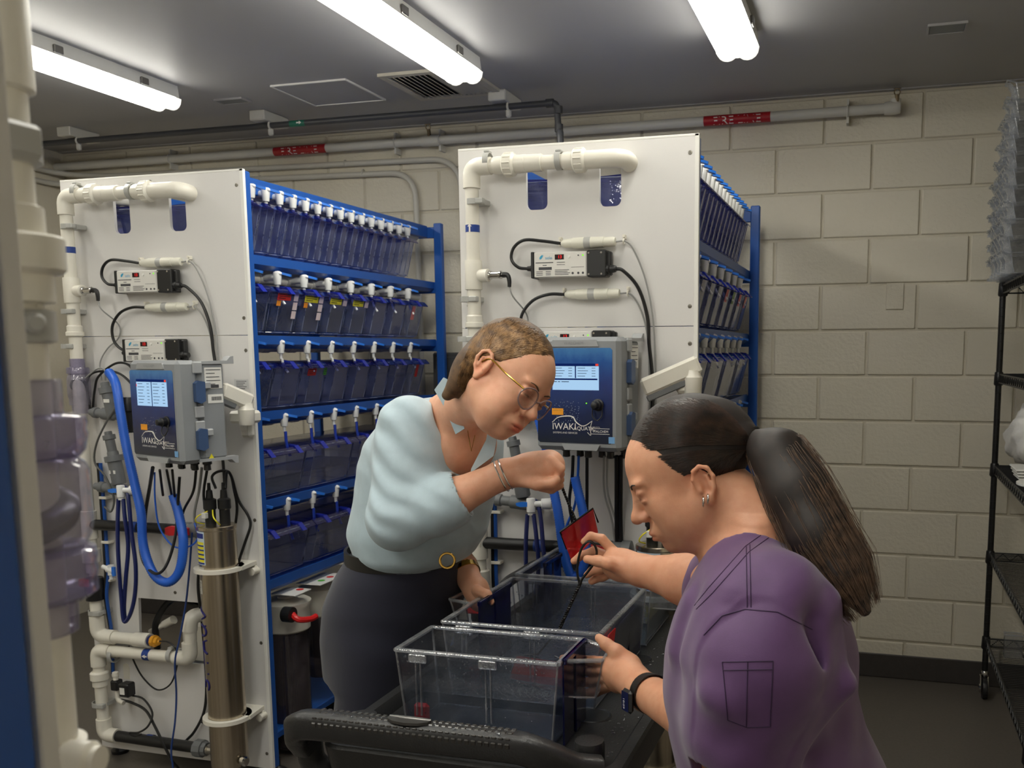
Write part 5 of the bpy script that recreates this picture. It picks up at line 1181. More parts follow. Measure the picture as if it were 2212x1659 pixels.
# ================================================================= CLEAR TANKS ON THE CART
M_CLR = clear('clear_polycarbonate', (240, 242, 246), haze=0.035, hazecol=(205, 210, 220), wet=.10)
M_CEDGE = clear('clear_edge', (222, 226, 232), haze=0.22, hazecol=(235, 236, 238), rough=.06, ior=1.75, wet=.25)
M_NAVYP = clear('navy_baffle', (34, 44, 140), haze=0.35, hazecol=(18, 26, 104), rough=.12)
M_CWAT = clear('clear_water', (226, 232, 238), haze=0.03, hazecol=(170, 178, 188), ior=1.33, wet=.22)
M_REDC = mat('red_clip_and_reflection', (226, 30, 34), .35, var=.05)  # clip on the middle tank, and net reflection painted into the nearest one
def cart_tank(label, x0, x1, y0, y1, lip, lvl, base=CZ, H=.168, lipc=None, baffles=(), seed=1):
    t = thing('fish_tank', label, 'fish tank', ((x0 + x1) / 2, (y0 + y1) / 2, base), 'clear tanks on the cart')
    b = .016; zr = base + H; z0 = base + .002
    lo = [(x0 + b, y0 + .008), (x1 - b, y0 + .008), (x1 - b, y1 - .008), (x0 + b, y1 - .008)]; hi = [(x0, y0), (x1, y0), (x1, y1), (x0, y1)]
    th = .0028
    li = [(x0 + b + th, y0 + .008 + th), (x1 - b - th, y0 + .008 + th), (x1 - b - th, y1 - .008 - th), (x0 + b + th, y1 - .008 - th)]; hi_ = [(x0 + th, y0 + th), (x1 - th, y0 + th), (x1 - th, y1 - th), (x0 + th, y1 - th)]
    vs = [(*p, z0) for p in lo] + [(*p, zr) for p in hi] + [(*p, zr) for p in hi_] + [(*p, z0 + th) for p in li]
    fs = [(3, 2, 1, 0)] + [(k * 4 + i, k * 4 + (i + 1) % 4, (k + 1) * 4 + (i + 1) % 4, (k + 1) * 4 + i) for k in range(3) for i in range(4)] + [(12, 13, 14, 15)]
    MB().add(vs, fs).build('body', M_CLR, t, 0)
    m = MB(); R = [Vector((*p, zr)) for p in hi]
    for i in range(4): sweep(m, [R[i], R[(i + 1) % 4]], rrect(.0055, .0035, .0015, 1), 1)
    m.build('rim', M_CEDGE, t, 0)
    for i in range(4): MB().tube([Vector((*lo[i], z0)), R[i]], .0022, 6, 1).build('corner_edge', M_CEDGE, t)
    m = MB(); m.tube([Vector((*p, z0 + .002)) for p in lo + lo[:1]], .0020, 5, 1); m.build('base_edge', M_CEDGE, t)
    for fx in (.12, .56):
        xx = x0 + (x1 - x0) * fx
        for dxx in (0, .010): MB().box((xx + dxx, y0 - .001, zr - .13), (xx + dxx + .0022, y0 + .004, zr - .012)).build('rib', M_CEDGE, t, 0)
        MB().box((xx - .012, y0 - .006, zr - .022), (xx + .026, y0 + .001, zr - .004), .002).build('rib_head', M_CEDGE, t, 0)
    if lip:
        xe = x1 if lip > 0 else x0; yc = lipc or (y0 + y1) / 2; s_ = lip; w0, w1 = .070, .034
        A_, B_, C_, D_ = (xe, yc - w0, zr), (xe, yc + w0, zr), (xe + s_ * .066, yc + w1, zr - .004), (xe + s_ * .072, yc - w1, zr - .004)
        m = MB()
        for p, q in ((A_, D_), (D_, C_), (C_, B_)): m.tube([p, q], .0042, 6, 1)
        m.build('lip_rim', M_CEDGE, t)
        E_, F_ = (xe + s_ * .052, yc - w1 * .6, zr - .085), (xe + s_ * .048, yc + w1 * .6, zr - .085); G_, H_ = (xe - s_ * .006, yc - w0 * .8, zr - .075), (xe - s_ * .006, yc + w0 * .8, zr - .075)
        m = MB(); 
        m.add([A_, D_, C_, B_, G_, E_, F_, H_], [(0, 1, 5, 4), (1, 2, 6, 5), (2, 3, 7, 6), (4, 5, 6, 7)]); m.build('lip', M_CLR, t, 0)
        for p, q in ((D_, E_), (C_, F_), (E_, F_), (G_, E_)): MB().tube([p, q], .0022, 5, 1).build('lip_edge', M_CEDGE, t)
    if lvl:
        fz = lvl / H; q = .0040
        wl = [(lo[i][0] * (1 - fz) + hi[i][0] * fz + (q if i in (0, 3) else -q), lo[i][1] * (1 - fz) + hi[i][1] * fz + (q if i < 2 else -q)) for i in range(4)]
        wb_ = [(li[i][0] + (.001 if i in (0, 3) else -.001), li[i][1] + (.001 if i < 2 else -.001)) for i in range(4)]
        MB().add([(*p, z0 + th + .001) for p in wb_] + [(*p, base + lvl) for p in wl], [(3, 2, 1, 0), (4, 5, 6, 7)] + [(i, (i + 1) % 4, 4 + (i + 1) % 4, 4 + i) for i in range(4)]).build('water', M_CWAT, t, 0)
    for (bx, ya, yb, za, zb_, tilt) in baffles:
        m = MB(); m.prism([[(ya, za), (yb, za), (yb, zb_), (ya, zb_)]], (bx, 0, 0), (0, 1, 0), (tilt, 0, 1), .003); bf = m.build('baffle', M_NAVYP, t, 0)
        m = MB(); m.box((bx + tilt * zb_ - .003, ya, zb_ - .012), (bx + tilt * zb_ + .008, yb, zb_), .002); m.box((bx + tilt * za - .002, (ya + yb) / 2 - .004, za), (bx + tilt * zb_ + .006, (ya + yb) / 2 + .004, zb_ - .01), .002); m.build('baffle_rib', M_NAVYP, bf, 0)
    rg = random.Random(seed); m = MB(); pts = []
    for _ in range(150):
        u = rg.random(); v_ = rg.random() ** .7; fy = y0 + .008 * (1 - v_) - .0006
        pts.append((x0 + .02 + u * (x1 - x0 - .04), fy, base + .02 + v_ * (H - .025)))
    for _ in range(60): pts.append((x0 + .01 + rg.random() * (x1 - x0 - .02), y1 - .006, base + .05 + rg.random() * (H - .06)))
    for _ in range(40): v_ = rg.random(); pts.append((x0 + b * (1 - v_) + .003, y0 + .01 + rg.random() * (y1 - y0 - .02), base + .02 + v_ * (H - .03)))
    drops('droplets', pts, t, (.0009, .0026), (0, 1, 0))
    pts = [(x0 + rg.random() * (x1 - x0), y0 + rg.uniform(-.004, .004), zr + .004) for _ in range(30)]
    drops('droplets', pts, t, (.0012, .0030))
    return t
TA = cart_tank('nearest clear tank on the cart, narrow, beaded with drops, its lip held by a hand', -.892, -.556, 1.600, 1.758, 1, .085, lipc=1.69, baffles=((-.552, 1.615, 1.752, CZ + .004, CZ + .174, 0.0),), seed=3)
MB().box((-.868, 1.616, CZ + .006), (-.835, 1.63, CZ + .055), .006).build('red_clip_and_reflection', M_REDC, TA)  # the net's red reflection in this corner, put in as a solid coloured piece
TB = cart_tank('wide clear tank in the middle of the cart, red net dipped in it', -.888, -.532, 1.800, 2.205, -1, .08, lipc=2.02, baffles=((-.862, 1.93, 2.12, CZ + .01, CZ + .180, 0.0), (-.548, 1.96, 2.195, CZ + .01, CZ + .135, 0.0)), seed=5)
m = MB().prism([[(0, 0), (.055, .0), (.075, .034), (.02, .034)]], (-.530, 1.83, CZ + .118), (0, 1, 0), (0, 0, 1), .003); m.build('red_clip_and_reflection', M_REDC, TB, 0)
TC = cart_tank('farthest clear tank on the cart, behind the hands holding nets', -.892, -.528, 2.245, 2.585, 1, .06, lipc=2.34, baffles=((-.858, 2.36, 2.50, CZ + .01, CZ + .176, 0.0),), seed=9)
t = thing('clear_cover', 'loose clear plastic lid lying under the cart handle', 'lid', (-.72, 1.53, CZ))
m = MB().box((-.80, 1.495, CZ + .002), (-.60, 1.585, CZ + .006), .0015); m.build('plate', M_CLR, t, 0)
for a, b in (((-.80, 1.495, CZ + .008), (-.60, 1.50, CZ + .008)), ((-.795, 1.52, CZ + .008), (-.62, 1.525, CZ + .008)), ((-.80, 1.495, CZ + .006), (-.80, 1.585, CZ + .006))): MB().tube([a, b], .0025, 6, 1).build('edge', M_CEDGE, t)
t = thing('clear_cover', 'second clear lid half hidden at the left end under the cart handle', 'lid', (-.89, 1.52, CZ))
m = MB().box((-.935, 1.492, CZ + .002), (-.845, 1.57, CZ + .006), .0015); m.build('plate', M_CLR, t, 0)
MB().tube([(-.93, 1.495, CZ + .008), (-.88, 1.52, CZ + .010), (-.85, 1.52, CZ + .008)], .0025, 6, 3).build('edge', M_CEDGE, t)

# ================================================================= NETS
def net_mat():
    m = bpy.data.materials.new('red_net'); m.use_nodes = True; nt = m.node_tree; nt.nodes.clear()
    out = nt.nodes.new('ShaderNodeOutputMaterial'); tr = nt.nodes.new('ShaderNodeBsdfTransparent'); tr.inputs[0].default_value = (1, .35, .3, 1)
    d = nt.nodes.new('ShaderNodeBsdfPrincipled'); d.inputs['Base Color'].default_value = (*lin((226, 34, 36)), 1); d.inputs['Roughness'].default_value = .45
    n = _noise(nt, 30, 3); mr = nt.nodes.new('ShaderNodeMapRange'); mr.inputs[3].default_value = .62; mr.inputs[4].default_value = .95; nt.links.new(n.outputs['Fac'], mr.inputs[0])
    mx = nt.nodes.new('ShaderNodeMixShader'); nt.links.new(mr.outputs[0], mx.inputs[0]); nt.links.new(tr.outputs[0], mx.inputs[1]); nt.links.new(d.outputs[0], mx.inputs[2]); nt.links.new(mx.outputs[0], out.inputs[0]); return m
M_NET = net_mat()
M_WIRE = mat('coated_wire', (22, 22, 22), 0.25, var=.05)
def net_bag(c00, c10, c11, c01, depth, parent, seed=1):
    """bag hanging from a four-sided frame (corners in order), sagging along depth"""
    rg = random.Random(seed); n = 13; c = [Vector(x) for x in (c00, c10, c11, c01)]; d = Vector(depth); vs = []
    for j in range(n):
        for i in range(n):
            u, v_ = i / (n - 1), j / (n - 1); p = c[0] * (1 - u) * (1 - v_) + c[1] * u * (1 - v_) + c[2] * u * v_ + c[3] * (1 - u) * v_
            k = (16 * u * (1 - u) * v_ * (1 - v_)) ** .45; vs.append(p + d * k * (1 + .12 * math.sin(9 * u + 2) * math.cos(7 * v_)) + Vector((rg.uniform(-1, 1), rg.uniform(-1, 1), rg.uniform(-1, 1))) * .0012 * k)
    fs = [(j * n + i, j * n + i + 1, (j + 1) * n + i + 1, (j + 1) * n + i) for j in range(n - 1) for i in range(n - 1)]
    return MB().add(vs, fs).build('net_bag', M_NET, parent, 80)
def twisted(m, a, b, r, turns):
    a = Vector(a); b = Vector(b); u, v_, d = frame(b - a); n = int(turns * 8)
    for ph in (0, PI): m.tube([a.lerp(b, i / n) + (u * math.cos(2 * PI * turns * i / n + ph) + v_ * math.sin(2 * PI * turns * i / n + ph)) * r * .8 for i in range(n + 1)], r, 6, 1)
# net 1, hanging from the blonde woman's fist
YN = 1.98
t = NET1 = thing('fish_net', 'small red fish net hanging from the raised fist, black wire frame', 'net', PY(1245, 1130, YN), 'red fish nets')
k1, k2, k3, k4 = PY(1210, 1149, YN - .01), PY(1281, 1098, YN + .01), PY(1292, 1128, YN + .05), PY(1224, 1186, YN + .03)
m = MB(); twisted(m, PY(1196, 1008, YN - .02), PY(1243, 1124, YN), .0021, 12); m.build('handle', M_WIRE, t)
m = MB().tube([k1, k2, k3], .0022, 6, 1); m.tube([k1, k4], .0020, 6, 1); m.build('frame', M_WIRE, t)
net_bag(k1, k2, PY(1292, 1150, YN + .04), PY(1236, 1215, YN + .04), (.0, .028, -.012), t, 3)
# net 2, in the dark haired woman's right hand
Y2 = 1.86
t = NET2 = thing('fish_net', 'red fish net dipped into the middle tank by a looped twisted black handle', 'net', PY(1250, 1250, Y2), 'red fish nets')
m = MB(); lp = [(1252, 1262), (1247, 1235), (1250, 1205), (1258, 1182), (1270, 1170), (1282, 1174), (1289, 1192), (1284, 1214), (1270, 1235), (1258, 1250), (1252, 1264)]
m.tube([PY(x, y, Y2 - .015) for x, y in lp], .0027, 8, 4); twisted(m, PY(1254, 1258, Y2 - .013), PY(1209, 1357, Y2 + .02), .0024, 11); m.build('handle', M_WIRE, t)
f1, f2 = Vector((-.755, 1.89, CZ + .075)), Vector((-.615, 1.87, CZ + .075))
m = MB().tube([PY(1209, 1357, Y2 + .02), (-.70, 1.885, CZ + .085), f1, f1 + Vector((0, -.045, -.04)), f2 + Vector((0, -.045, -.04)), f2, (-.66, 1.88, CZ + .085)], .0022, 6, 1); m.build('frame', M_WIRE, t)
net_bag(f1, f2, f2 + Vector((0, -.045, -.04)), f1 + Vector((0, -.045, -.04)), (0, .02, -.03), t, 4)

# ================================================================= WIRE SHELF AT THE RIGHT
M_WBLK = mat('black_wire', (20, 20, 21), 0.4, var=.08)
SX0, SX1, SY0, SY1 = .492, .95, 3.02, 4.2
t = thing('wire_rack', 'black wire shelving on casters against the block wall at the right', 'rack', (.7, 3.6, 0))
for x in (SX0, SX1):
    for y in (SY0, SY1):
        m = MB().cyl((x, y, .115), (x, y, 1.78), .0125, n=14); m.build('post', M_WBLK, t)
        m = MB()
        for k in range(46): m.torus((x, y, .16 + k * .035), (0, 0, 1), .0125, .0012, 12, 4)
        o = m.build('post_grooves', M_WBLK, t); o['kind'] = 'stuff'
        m = MB().lathe((x, y, .118), (0, 0, -1), [(0, .012), (.006, .016), (.02, .017), (.03, .012)], 12); m.prism([[(-.015, 0), (.015, 0), (.03, -.05), (.012, -.06), (-.012, -.03)]], (x - .016, y - .01, .098), (0, -1, 0), (0, 0, 1), .004); m.prism([[(-.015, 0), (.015, 0), (.03, -.05), (.012, -.06), (-.012, -.03)]], (x + .014, y - .01, .098), (0, -1, 0), (0, 0, 1), .004); fk = m.build('caster_fork', M_CHROME, t)
        MB().lathe((x - .012, y - .022, .045), (1, 0, 0), [(0, .030), (.003, .043), (.012, .045), (.021, .043), (.024, .030)], 22).build('wheel', M_BLK, fk)
        MB().lathe((x - .017, y - .022, .045), (-1, 0, 0), [(0, .022), (.006, .018), (.008, .008)], 12).build('hub', M_CHROME, fk)
SHZ = (1.745, 1.380, .998, .624, .248)
for z in SHZ:
    for x in (SX0, SX1):
        for y in (SY0, SY1): MB().lathe((x, y, z + .022), (0, 0, -1), [(0, .015), (.004, .017), (.05, .0195), (.056, .016)], 14).build('sleeve', M_WBLK, t)
    m = MB()
    for x in (SX0, SX1):
        m.tube([(x, SY0, z + .012), (x, SY1, z + .012)], .0034, 6, 1); m.tube([(x, SY0, z - .022), (x, SY1, z - .022)], .0034, 6, 1)
        n = 44; m.tube([(x, SY0 + .02 + (SY1 - SY0 - .04) * i / n, z + (.010 if i % 2 else -.020)) for i in range(n + 1)], .0024, 5, 1)
    for y in (SY0, SY1):
        m.tube([(SX0, y, z + .012), (SX1, y, z + .012)], .0034, 6, 1); m.tube([(SX0, y, z - .022), (SX1, y, z - .022)], .0034, 6, 1)
        n = 14; m.tube([(SX0 + .02 + (SX1 - SX0 - .04) * i / n, y, z + (.010 if i % 2 else -.020)) for i in range(n + 1)], .0024, 5, 1)
    m.build('shelf_frame', M_WBLK, t)
    m = MB(); n = 58
    for i in range(n): y = SY0 + .02 + (SY1 - SY0 - .04) * i / (n - 1); m.tube([(SX0, y, z + .014), (SX1, y, z + .014)], .0018, 5, 1)
    for x in (SX0 + .12, SX0 + .30): m.tube([(x, SY0, z + .008), (x, SY1, z + .008)], .0032, 6, 1)
    o = m.build('shelf_wires', M_WBLK, t); o['kind'] = 'stuff'
# clear spare tanks stacked on the top shelf
M_SPARE = clear('spare_clear', (236, 238, 240), haze=.10, hazecol=(205, 205, 208), ior=1.6, rough=.05)
def spare():
    root = bpy.data.objects.new('clear_box', None); COL.objects.link(root); WLOC[root.name] = (0, 0, 0)
    # low clear trough, open on top, its nose to -x with a raised V lip
    m = MB(); w_ = .072; L = [(-.10, .075), (-.085, .004), (.20, .0), (.21, .070)]
    vs = []; 
    for y in (-w_ / 2, w_ / 2): vs += [(a, y, b) for a, b in L]
    m.add(vs, [(0, 1, 2, 3), (7, 6, 5, 4), (1, 5, 6, 2), (0, 4, 5, 1), (2, 6, 7, 3)]); m.build('body', M_SPARE, root, 0, local=True)
    m = MB()
    for y in (-w_ / 2, w_ / 2): m.tube([(-.10, y, .075), (.21, y, .07)], .003, 5, 1); m.tube([(-.10, y, .075), (-.085, y, .004), (.2, y, 0)], .0024, 5, 1)
    m.tube([(-.10, -w_ / 2, .075), (-.13, -w_ / 2, .085), (-.13, w_ / 2, .085), (-.10, w_ / 2, .075)], .0035, 5, 1)
    m.build('rim', M_CEDGE, root, 40, local=True)
    m = MB(); m.prism([[(-.128, .004), (-.085, .004), (-.097, .06), (-.118, .083), (-.13, .083), (-.112, .05), (-.112, .02), (-.128, .014)]], (0, -.012, 0), (1, 0, 0), (0, 0, 1), -.024); m.build('lip', M_CEDGE, root, 0, local=True)
    return root
SP = spare(); reg(SP)
k = 0
for c in range(6):
    for l in range(6 + c):
        dup(SP, (SX0 + .055 + RND.uniform(-.006, .006), 4.13 - c * .082, SHZ[0] + .018 + l * .0585), RND.uniform(-.03, .03), f'clear plastic trough, level {["one", "two", "three", "four", "five", "six", "seven", "eight", "nine", "ten", "eleven"][l]} of stack {["one", "two", "three", "four", "five", "six"][c]} counted from the wall, top wire shelf', 'clear troughs stacked on the wire shelf')['category'] = 'box'
for c in list(SP.children): bpy.data.objects.remove(c)
bpy.data.objects.remove(SP)
# wrapped bundle and trays on the middle shelf
M_BAG = mat('white_film', (222, 220, 216), .35, var=.08, vscale=14, bump=.5, bscale=26)
t = thing('plastic_bag', 'white plastic bag of supplies on the middle wire shelf', 'bag', (.62, 4.0, 1.03))
bmx = bmesh.new(); bmesh.ops.create_icosphere(bmx, subdivisions=4, radius=1)
for v_ in bmx.verts:
    c = v_.co; s_ = .9 + .10 * math.sin(7 * c.x + 3 * c.z) * math.cos(5 * c.y + 2) + .05 * math.sin(13 * c.z + 9 * c.y)
    sh = 1 - .25 * max(0, c.z); v_.co = Vector((c.x * .125 * s_ * sh, c.y * .16 * s_ * sh, (c.z * .15 * s_ if c.z > -.75 else -.75 * .15)))
me = bpy.data.meshes.new('film'); bmx.to_mesh(me); bmx.free(); me.materials.append(M_BAG); me.polygons.foreach_set('use_smooth', [True] * len(me.polygons)); o = link('film', me, t); o.location = (0, 0, .115 + .015)
t = thing('stacked_tray', 'white trays stacked at the foot of the plastic bag, middle wire shelf', 'tray', (.6, 3.9, 1.012))
for k in range(4): MB().box((.52 - .004 * k, 3.70, 1.014 + .011 * k), (.74, 3.86 + .01 * k, 1.022 + .011 * k), .003).build('tray', M_PEDGE, t)
t = thing('bucket_lid', 'flat white lid resting tilted at the edge of the middle wire shelf', 'lid', (.6, 3.6, 1.012))
MB().lathe((.60, 3.58, 1.013), (0, 0, 1), [(0, .10), (.004, .106), (.012, .106), (.013, .09), (.013, 0)], 30).build('disc', M_PEDGE, t)
t = thing('clear_scoop', 'small clear plastic piece standing on the lowest wire shelf', 'container', (.56, 3.95, .262))
MB().box((.53, 3.93, .263), (.60, 3.97, .36), .006).build('body', M_SPARE, t, 0)
MB().tube([(.53, 3.93, .36), (.60, 3.93, .36), (.60, 3.97, .36), (.53, 3.97, .36), (.53, 3.93, .36)], .0025, 5, 1).build('rim', M_CEDGE, t)

# ================================================================= RACK BESIDE THE CAMERA
t = thing('tank_rack', 'near rack cut by the left edge of the picture, blue post and white board edge', 'rack', (-.8, .0, 0))
ex = -.4325
MB().box((ex - .70, .385, .04), (ex, .3975, 2.083), .0012).build('front_panel', M_PANEL, t, 0)
MB().box((ex - .04, .340, .04), (ex - .0005, .3845, 2.08), .004).build('post', M_BLUE, t)
MB().box((ex - .70, .340, .04), (ex - .66, .3845, 2.08), .004).build('post', M_BLUE, t)
MB().box((ex - .04, -1.1, .04), (ex - .0005, -1.06, 2.09), .004).build('post', M_BLUE, t)
MB().box((ex - .70, -1.1, .04), (ex - .66, -1.06, 2.09), .004).build('post', M_BLUE, t)
for z in (.69, .98, 1.27, 1.545, 1.81, 2.07): MB().box((ex - .66, -1.06, z - .045), (ex - .05, .34, z), .003).build('shelf', M_BLUE, t)
for z in (1.552,): MB().box((ex - .041, .3395, z - .0012), (ex + .0004, .3842, z + .0012)).build('post_joint', M_PEDGE, t, 0)
xa, ya = -.503, .4475
pz = lambda py: PY(20, py, ya).z
t = thing('water_pipe', 'large blurred white plumbing with a clear ball check valve, close at the left', 'pipe', (xa, ya, 1.4))
MB().cyl((xa, ya, 1.20), (xa, ya, pz(820)), .0211, n=28).build('pipe', M_PVC, t)
MB().cyl((xa, ya, pz(820) - .002), (xa, ya, 2.05), .0211, n=28).build('pipe', M_PVC, t)
def sec(nm, prof, mt):
    """prof = [(pixel row, radius)] from top to bottom"""
    z0 = pz(prof[0][0]); MB().lathe((xa, ya, z0), (0, 0, -1), [(z0 - pz(y), r) for y, r in prof], 36).build(nm, mt, t)
sec('socket', [(-200, .0245), (60, .0252), (184, .0252), (190, .0222)], M_PVC)
sec('clamp', [(262, .0225), (266, .0262), (345, .0262), (349, .0225)], M_PVCL)
MB().box((xa + .004, ya + .010, pz(345)), (xa + .030, .41, pz(268)), .003).build('clamp_foot', M_PVCL, t)
sec('union', [(440, .0225), (444, .0248), (502, .0252), (506, .0325), (512, .0345), (580, .0345), (588, .0322), (592, .0275), (652, .0275), (656, .0225)], M_PVC)
sec('clamp', [(668, .0225), (672, .0268), (738, .0268), (742, .0225)], M_PVCL)
m = MB().lathe((xa + .024, ya - .004, pz(700)), (1, -.5, 0), [(0, .007), (.008, .006), (.010, .004)], 12); m.build('clamp_bolt', M_PVCL, t)
sec('clear_socket', [(820, .0262), (824, .0268), (895, .0268), (897, .03)], M_CLRP)
sec('clear_collar', [(896, .034), (902, .0385), (916, .0395), (930, .0385), (942, .0395), (958, .0385), (975, .0375), (990, .034)], M_CLRP2)
sec('clear_body', [(990, .0315), (1004, .0365), (1020, .0385), (1130, .0392), (1160, .0375), (1178, .035)], M_CLRP)
m = MB(); zc = pz(1118); m.lathe((xa, ya, zc), (.25, -.35, 1), [(-.012, .012), (-.008, .024), (-.002, .031), (.002, .0322), (.006, .0322), (.008, .030), (.011, .022), (.012, .0)], 30); m.build('check_ball', mat('smoky_flap', (96, 90, 92), .25, var=.15), t)
sec('clear_collar', [(1180, .034), (1190, .0392), (1206, .0400), (1222, .0388), (1236, .0400), (1254, .0388), (1280, .0392), (1292, .034)], M_CLRP2)
sec('clear_socket', [(1290, .031), (1296, .0272), (1362, .0265), (1366, .0222)], M_CLRP)
sec('elbow', [(1592, .0225), (1597, .0262), (1700, .0262), (1750, .0262)], M_PVC)
MB().lathe((xa + .02, ya, pz(1622)), (1, .2, 0), [(0, .012), (.016, .012), (.018, .009), (.022, .009)], 14).build('side_port', M_PVC, t)
# ================================================================= PEOPLE: implicit surfaces -> meshes
from mathutils.bvhtree import BVHTree
CR, CD, CF = [np.array(RM[i]) for i in range(3)]      # image right, image down, away from the camera
CAMP = np.array([0, 0, CAMH])
def A3(v): return np.array([float(x) for x in v])
def P_(px, py, Y): return A3(PY(px, py, Y))
class Field:
    """signed distance field on a grid, built from blended rounded shapes"""
    def __init__(s, lo, hi, h):
        s.lo = np.array(lo, float); s.h = h; s.n = np.ceil((np.array(hi) - s.lo) / h).astype(int) + 1
        s.D = np.full(s.n, 1.0, np.float32)
    def sl(s, lo, hi):
        a = np.clip(np.floor((np.array(lo) - s.lo) / s.h).astype(int), 0, s.n); b = np.clip(np.ceil((np.array(hi) - s.lo) / s.h).astype(int) + 1, 0, s.n)
        if (b - a).min() <= 0: return None, None
        ax = [(s.lo[i] + s.h * np.arange(a[i], b[i])).astype(np.float32) for i in range(3)]
        return tuple(slice(a[i], b[i]) for i in range(3)), np.meshgrid(*ax, indexing='ij', sparse=True)
    def put(s, key, d, k, mode):
        V = s.D[key]
        if mode == 'sub': d = -d
        if k <= 0: R = np.minimum(V, d) if mode == 'add' else np.maximum(V, d)
        else:
            q = np.maximum(k - np.abs(V - d), 0) / k
            R = np.minimum(V, d) - q * q * k * .25 if mode == 'add' else np.maximum(V, d) + q * q * k * .25
        s.D[key] = R
    def cone(s, a, b, ra, rb, k=.01, mode='add'):
        a = np.array(a, float); b = np.array(b, float); m = max(ra, rb) + max(k, .0) * 1.5 + .02
        key, G = s.sl(np.minimum(a, b) - m, np.maximum(a, b) + m)
        if key is None: return s
        ba = b - a; L2 = float(ba @ ba) + 1e-12
        t = np.clip(((G[0] - a[0]) * ba[0] + (G[1] - a[1]) * ba[1] + (G[2] - a[2]) * ba[2]) / L2, 0, 1)
        d = np.sqrt((G[0] - a[0] - ba[0] * t) ** 2 + (G[1] - a[1] - ba[1] * t) ** 2 + (G[2] - a[2] - ba[2] * t) ** 2) - (ra + (rb - ra) * t)
        s.put(key, d.astype(np.float32), k, mode); return s
    def chain(s, pts, rs, k=.008, mode='add'):
        for i in range(len(pts) - 1): s.cone(pts[i], pts[i + 1], rs[i], rs[i + 1], k, mode)
        return s
    def ell(s, c, r, R=None, k=.01, mode='add'):
        """ellipsoid; R rows = local axes in world"""
        c = np.array(c, float); r = np.array(r, float); m = r.max() + max(k, 0) * 1.5 + .02
        key, G = s.sl(c - m, c + m)
        if key is None: return s
        X = [G[i] - c[i] for i in range(3)]
        if R is not None: X = [R[j][0] * X[0] + R[j][1] * X[1] + R[j][2] * X[2] for j in range(3)]
        q = np.sqrt((X[0] / r[0]) ** 2 + (X[1] / r[1]) ** 2 + (X[2] / r[2]) ** 2); g = np.sqrt((X[0] / r[0] ** 2) ** 2 + (X[1] / r[1] ** 2) ** 2 + (X[2] / r[2] ** 2) ** 2) + 1e-9
        d = q * (q - 1) / g
        s.put(key, d.astype(np.float32), k, mode); return s
    def stack(s, secs, k=.02, mode='add', p=2.0, grow=0.0):
        """body of stacked ellipses: (z, cx, cy, rx, ry), any order in z"""
        S = np.array(sorted(secs)); z = S[:, 0]; m = .03 + grow
        lo = [(S[:, 1] - S[:, 3]).min() - m, (S[:, 2] - S[:, 4]).min() - m, z[0] - m]; hi = [(S[:, 1] + S[:, 3]).max() + m, (S[:, 2] + S[:, 4]).max() + m, z[-1] + m]
        key, G = s.sl(lo, hi)
        if key is None: return s
        zz = G[2].ravel(); zc = np.clip(zz, z[0], z[-1])
        def smooth(col):      # monotone-ish cubic
            f = np.interp(zc, z, S[:, col]); w_ = .012
            return (np.interp(np.clip(zc - w_, z[0], z[-1]), z, S[:, col]) + 2 * f + np.interp(np.clip(zc + w_, z[0], z[-1]), z, S[:, col])) / 4
        cx, cy, rx, ry = [smooth(i).astype(np.float32)[None, None, :] for i in (1, 2, 3, 4)]
        rx = rx + grow; ry = ry + grow
        u = np.abs((G[0] - cx) / rx); v = np.abs((G[1] - cy) / ry)
        q = (u ** p + v ** p) ** (1 / p); d2 = (q - 1) * np.minimum(rx, ry) * .9 + 0 * G[2]
        dz = np.abs(zz - zc)[None, None, :].astype(np.float32)
        d = np.where(dz > 0, np.sqrt(np.maximum(d2, 0) ** 2 + dz ** 2) + np.minimum(d2, 0) * 0, d2)
        s.put(key, d.astype(np.float32), k, mode); return s
    def halfspace(s, p, n, k=.004):
        """keep the side the normal points away from"""
        key, G = s.sl(s.lo, s.lo + s.h * s.n); n = np.array(n, float); n /= np.linalg.norm(n)
        d = ((G[0] - p[0]) * n[0] + (G[1] - p[1]) * n[1] + (G[2] - p[2]) * n[2]).astype(np.float32)
        s.put(key, -d, k, 'sub'); return s
    def fold(s, pts, r, depth, k=.012):
        """soft ridge (depth>0) or crease (depth<0) along points lying on the surface"""
        for i in range(len(pts) - 1): s.cone(pts[i], pts[i + 1], r, r, k, 'add' if depth > 0 else 'sub')
        return s
    def mesh(s, smooth=0):
        D = s.D; S = D < 0
        c = S[:-1, :-1, :-1].astype(np.int8)
        for dx, dy, dz in ((1, 0, 0), (0, 1, 0), (1, 1, 0), (0, 0, 1), (1, 0, 1), (0, 1, 1), (1, 1, 1)):
            c = c + S[dx:S.shape[0] - 1 + dx, dy:S.shape[1] - 1 + dy, dz:S.shape[2] - 1 + dz]
        I = np.argwhere((c > 0) & (c < 8)); cs = np.array(c.shape)
        flat = (I[:, 0] * cs[1] + I[:, 1]) * cs[2] + I[:, 2]
        pos = np.zeros((len(I), 3)); cnt = np.zeros(len(I))
        for ax in range(3):
            o1, o2 = [a for a in range(3) if a != ax]
            for a in (0, 1):
                for b in (0, 1):
                    J = I.copy(); J[:, o1] += a; J[:, o2] += b; K = J.copy(); K[:, ax] += 1
                    d0 = D[J[:, 0], J[:, 1], J[:, 2]]; d1 = D[K[:, 0], K[:, 1], K[:, 2]]; m = (d0 < 0) != (d1 < 0)
                    t = d0[m] / (d0[m] - d1[m]); q = J[m].astype(float); q[:, ax] += t; pos[m] += q; cnt[m] += 1
        pos = s.lo + s.h * pos / cnt[:, None]
        F = []
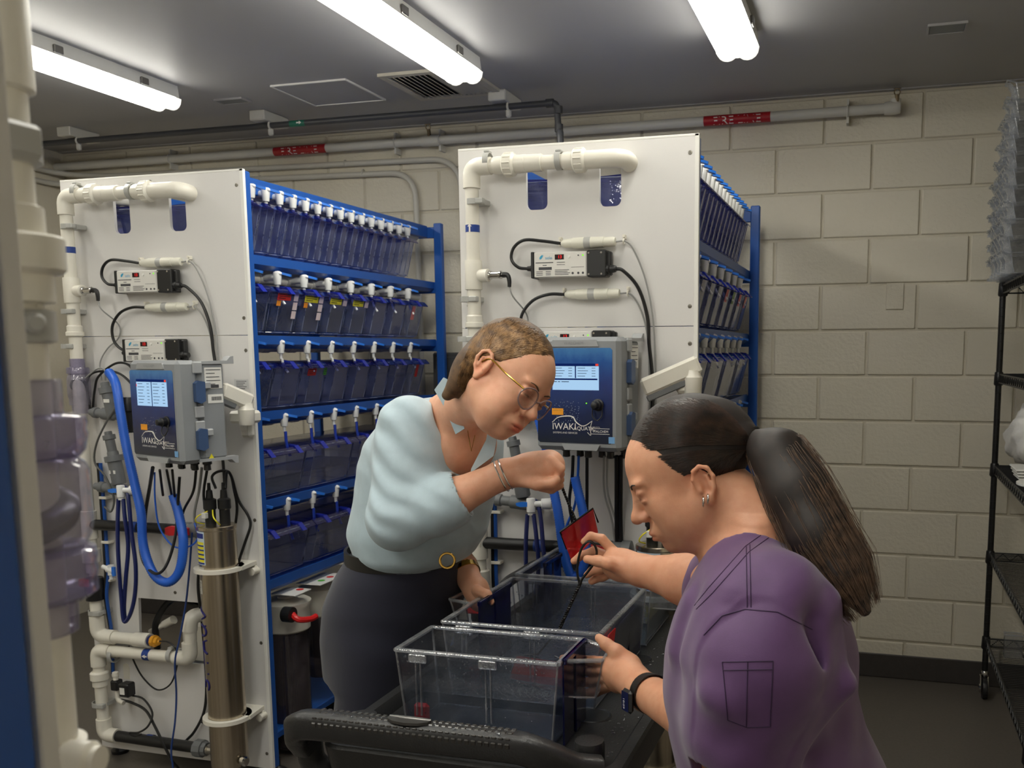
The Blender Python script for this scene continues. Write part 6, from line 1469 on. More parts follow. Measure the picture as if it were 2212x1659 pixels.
        for ax in range(3):
            o1, o2 = [(1, 2), (2, 0), (0, 1)][ax]
            sl0 = [slice(None)] * 3; sl1 = [slice(None)] * 3; sl0[ax] = slice(0, -1); sl1[ax] = slice(1, None)
            E = np.argwhere(S[tuple(sl0)] != S[tuple(sl1)])
            E = E[(E[:, o1] > 0) & (E[:, o2] > 0) & (E[:, o1] < cs[o1]) & (E[:, o2] < cs[o2])]
            inside = S[E[:, 0], E[:, 1], E[:, 2]]
            q = []
            for a, b in ((-1, -1), (0, -1), (0, 0), (-1, 0)):
                J = E.copy(); J[:, o1] += a; J[:, o2] += b; q.append((J[:, 0] * cs[1] + J[:, 1]) * cs[2] + J[:, 2])
            q = np.searchsorted(flat, np.stack(q, 1)); q[~inside] = q[~inside][:, ::-1]; F.append(q)
        F = np.concatenate(F)
        for _ in range(smooth):
            e = np.concatenate([F[:, [0, 1]], F[:, [1, 2]], F[:, [2, 3]], F[:, [3, 0]]]); acc = np.zeros_like(pos); n = np.zeros(len(pos))
            for k in range(3): acc[:, k] = np.bincount(e[:, 0], pos[e[:, 1], k], len(pos)) + np.bincount(e[:, 1], pos[e[:, 0], k], len(pos))
            n = np.bincount(e[:, 0], None, len(pos)) + np.bincount(e[:, 1], None, len(pos)); pos = .5 * pos + .5 * acc / n[:, None]
        return pos, F
def fmesh(name, pos, F, mt, parent, tint=None):
    me = bpy.data.meshes.new(name); off = np.array(WLOC[parent.name])
    me.vertices.add(len(pos)); me.vertices.foreach_set('co', (pos - off).astype(np.float32).ravel())
    me.loops.add(F.size); me.loops.foreach_set('vertex_index', F.astype(np.int32).ravel())
    me.polygons.add(len(F)); me.polygons.foreach_set('loop_start', np.arange(0, F.size, 4, dtype=np.int32))
    me.update(calc_edges=True); me.validate()
    me.polygons.foreach_set('use_smooth', [True] * len(me.polygons)); me.materials.append(mt)
    if tint is not None:
        a = me.color_attributes.new('tint', 'FLOAT_COLOR', 'POINT'); a.data.foreach_set('color', np.concatenate([tint, np.ones((len(tint), 1))], 1).astype(np.float32).ravel())
    return link(name, me, parent)
def bvh(pos, F): return BVHTree.FromPolygons([tuple(p) for p in pos], [tuple(f) for f in F])
def hit(tree, px, py, lift=.0008):
    d = Vector(ray(px, py)).normalized(); o = Vector(CAMP); r = tree.ray_cast(o, d)
    return None if r[0] is None else r[0] - d * lift
def on_line(tree, pix, step=4, lift=.0008):
    """points of a pixel polyline carried onto a surface"""
    out = []
    for (x0, y0), (x1, y1) in zip(pix[:-1], pix[1:]):
        n = max(1, int(math.hypot(x1 - x0, y1 - y0) / step))
        for i in range(n): out.append(hit(tree, x0 + (x1 - x0) * i / n, y0 + (y1 - y0) * i / n, lift))
    out.append(hit(tree, *pix[-1], lift)); out = [p for p in out if p is not None]
    return out
def vnoise(P, f, seed=0):
    """cheap smooth pseudo noise"""
    r = np.random.RandomState(seed); o = np.zeros(len(P))
    for k in range(5):
        w_ = r.normal(size=3) * f * (1 + .5 * k); o += np.sin(P @ w_ + r.uniform(0, 6.28)) / (1 + .6 * k)
    return o / 2.6

# ----------------------------------------------------------------- skin, cloth and hair materials
def skin_mat(name, col):
    m = bpy.data.materials.new(name); m.use_nodes = True; nt = m.node_tree; b = nt.nodes['Principled BSDF']
    at = nt.nodes.new('ShaderNodeVertexColor'); at.layer_name = 'tint'
    n = _noise(nt, 38, 5); r = nt.nodes.new('ShaderNodeValToRGB'); c = lin(col)
    r.color_ramp.elements[0].color = (c[0] * .93, c[1] * .86, c[2] * .82, 1); r.color_ramp.elements[1].color = (min(1, c[0] * 1.05), c[1] * 1.07, c[2] * 1.08, 1); r.color_ramp.elements[0].position = .3; r.color_ramp.elements[1].position = .7
    nt.links.new(n.outputs['Fac'], r.inputs['Fac'])
    mx = nt.nodes.new('ShaderNodeMix'); mx.data_type = 'RGBA'; mx.blend_type = 'MULTIPLY'; mx.inputs[0].default_value = 1; nt.links.new(r.outputs[0], mx.inputs[6]); nt.links.new(at.outputs[0], mx.inputs[7])
    nt.links.new(mx.outputs[2], b.inputs['Base Color']); b.inputs['Roughness'].default_value = .48; b.inputs['Specular IOR Level'].default_value = .42
    b.inputs['Subsurface Weight'].default_value = .22; b.inputs['Subsurface Radius'].default_value = (1, .35, .2); b.inputs['Subsurface Scale'].default_value = .008
    n2 = _noise(nt, 420, 3); bp = nt.nodes.new('ShaderNodeBump'); bp.inputs['Strength'].default_value = .10; bp.inputs['Distance'].default_value = .002; nt.links.new(n2.outputs['Fac'], bp.inputs['Height']); nt.links.new(bp.outputs[0], b.inputs['Normal'])
    return m
M_SK1 = skin_mat('skin_fair', (226, 172, 142)); M_SK2 = skin_mat('skin_warm', (214, 158, 126))
M_BLOUSE = mat('blouse_crepe', (178, 198, 208), .62, var=.03, vscale=60, bump=.16, bscale=900, sheen=.25)
M_SCRUB = mat('purple_scrub', (92, 58, 106), .60, var=.05, vscale=50, bump=.16, bscale=1100, sheen=.3)
M_TROU = mat('navy_wool', (25, 27, 46), .8, var=.10, vscale=300, bump=.15, bscale=900, sheen=.2)
M_SEAM = mat('seam_thread', (52, 30, 66), .7, var=.05)
M_LEATHER = mat('black_leather', (24, 23, 23), .4, var=.08)
M_GOLD = mat('gold_metal', (212, 168, 84), .22, 1.0, var=.04)
M_SILVER = mat('silver_metal', (210, 205, 200), .2, 1.0, var=.03)
M_SHOE = mat('dark_shoe', (34, 33, 36), .45, var=.06)
def hair_mat(name, dark, lite, rough=.36):
    m = bpy.data.materials.new(name); m.use_nodes = True; nt = m.node_tree; b = nt.nodes['Principled BSDF']
    n = _noise(nt, 70, 4); r = nt.nodes.new('ShaderNodeValToRGB'); r.color_ramp.elements[0].color = (*lin(dark), 1); r.color_ramp.elements[1].color = (*lin(lite), 1); r.color_ramp.elements[0].position = .32; r.color_ramp.elements[1].position = .72
    nt.links.new(n.outputs['Fac'], r.inputs['Fac']); nt.links.new(r.outputs[0], b.inputs['Base Color']); b.inputs['Roughness'].default_value = rough; b.inputs['Specular IOR Level'].default_value = .55
    return m
M_HAIR1 = hair_mat('light_brown_hair', (92, 66, 42), (178, 138, 92)); M_HAIR1B = hair_mat('hair_underlayer', (70, 50, 33), (108, 80, 52), .6)
M_HAIR2 = hair_mat('dark_brown_hair', (30, 21, 17), (66, 46, 35)); M_HAIR2B = hair_mat('dark_hair_underlayer', (24, 17, 14), (40, 28, 22), .62)
M_HAIR2L = hair_mat('ponytail_ends', (48, 34, 26), (110, 82, 60), .42)

def strands(name, lines, r, mt, parent, seg=3, taper=.35):
    """many hairs as one mesh of thin three-sided tapering fibres"""
    V = []; F = []; b = 0; off = np.array(WLOC[parent.name])
    for L in lines:
        L = np.asarray(L); n = len(L)
        if n < 2: continue
        T = np.gradient(L, axis=0); T /= np.linalg.norm(T, axis=1, keepdims=True) + 1e-9
        ref = np.where(np.abs(T[:, 2:3]) < .9, np.array([[0, 0, 1.]]), np.array([[1., 0, 0]])); U = np.cross(T, ref); U /= np.linalg.norm(U, axis=1, keepdims=True) + 1e-9; W_ = np.cross(T, U)
        rr = r * np.interp(np.linspace(0, 1, n), [0, .15, .7, 1], [.6, 1, .9, taper])[:, None]
        for k in range(seg):
            a = 2 * PI * k / seg; V.append(L + (U * math.cos(a) + W_ * math.sin(a)) * rr)
        i = np.arange(n - 1)
        for k in range(seg):
            k2 = (k + 1) % seg; F.append(np.stack([b + k * n + i, b + k2 * n + i, b + k2 * n + i + 1, b + k * n + i + 1], 1))
        b += seg * n
    o = fmesh(name, np.concatenate(V), np.concatenate(F), mt, parent); o['kind'] = 'stuff'; return o

class Head:
    """head frame: local x = towards local left/right ear, y = face, z = crown"""
    def __init__(s, fimg, c, ear_px, ear_Y, ear_loc, scale=1.0):
        a, b = fimg; q = math.sqrt(1 - c * c); f = a * q * CR + b * q * CD - c * CF; f /= np.linalg.norm(f)
        u = b * CR - a * CD if a > 0 else -b * CR + a * CD
        u = u - f * (u @ f); u /= np.linalg.norm(u); x = np.cross(f, u); s.R = np.stack([x, f, u]); s.s = scale
        s.c = P_(*ear_px, ear_Y) - s.R.T @ (np.array(ear_loc) * scale)
    def w(s, p): return s.c + s.R.T @ (np.array(p, float) * s.s)
    def loc(s, P): return (np.asarray(P) - s.c) @ s.R.T / s.s
def head_sdf(F, H, ear_z=-.005, near=1, nose=1.0, full=1.0, lid=.0):
    w = H.w; R = H.R; q = H.s
    E = lambda c, r, k=.012, mode='add': F.ell(w(c), np.array(r) * q, R, k * q, mode)
    Cn = lambda a, b, ra, rb, k=.01, mode='add': F.cone(w(a), w(b), ra * q, rb * q, k * q, mode)
    E((0, -.016, .034), (.073, .092, .083), .0)
    E((0, .030, .028), (.064, .060, .062), .03)
    E((0, .030, -.034), (.058 * full, .060, .074), .03)
    E((0, .054, -.088), (.030 * full, .030, .024), .03)
    for sx in (1, -1):
        Cn((sx * .056, -.004, -.048), (sx * .030, .046, -.092), .018 * full, .017, .03)
        E((sx * .036, .055, -.030), (.026 * full, .030, .030), .02)
        E((sx * .040, .048, -.062), (.022 * full, .028, .026), .025)
        E((sx * .026, .080, .022), (.024, .012, .0075), .014)
    E((0, .074, -.096), (.015, .014, .012), .018)
    for sx in (1, -1):
        E((sx * .031, .097, .003), (.019, .015, .0115), .012, 'sub')
        E((sx * .031, .0775, .001), (.0150, .0138, .0128), .003)
        E((sx * .031, .0845, .0075), (.0172, .0085, .0062), .006)          # upper lid
        E((sx * .031, .0855, -.0075), (.0160, .0070, .0048), .006)         # lower lid
        Cn((sx * .016, .0915, -.0008 - lid), (sx * .031, .0950, -.0030 - lid), .0011, .0012, .0015, 'sub'); Cn((sx * .031, .0950, -.0030 - lid), (sx * .0455, .0865, -.0015 - lid), .0012, .0010, .0015, 'sub')
    Cn((0, .086, .012), (0, .104 * nose + .0, -.022), .0080, .0092, .012)
    E((0, .108 * nose, -.030), (.0125, .0120, .0105), .010)
    for sx in (1, -1):
        E((sx * .0125, .0965, -.034), (.0085, .0105, .0080), .006); E((sx * .0062, .1035, -.0405), (.0036, .0050, .0030), .003, 'sub')
        Cn((sx * .020, .088, -.040), (sx * .032, .078, -.068), .0020, .0015, .007, 'sub')
    E((0, .086, -.066), (.029, .014, .017), .016)
    E((0, .0955, -.0630), (.0200, .0085, .0050), .006); E((0, .0945, -.0745), (.0175, .0085, .0062), .006)
    Cn((-.021, .0925, -.0688), (0, .1035, -.0685), .0012, .0016, .003, 'sub'); Cn((.021, .0925, -.0688), (0, .1035, -.0685), .0012, .0016, .003, 'sub')
    E((0, .0985, -.0840), (.014, .005, .004), .008, 'sub')
    # ears
    for sx in (1, -1):
        e = lambda a, b, x=0: (sx * (.0715 + x), -.010 + a, ear_z + b)
        E(e(0, 0, .004), (.0065, .0165, .027), .006)
        pts = [e(.010, -.004, .006), e(.013, .014, .007), e(.006, .027, .0095), e(-.006, .030, .012), e(-.016, .022, .0145), e(-.0185, .006, .0150), e(-.013, -.010, .012), e(-.004, -.021, .009)]
        for i in range(len(pts) - 1): Cn(pts[i], pts[i + 1], .0036, .0036, .003)
        E(e(.003, -.026, .008), (.0048, .0078, .0090), .004)
        E(e(-.003, .004, .0135), (.0075, .0095, .0150), .003, 'sub'); E(e(.001, -.008, .012), (.0070, .0075, .0075), .003, 'sub')
        Cn(e(-.010, .012, .010), e(-.008, -.006, .010), .0026, .0026, .004)
        E(e(.0095, -.006, .008), (.0040, .0042, .0060), .003)
def head_tint(P, H, T, lips=(.86, .42, .42), blush=.10, brow=None):
    L = H.loc(P); g = lambda c, r: np.exp(-(((L - np.array(c)) / np.array(r)) ** 2).sum(1))
    def mixc(T, wgt, col): return T * (1 - wgt[:, None]) + (T * np.array(col)) * wgt[:, None]
    near = (np.abs(L) < .16).all(1)
    lw = np.clip(1.6 * (g((0, .099, -.0640), (.017, .014, .0048)) + g((0, .098, -.0745), (.016, .014, .0058))), 0, 1); T = mixc(T, lw * near, lips)
    for sx in (1, -1):
        T = mixc(T, np.clip(blush * 2.0 * g((sx * .042, .062, -.030), (.026, .04, .022)), 0, .6) * near, (1.0, .78, .74))
        T = mixc(T, np.clip(.7 * g((sx * .031, .088, .006), (.020, .012, .009)), 0, .5) * near, (.82, .70, .66))
        T = mixc(T, np.clip(1.3 * g((sx * .031, .094, -.0030), (.017, .01, .0020)), 0, .9) * near, (.28, .20, .18))
        T = mixc(T, np.clip(.6 * g((sx * .0785, -.010, -.010), (.012, .020, .032)), 0, .5) * near, (1.0, .80, .76))
    T = mixc(T, np.clip(.5 * g((0, .112, -.032), (.016, .014, .014)), 0, .4) * near, (1.0, .84, .80))
    return T
def limb(F, pts, rs, k=.015, mode='add'): F.chain(pts, rs, k, mode)
def secs(rows, Y, ry):
    out = []
    for (py, xl, xr), r in zip(rows, ry): a, b = P_(xl, py, Y), P_(xr, py, Y); out.append(((a[2] + b[2]) / 2, (a[0] + b[0]) / 2, Y, (b[0] - a[0]) / 2, r))
    return out
def hairlines(tree, starts, ends, n, seed, lift=.004, frizz=.002, m=9):
    rg = np.random.RandomState(seed); L = []
    for _ in range(n):
        u = rg.rand(); k = u * (len(starts) - 1); i = min(int(k), len(starts) - 2); f = k - i
        a = np.array(starts[i]) * (1 - f) + np.array(starts[i + 1]) * f; b = np.array(ends[i]) * (1 - f) + np.array(ends[i + 1]) * f
        t = np.linspace(rg.uniform(0, .25), rg.uniform(.85, 1), m); q = []
        for s_ in t:
            p = a * (1 - s_) + b * s_ + np.array([0, -10 * math.sin(PI * s_)]) + rg.normal(size=2) * .8; h_ = hit(tree, p[0], p[1], lift * rg.uniform(.2, 1))
            if h_ is not None: q.append(np.array(h_))
        if len(q) > 4: L.append(np.array(q))
    return L
# ------------------------------------------------------------ person in the blue blouse
t = W1 = thing('person', 'woman in pale blue blouse and navy trousers, glasses, leaning over the cart with raised fist', 'person', (-1.2, 2.05, 0))
H1 = Head((math.cos(math.radians(38)), math.sin(math.radians(38))), .47, (1047, 790), 1.79, (.075, -.008, -.008), 1.0)
Yt = 2.05
TR = [(860, 925, 1000), (900, 850, 1060), (950, 812, 1075), (1000, 796, 1073), (1080, 785, 1056), (1150, 768, 1040), (1200, 790, 1008), (1222, 830, 960)]
RY = (.07, .15, .185, .185, .175, .17, .16, .12)
sh, el = P_(885, 925, 1.90), P_(862, 1120, 1.83); cu, wr = P_(968, 1082, 1.86), P_(1090, 1024, 1.90); kn = P_(1186, 1006, 1.94)
F = Field((-1.5, 1.55, .78), (-.48, 2.45, 1.68), .0026)
F.stack(secs(TR, Yt, RY), .0, grow=-.012); F.cone(P_(975, 900, 1.97), H1.w((0, -.02, -.06)), .060, .052, .03)
F.ell(P_(1005, 955, 1.98), (.06, .09, .07), None, .04)
head_sdf(F, H1, -.008)
limb(F, [sh, el, cu + (wr - cu) * .1, wr], [.045, .042, .043, .030]); limb(F, [wr, kn], [.030, .036], .02); F.ell(P_(1150, 1014, 1.92), (.045, .034, .034), None, .02)
for i in range(4):
    a = P_(1190 + 3 * i, 994 + 12 * i, 1.915 + .014 * i); b = P_(1211 - i, 1012 + 12 * i, 1.920 + .013 * i); c = P_(1200 - 3 * i, 1034 + 8 * i, 1.925 + .012 * i); d = P_(1174 - 2 * i, 1036 + 6 * i, 1.93 + .01 * i)
    F.chain([a, b, c, d], [.0105 - .0005 * i, .0098, .0092, .0085], .004)
F.chain([P_(1120, 1035, 1.90), P_(1160, 1046, 1.89), P_(1190, 1044, 1.90), P_(1202, 1036, 1.905)], [.016, .0125, .0105, .009], .008)
l0, l1, l2 = P_(940, 1120, 2.20), P_(1000, 1225, 2.10), P_(1022, 1268, 2.06)
limb(F, [l0, l1, l2], [.045, .034, .029]); F.ell(P_(1034, 1285, 2.05), (.028, .03, .042), None, .02)
for i in range(4): F.chain([P_(1034, 1284, 2.02 + .02 * i), P_(1048, 1306, 2.02 + .02 * i), P_(1050, 1326, 2.02 + .02 * i)], [.011, .0095, .008], .003)
F.chain([P_(1030, 1275, 2.02), P_(1052, 1284, 2.0), P_(1060, 1300, 2.0)], [.013, .011, .009], .006)
pos, fc = F.mesh(1); T = head_tint(pos, H1, np.ones((len(pos), 3))); fmesh('body', pos, fc, M_SK1, t, T); B1 = bvh(pos, fc)
# blouse
F = Field((-1.5, 1.55, .85), (-.68, 2.5, 1.50), .004)
F.stack(secs(TR, Yt, RY), .0); limb(F, [sh, el], [.074, .066], .04); limb(F, [el, cu], [.066, .060], .03); limb(F, [P_(960, 930, 2.22), P_(955, 1100, 2.2)], [.08, .075], .04)
d_ = (wr - cu) / np.linalg.norm(wr - cu); F.chain([cu - d_ * .035, cu + d_ * .002], [.066, .064], .006)
F.chain([cu + d_ * -.06, cu + d_ * .09], [.050, .052], .003, 'sub')
nb = H1.w((0, -.02, -.06)); F.cone(P_(985, 905, 1.97), nb, .066, .075, .004, 'sub'); F.chain([P_(1040, 925, 1.90), P_(1016, 1010, 1.86)], [.048, .006], .004, 'sub')
pos, fc = F.mesh(2); pos += CF[None, :] * (np.sin(pos @ np.array([70., 30, 95]) + 2.2 * vnoise(pos, 14, 8)) * (.5 + vnoise(pos, 9, 4)))[:, None] * .0042; fmesh('blouse', pos, fc, M_BLOUSE, t); BB = bvh(pos, fc)
for pix, th in (([(938, 842), (958, 815), (983, 828), (1003, 926), (984, 938), (960, 880)], .004), ([(1056, 918), (1076, 934), (1066, 985), (1016, 1022), (1018, 1012), (1050, 950)], .004)):
    q = [P_(x, y, 1.865 if pix[0][0] < 1000 else 1.90) for x, y in pix]; m = MB(); m.add([tuple(p) for p in q] + [tuple(p + CF * th) for p in q], [tuple(range(6)), tuple(range(11, 5, -1))] + [(i, i + 6, (i + 1) % 6 + 6, (i + 1) % 6) for i in range(6)]); m.build('collar', M_BLOUSE, t, 0)
# trousers, belt
F = Field((-1.6, 1.6, .06), (-.85, 2.5, 1.10), .006)
F.stack(secs([(1195, 772, 988), (1240, 745, 990), (1300, 722, 988), (1370, 716, 968), (1450, 722, 940)], 2.06, (.15, .17, .18, .175, .16)), 0)
for yy in (1.97, 2.15): limb(F, [P_(820, 1400, yy), np.array([-1.20, yy, .45]), np.array([-1.19, yy, .08])], [.095, .085, .085], .03)
pos, fc = F.mesh(2); fmesh('trousers', pos, fc, M_TROU, t)
for yy in (1.97, 2.15): MB().ball((-1.15, yy, .045), (.13, .045, .045), 16, 8).build('shoe', M_SHOE, t)
S_ = secs([(1190, 768, 990)], 2.06, (.154,))[0]; m = MB()
R0 = [(S_[1] + (S_[3] + .004) * math.cos(a), S_[2] + (S_[4] + .004) * math.sin(a)) for a in np.linspace(0, 2 * PI, 40)[:-1]]; m.prism([R0, [((x - S_[1]) * .95 + S_[1], (y - S_[2]) * .95 + S_[2]) for x, y in R0][::-1]], (0, 0, S_[0] - .022), (1, 0, 0), (0, 1, 0), .034); m.build('belt', M_LEATHER, t)
MB().torus(P_(966, 1211, 1.915), CF, .017, .003, 20, 6).build('belt_buckle', M_GOLD, t)
for i, (c, r) in enumerate(((P_(1083, 1028, 1.90), .037), (P_(1092, 1024, 1.90), .036))): MB().torus(c, wr - cu, r, .0018, 28, 5).build('bracelet', M_SILVER, t)
MB().lathe(P_(1002, 1232, 2.095), l2 - l1, [(-.016, .038), (-.016, .040), (.016, .038), (.016, .036)], 24, cap=False).build('watch_band', M_GOLD, t)
# hair
F = Field(H1.c - .19, H1.c + .19, .0026)
hl = lambda c, r, k=.02, mode='add': F.ell(H1.w(c), np.array(r), H1.R, k, mode)
hl((0, -.020, .040), (.081, .098, .086), 0); hl((0, -.058, -.020), (.074, .060, .085)); F.chain([H1.w((.055, -.05, -.02)), H1.w((.052, -.055, -.105))], [.034, .012], .02); F.chain([H1.w((-.055, -.05, -.02)), H1.w((-.05, -.055, -.10))], [.034, .012], .02)
hl((0, .085, -.045), (.090, .075, .092), .006, 'sub'); hl((.085, .006, -.035), (.040, .030, .052), .006, 'sub'); hl((-.085, .012, -.035), (.040, .034, .052), .006, 'sub')
pos, fc = F.mesh(1); L = H1.loc(pos); pos += (H1.R.T @ (np.array([.3, 0, 1.])))[None, :] * (np.sin(260 * (L[:, 2] + .5 * L[:, 0])) * .0008)[:, None]; fmesh('hair', pos, fc, M_HAIR1B, t); HB = bvh(pos, fc)
L = hairlines(HB, [(1205, 788), (1200, 745), (1180, 712), (1150, 690), (1110, 676)], [(1072, 778), (1040, 770), (1010, 790), (1000, 800), (990, 790)], 1100, 1, .003) + hairlines(HB, [(1090, 690), (1050, 700), (1025, 730)], [(1012, 850), (998, 848), (986, 828)], 700, 2, .004)
strands('hair_strands', L, .0006, M_HAIR1, t)
# glasses
g = H1.w; fr = mat('clear_pink_frame', (150, 122, 118), .2, var=.05)
for sx in (1, -1):
    m = MB(); m.tube([g((sx * (.034 + .027 * math.cos(a)), .103 - .010 * abs(math.cos(a)) * (1 if math.cos(a) * 1 > 0 else .2), -.006 + .023 * math.sin(a))) for a in np.linspace(0, 2 * PI, 25)], .0018, 6, 1); gl_ = m.build('glasses_rim', fr, t)
    m = MB(); m.add([g((sx * (.034 + .026 * math.cos(a)), .1025 - .010 * abs(math.cos(a)) * (1 if math.cos(a) > 0 else .2), -.006 + .022 * math.sin(a))) for a in np.linspace(0, 2 * PI, 25)[:-1]], [tuple(range(24))]); m.build('lens', clear('lens', (244, 244, 246), haze=.0), gl_, 0)
    MB().tube([g((sx * .061, .094, .004)), g((sx * .078, .05, .006)), g((sx * .081, .0, .010)), g((sx * .079, -.018, -.006))], .0020, 6).build('temple_arm', M_GOLD, t)
MB().tube([g((.008, .104, -.002)), g((0, .106, .002)), g((-.008, .104, -.002))], .0018, 6).build('glasses_bridge', fr, t)
def brows(H, mt, par, B):
    for sx in (1, -1):
        q = []
        for a in np.linspace(0, 1, 60): p = H.w((sx * (.014 + .034 * a), .120, .0185 + .006 * math.sin(PI * a * .8))); h_ = B.ray_cast(Vector(p), Vector(-H.R[1]), .06)[0]; q += [h_] if h_ else []
        if len(q) > 5: MB().tube(q[::6], (.0018, .0022, .0014, .0006), 5, 2).build('eyebrow', mt, par)
brows(H1, M_HAIR1B, t, B1)
m = MB().tube([p for p in on_line(B1, [(1010, 930), (1018, 975), (1026, 940)], 8)] or [(0, 0, 0), (0, 0, .001), (0, 0, .002)], .0007, 5, 1); m.build('necklace', M_GOLD, t)
# ------------------------------------------------------------ person in the purple scrubs
t = W2 = thing('person', 'dark-haired woman with a long ponytail in purple scrubs, holding a net and a tank lip', 'person', (-.12, 1.5, 0))
H2 = Head((-.883, .469), .02, (1518, 1048), 1.465, (-.075, -.008, -.027), .99)
Yc = 1.52
TR = [(1125, 1590, 1690), (1160, 1545, 1720), (1200, 1522, 1755), (1260, 1492, 1800), (1330, 1462, 1838), (1400, 1443, 1857), (1480, 1438, 1854), (1560, 1448, 1872), (1659, 1470, 1924), (1800, 1480, 1970)]
RY = (.06, .13, .19, .205, .205, .20, .20, .205, .21, .21)
sh, el = P_(1672, 1310, 1.36), P_(1605, 1600, 1.33); wr = P_(1398, 1497, 1.58); hd = P_(1345, 1450, 1.66)
F = Field((-.62, 1.15, .55), (.14, 2.0, 1.46), .0026)
F.stack(secs(TR, Yc, RY), 0, grow=-.014); F.cone(P_(1640, 1150, Yc), H2.w((0, -.03, -.05)), .066, .060, .03); F.cone(P_(1575, 1190, Yc), H2.w((0, .0, -.06)), .05, .046, .03)
head_sdf(F, H2, -.027, full=1.06)
limb(F, [sh, el, el + (wr - el) * .3, wr], [.056, .050, .050, .031]); limb(F, [wr, hd], [.030, .036], .02)
F.ell(P_(1335, 1452, 1.67), (.026, .030, .040), None, .02)
F.chain([P_(1362, 1432, 1.655), P_(1332, 1408, 1.655), P_(1310, 1392, 1.66), P_(1294, 1378, 1.665)], [.018, .0135, .0110, .0085], .008)
for i in range(4): F.chain([P_(1326 - 3 * i, 1432 + 17 * i, 1.69 + .004 * i), P_(1282 + 2 * i, 1428 + 22 * i, 1.745), P_(1246 + 6 * i, 1424 + 25 * i, 1.775), P_(1216 + 12 * i, 1422 + 27 * i, 1.775)], [.0118 - .0006 * i, .0105, .0095, .008], .004)
e2, w2 = P_(1535, 1262, 1.74), P_(1384, 1232, 1.83); limb(F, [P_(1580, 1250, 1.66), e2, e2 + (w2 - e2) * .35, w2], [.055, .055, .050, .030]); F.cone(w2, P_(1328, 1216, 1.85), .030, .028, .02); F.ell(P_(1345, 1222, 1.85), (.036, .022, .034), None, .02)
F.chain([P_(1352, 1228, 1.825), P_(1318, 1218, 1.815), P_(1292, 1212, 1.82), P_(1268, 1208, 1.825)], [.017, .0125, .0110, .0088], .008)
for i, q in enumerate(([(1326, 1192), (1300, 1164), (1276, 1158), (1262, 1170)], [(1318, 1204), (1284, 1190), (1256, 1200), (1240, 1212)], [(1316, 1222), (1296, 1230), (1278, 1234), (1268, 1242)], [(1320, 1236), (1302, 1246), (1288, 1250), (1278, 1256)])): F.chain([P_(x, y, 1.862 + .012 * i - .004 * k) for k, (x, y) in enumerate(q)], [.0115, .0100, .0090, .0078], .004)
pos, fc = F.mesh(1); T = head_tint(pos, H2, np.ones((len(pos), 3)), (.90, .60, .56), .05); fmesh('body', pos, fc, M_SK2, t, T); B2 = bvh(pos, fc)
F = Field((-.52, 1.05, .52), (.22, 2.0, 1.32), .004)
F.stack(secs(TR, Yc, RY), 0); limb(F, [sh, P_(1650, 1430, 1.33), el + (sh - el) * .08], [.085, .092, .090], .05); limb(F, [P_(1600, 1240, 1.72), P_(1560, 1270, 1.74)], [.085, .08], .04)
ax = (el - sh) / np.linalg.norm(el - sh)
for a, b, s_, Y in (((1500, 1300), (1470, 1400), 1, 1.40), ((1560, 1290), (1500, 1420), 1, 1.34), ((1600, 1330), (1540, 1470), -1, 1.30), ((1760, 1350), (1745, 1480), -1, 1.30), ((1790, 1300), (1800, 1450), 1, 1.36), ((1830, 1480), (1730, 1560), 1, 1.34), ((1860, 1580), (1760, 1640), -1, 1.34), ((1540, 1500), (1600, 1520), 1, 1.25)): F.fold([P_(*a, Y), P_(*b, Y)], .012, s_, .035)
F.chain([el - ax * .06, el + ax * .14], [.066, .072], .003, 'sub')
F.cone(P_(1645, 1140, Yc), H2.w((0, -.03, -.05)), .074, .085, .004, 'sub'); F.chain([P_(1570, 1165, Yc), P_(1500, 1290, Yc - .0)], [.062, .008], .004, 'sub')
pos, fc = F.mesh(2); pos += CF[None, :] * (np.sin(pos @ np.array([60., 25, -40]) + 2.4 * vnoise(pos, 12, 9)) * (.5 + vnoise(pos, 8, 6)))[:, None] * .0036; fmesh('scrub_top', pos, fc, M_SCRUB, t); BS = bvh(pos, fc)
for pix in ([(1560, 1430), (1670, 1428)], [(1562, 1448), (1670, 1446)], [(1560, 1430), (1566, 1490), (1572, 1556)], [(1670, 1428), (1664, 1570)], [(1572, 1556), (1615, 1572), (1664, 1570)], [(1615, 1430), (1612, 1572)], [(1520, 1372), (1560, 1330), (1610, 1316), (1680, 1322), (1755, 1360)], [(1612, 1180), (1614, 1312)], [(1620, 1176), (1622, 1312)], [(1680, 1130), (1610, 1180), (1530, 1270), (1500, 1308)], [(1690, 1140), (1618, 1192), (1540, 1280), (1504, 1316)]):
    q = on_line(BS, pix, 5, .0006)
    if len(q) > 2: MB().tube(q, .0007, 5, 1).build('seam', M_SEAM, t)
F = Field((-.40, 1.2, .06), (.25, 1.9, .78), .007); S0 = secs([(1659, 1480, 1915)], Yc, (.2,))[0]; F.stack([(.60, S0[1], Yc, .17, .20), (.76, S0[1], Yc, .165, .20)], 0)
for yy in (1.42, 1.62): limb(F, [np.array([S0[1], yy, .66]), np.array([-.10, yy, .4]), np.array([-.09, yy, .08])], [.12, .10, .09], .03)
pos, fc = F.mesh(2); fmesh('scrub_trousers', pos, fc, M_SCRUB, t)
for yy in (1.42, 1.62): MB().ball((-.14, yy, .045), (.13, .045, .045), 16, 8).build('shoe', M_SHOE, t)
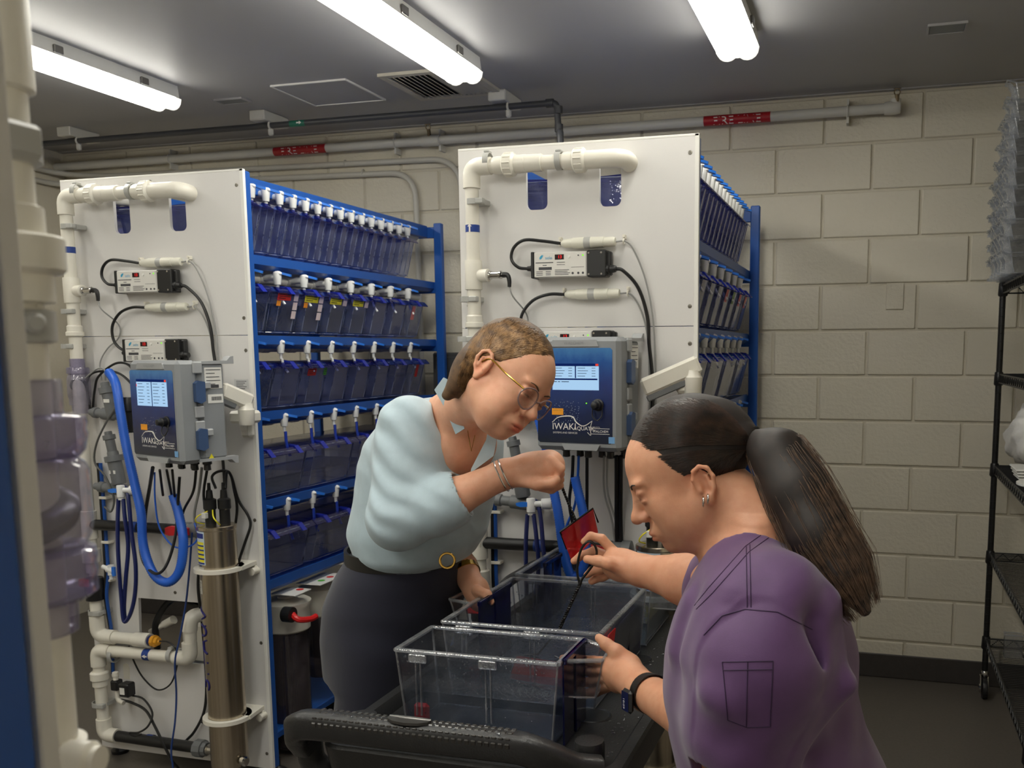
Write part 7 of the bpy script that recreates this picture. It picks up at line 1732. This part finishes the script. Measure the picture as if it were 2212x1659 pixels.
# hair and ponytail
F = Field(H2.c - .20, H2.c + np.array([.26, .2, .2]), .0026)
hl = lambda c, r, k=.02, mode='add': F.ell(H2.w(c), np.array(r), H2.R, k, mode)
hl((0, -.022, .038), (.080, .100, .088), 0); hl((0, -.07, .020), (.066, .062, .062)); F.cone(H2.w((0, -.09, .03)), P_(1614, 946, H2.c[1]), .045, .020, .03)
hl((0, .088, -.030), (.090, .060, .098), .006, 'sub'); hl((-.088, -.006, -.050), (.040, .036, .052), .006, 'sub'); hl((.088, -.006, -.050), (.040, .036, .052), .006, 'sub')
pos, fc = F.mesh(1); fmesh('hair', pos, fc, M_HAIR2B, t); HB = bvh(pos, fc)
strands('hair_strands', hairlines(HB, [(1349, 985), (1355, 940), (1385, 895), (1430, 868), (1480, 858), (1530, 864)], [(1612, 962), (1613, 956), (1613, 950), (1614, 945), (1615, 942), (1616, 940)], 1500, 5, .002) + hairlines(HB, [(1352, 1000), (1400, 1030), (1450, 1045), (1490, 1020), (1530, 1010), (1560, 1080)], [(1610, 972)] * 6, 900, 6, .002), .0005, M_HAIR2, t)
yh = float(H2.c[1]); cp = [(1622, 946), (1680, 985), (1722, 1060), (1770, 1150), (1825, 1240), (1868, 1318)]; F = Field((-.30, yh - .25, .98), (.12, yh + .22, 1.42), .004)
F.chain([P_(x, y, yh - .03 * i) for i, (x, y) in enumerate(cp)], [.016, .040, .046, .044, .034, .010], .03); pos, fc = F.mesh(2); fmesh('ponytail', pos, fc, M_HAIR2B, t)
rg = np.random.RandomState(4); L = []; C_ = np.array([P_(x, y, yh - .03 * i) for i, (x, y) in enumerate(cp)]); tt = np.linspace(0, 5, 16)
Ci = np.array([np.interp(tt, range(6), C_[:, k]) for k in range(3)]).T; Ri = np.interp(tt, range(6), [.014, .042, .050, .052, .048, .030])
for _ in range(2600):
    a = rg.uniform(0, 2 * PI); r = rg.uniform(.75, 1.0) * (1.0 + .25 * (rg.rand() > .93)); n = rg.randint(9, 17); w_ = rg.uniform(-.5, .5)
    ph = rg.uniform(0, 6); aa = a + w_ * tt / 5; o = np.cos(aa)[:, None] * np.array([.75, 0, .66]) + np.sin(aa)[:, None] * np.array([0, 1, 0]); L.append((Ci + o * (Ri * r)[:, None] + .0022 * np.sin(tt * 2.2 + ph)[:, None] * rg.normal(size=3))[:n])
strands('ponytail_strands', L, .00055, M_HAIR2L, t)
m = MB()
for k in range(3): m.torus(P_(1612 + 5 * k, 945 + k, yh), C_[1] - C_[0], .019, .0035, 20, 6)
m.build('hair_tie', M_BLK, t); brows(H2, M_HAIR2B, t, B2)
for px, py in ((1519, 1084), (1529, 1078)): MB().torus(P_(px, py, yh - .088), CR, .008, .0011, 18, 5).build('earring', M_SILVER, t)
# wrist watch and ring
d_ = Vector(wr - el).normalized(); c = Vector(P_(1404, 1498, 1.57)); u = Vector(CF) * -1; u = (u - d_ * u.dot(d_)).normalized()
MB().lathe(c, d_, [(-.012, .0345), (-.012, .0365), (.012, .0355), (.012, .0335)], 28, cap=False).build('watch_strap', M_LEATHER, t)
M4 = Matrix((d_, u.cross(d_), u)).transposed().to_4x4(); M4.translation = c + u * .034 + Vector((-.004, 0, -.010)); wc = MB().box((-.018, -.021, 0), (.018, .021, .011), .006, M=M4).build('watch_case', M_BLK, t)
MB().box((-.014, -.017, .0108), (.014, .017, .0114), .0002, M=M4).build('watch_face', mat('watch_glass', (20, 26, 66), .08), wc, 0); MB().text('10:09', M4 @ Matrix.Translation((.004, .004, .0118)) @ Matrix.Rotation(PI / 2, 4, 'Z'), .009).build('digits', M_LETTER, wc, 0)
MB().torus(P_(1262, 1482, 1.765), CR, .0105, .003, 18, 6).build('ring', M_BLK, t)
q = on_line(B2, [(1468, 1500), (1485, 1498), (1500, 1503), (1516, 1500)], 4, .0003)
if len(q) > 2: MB().tube(q, .0012, 5, 1).build('tattoo', mat('tattoo_ink', (96, 84, 82), .6), t)
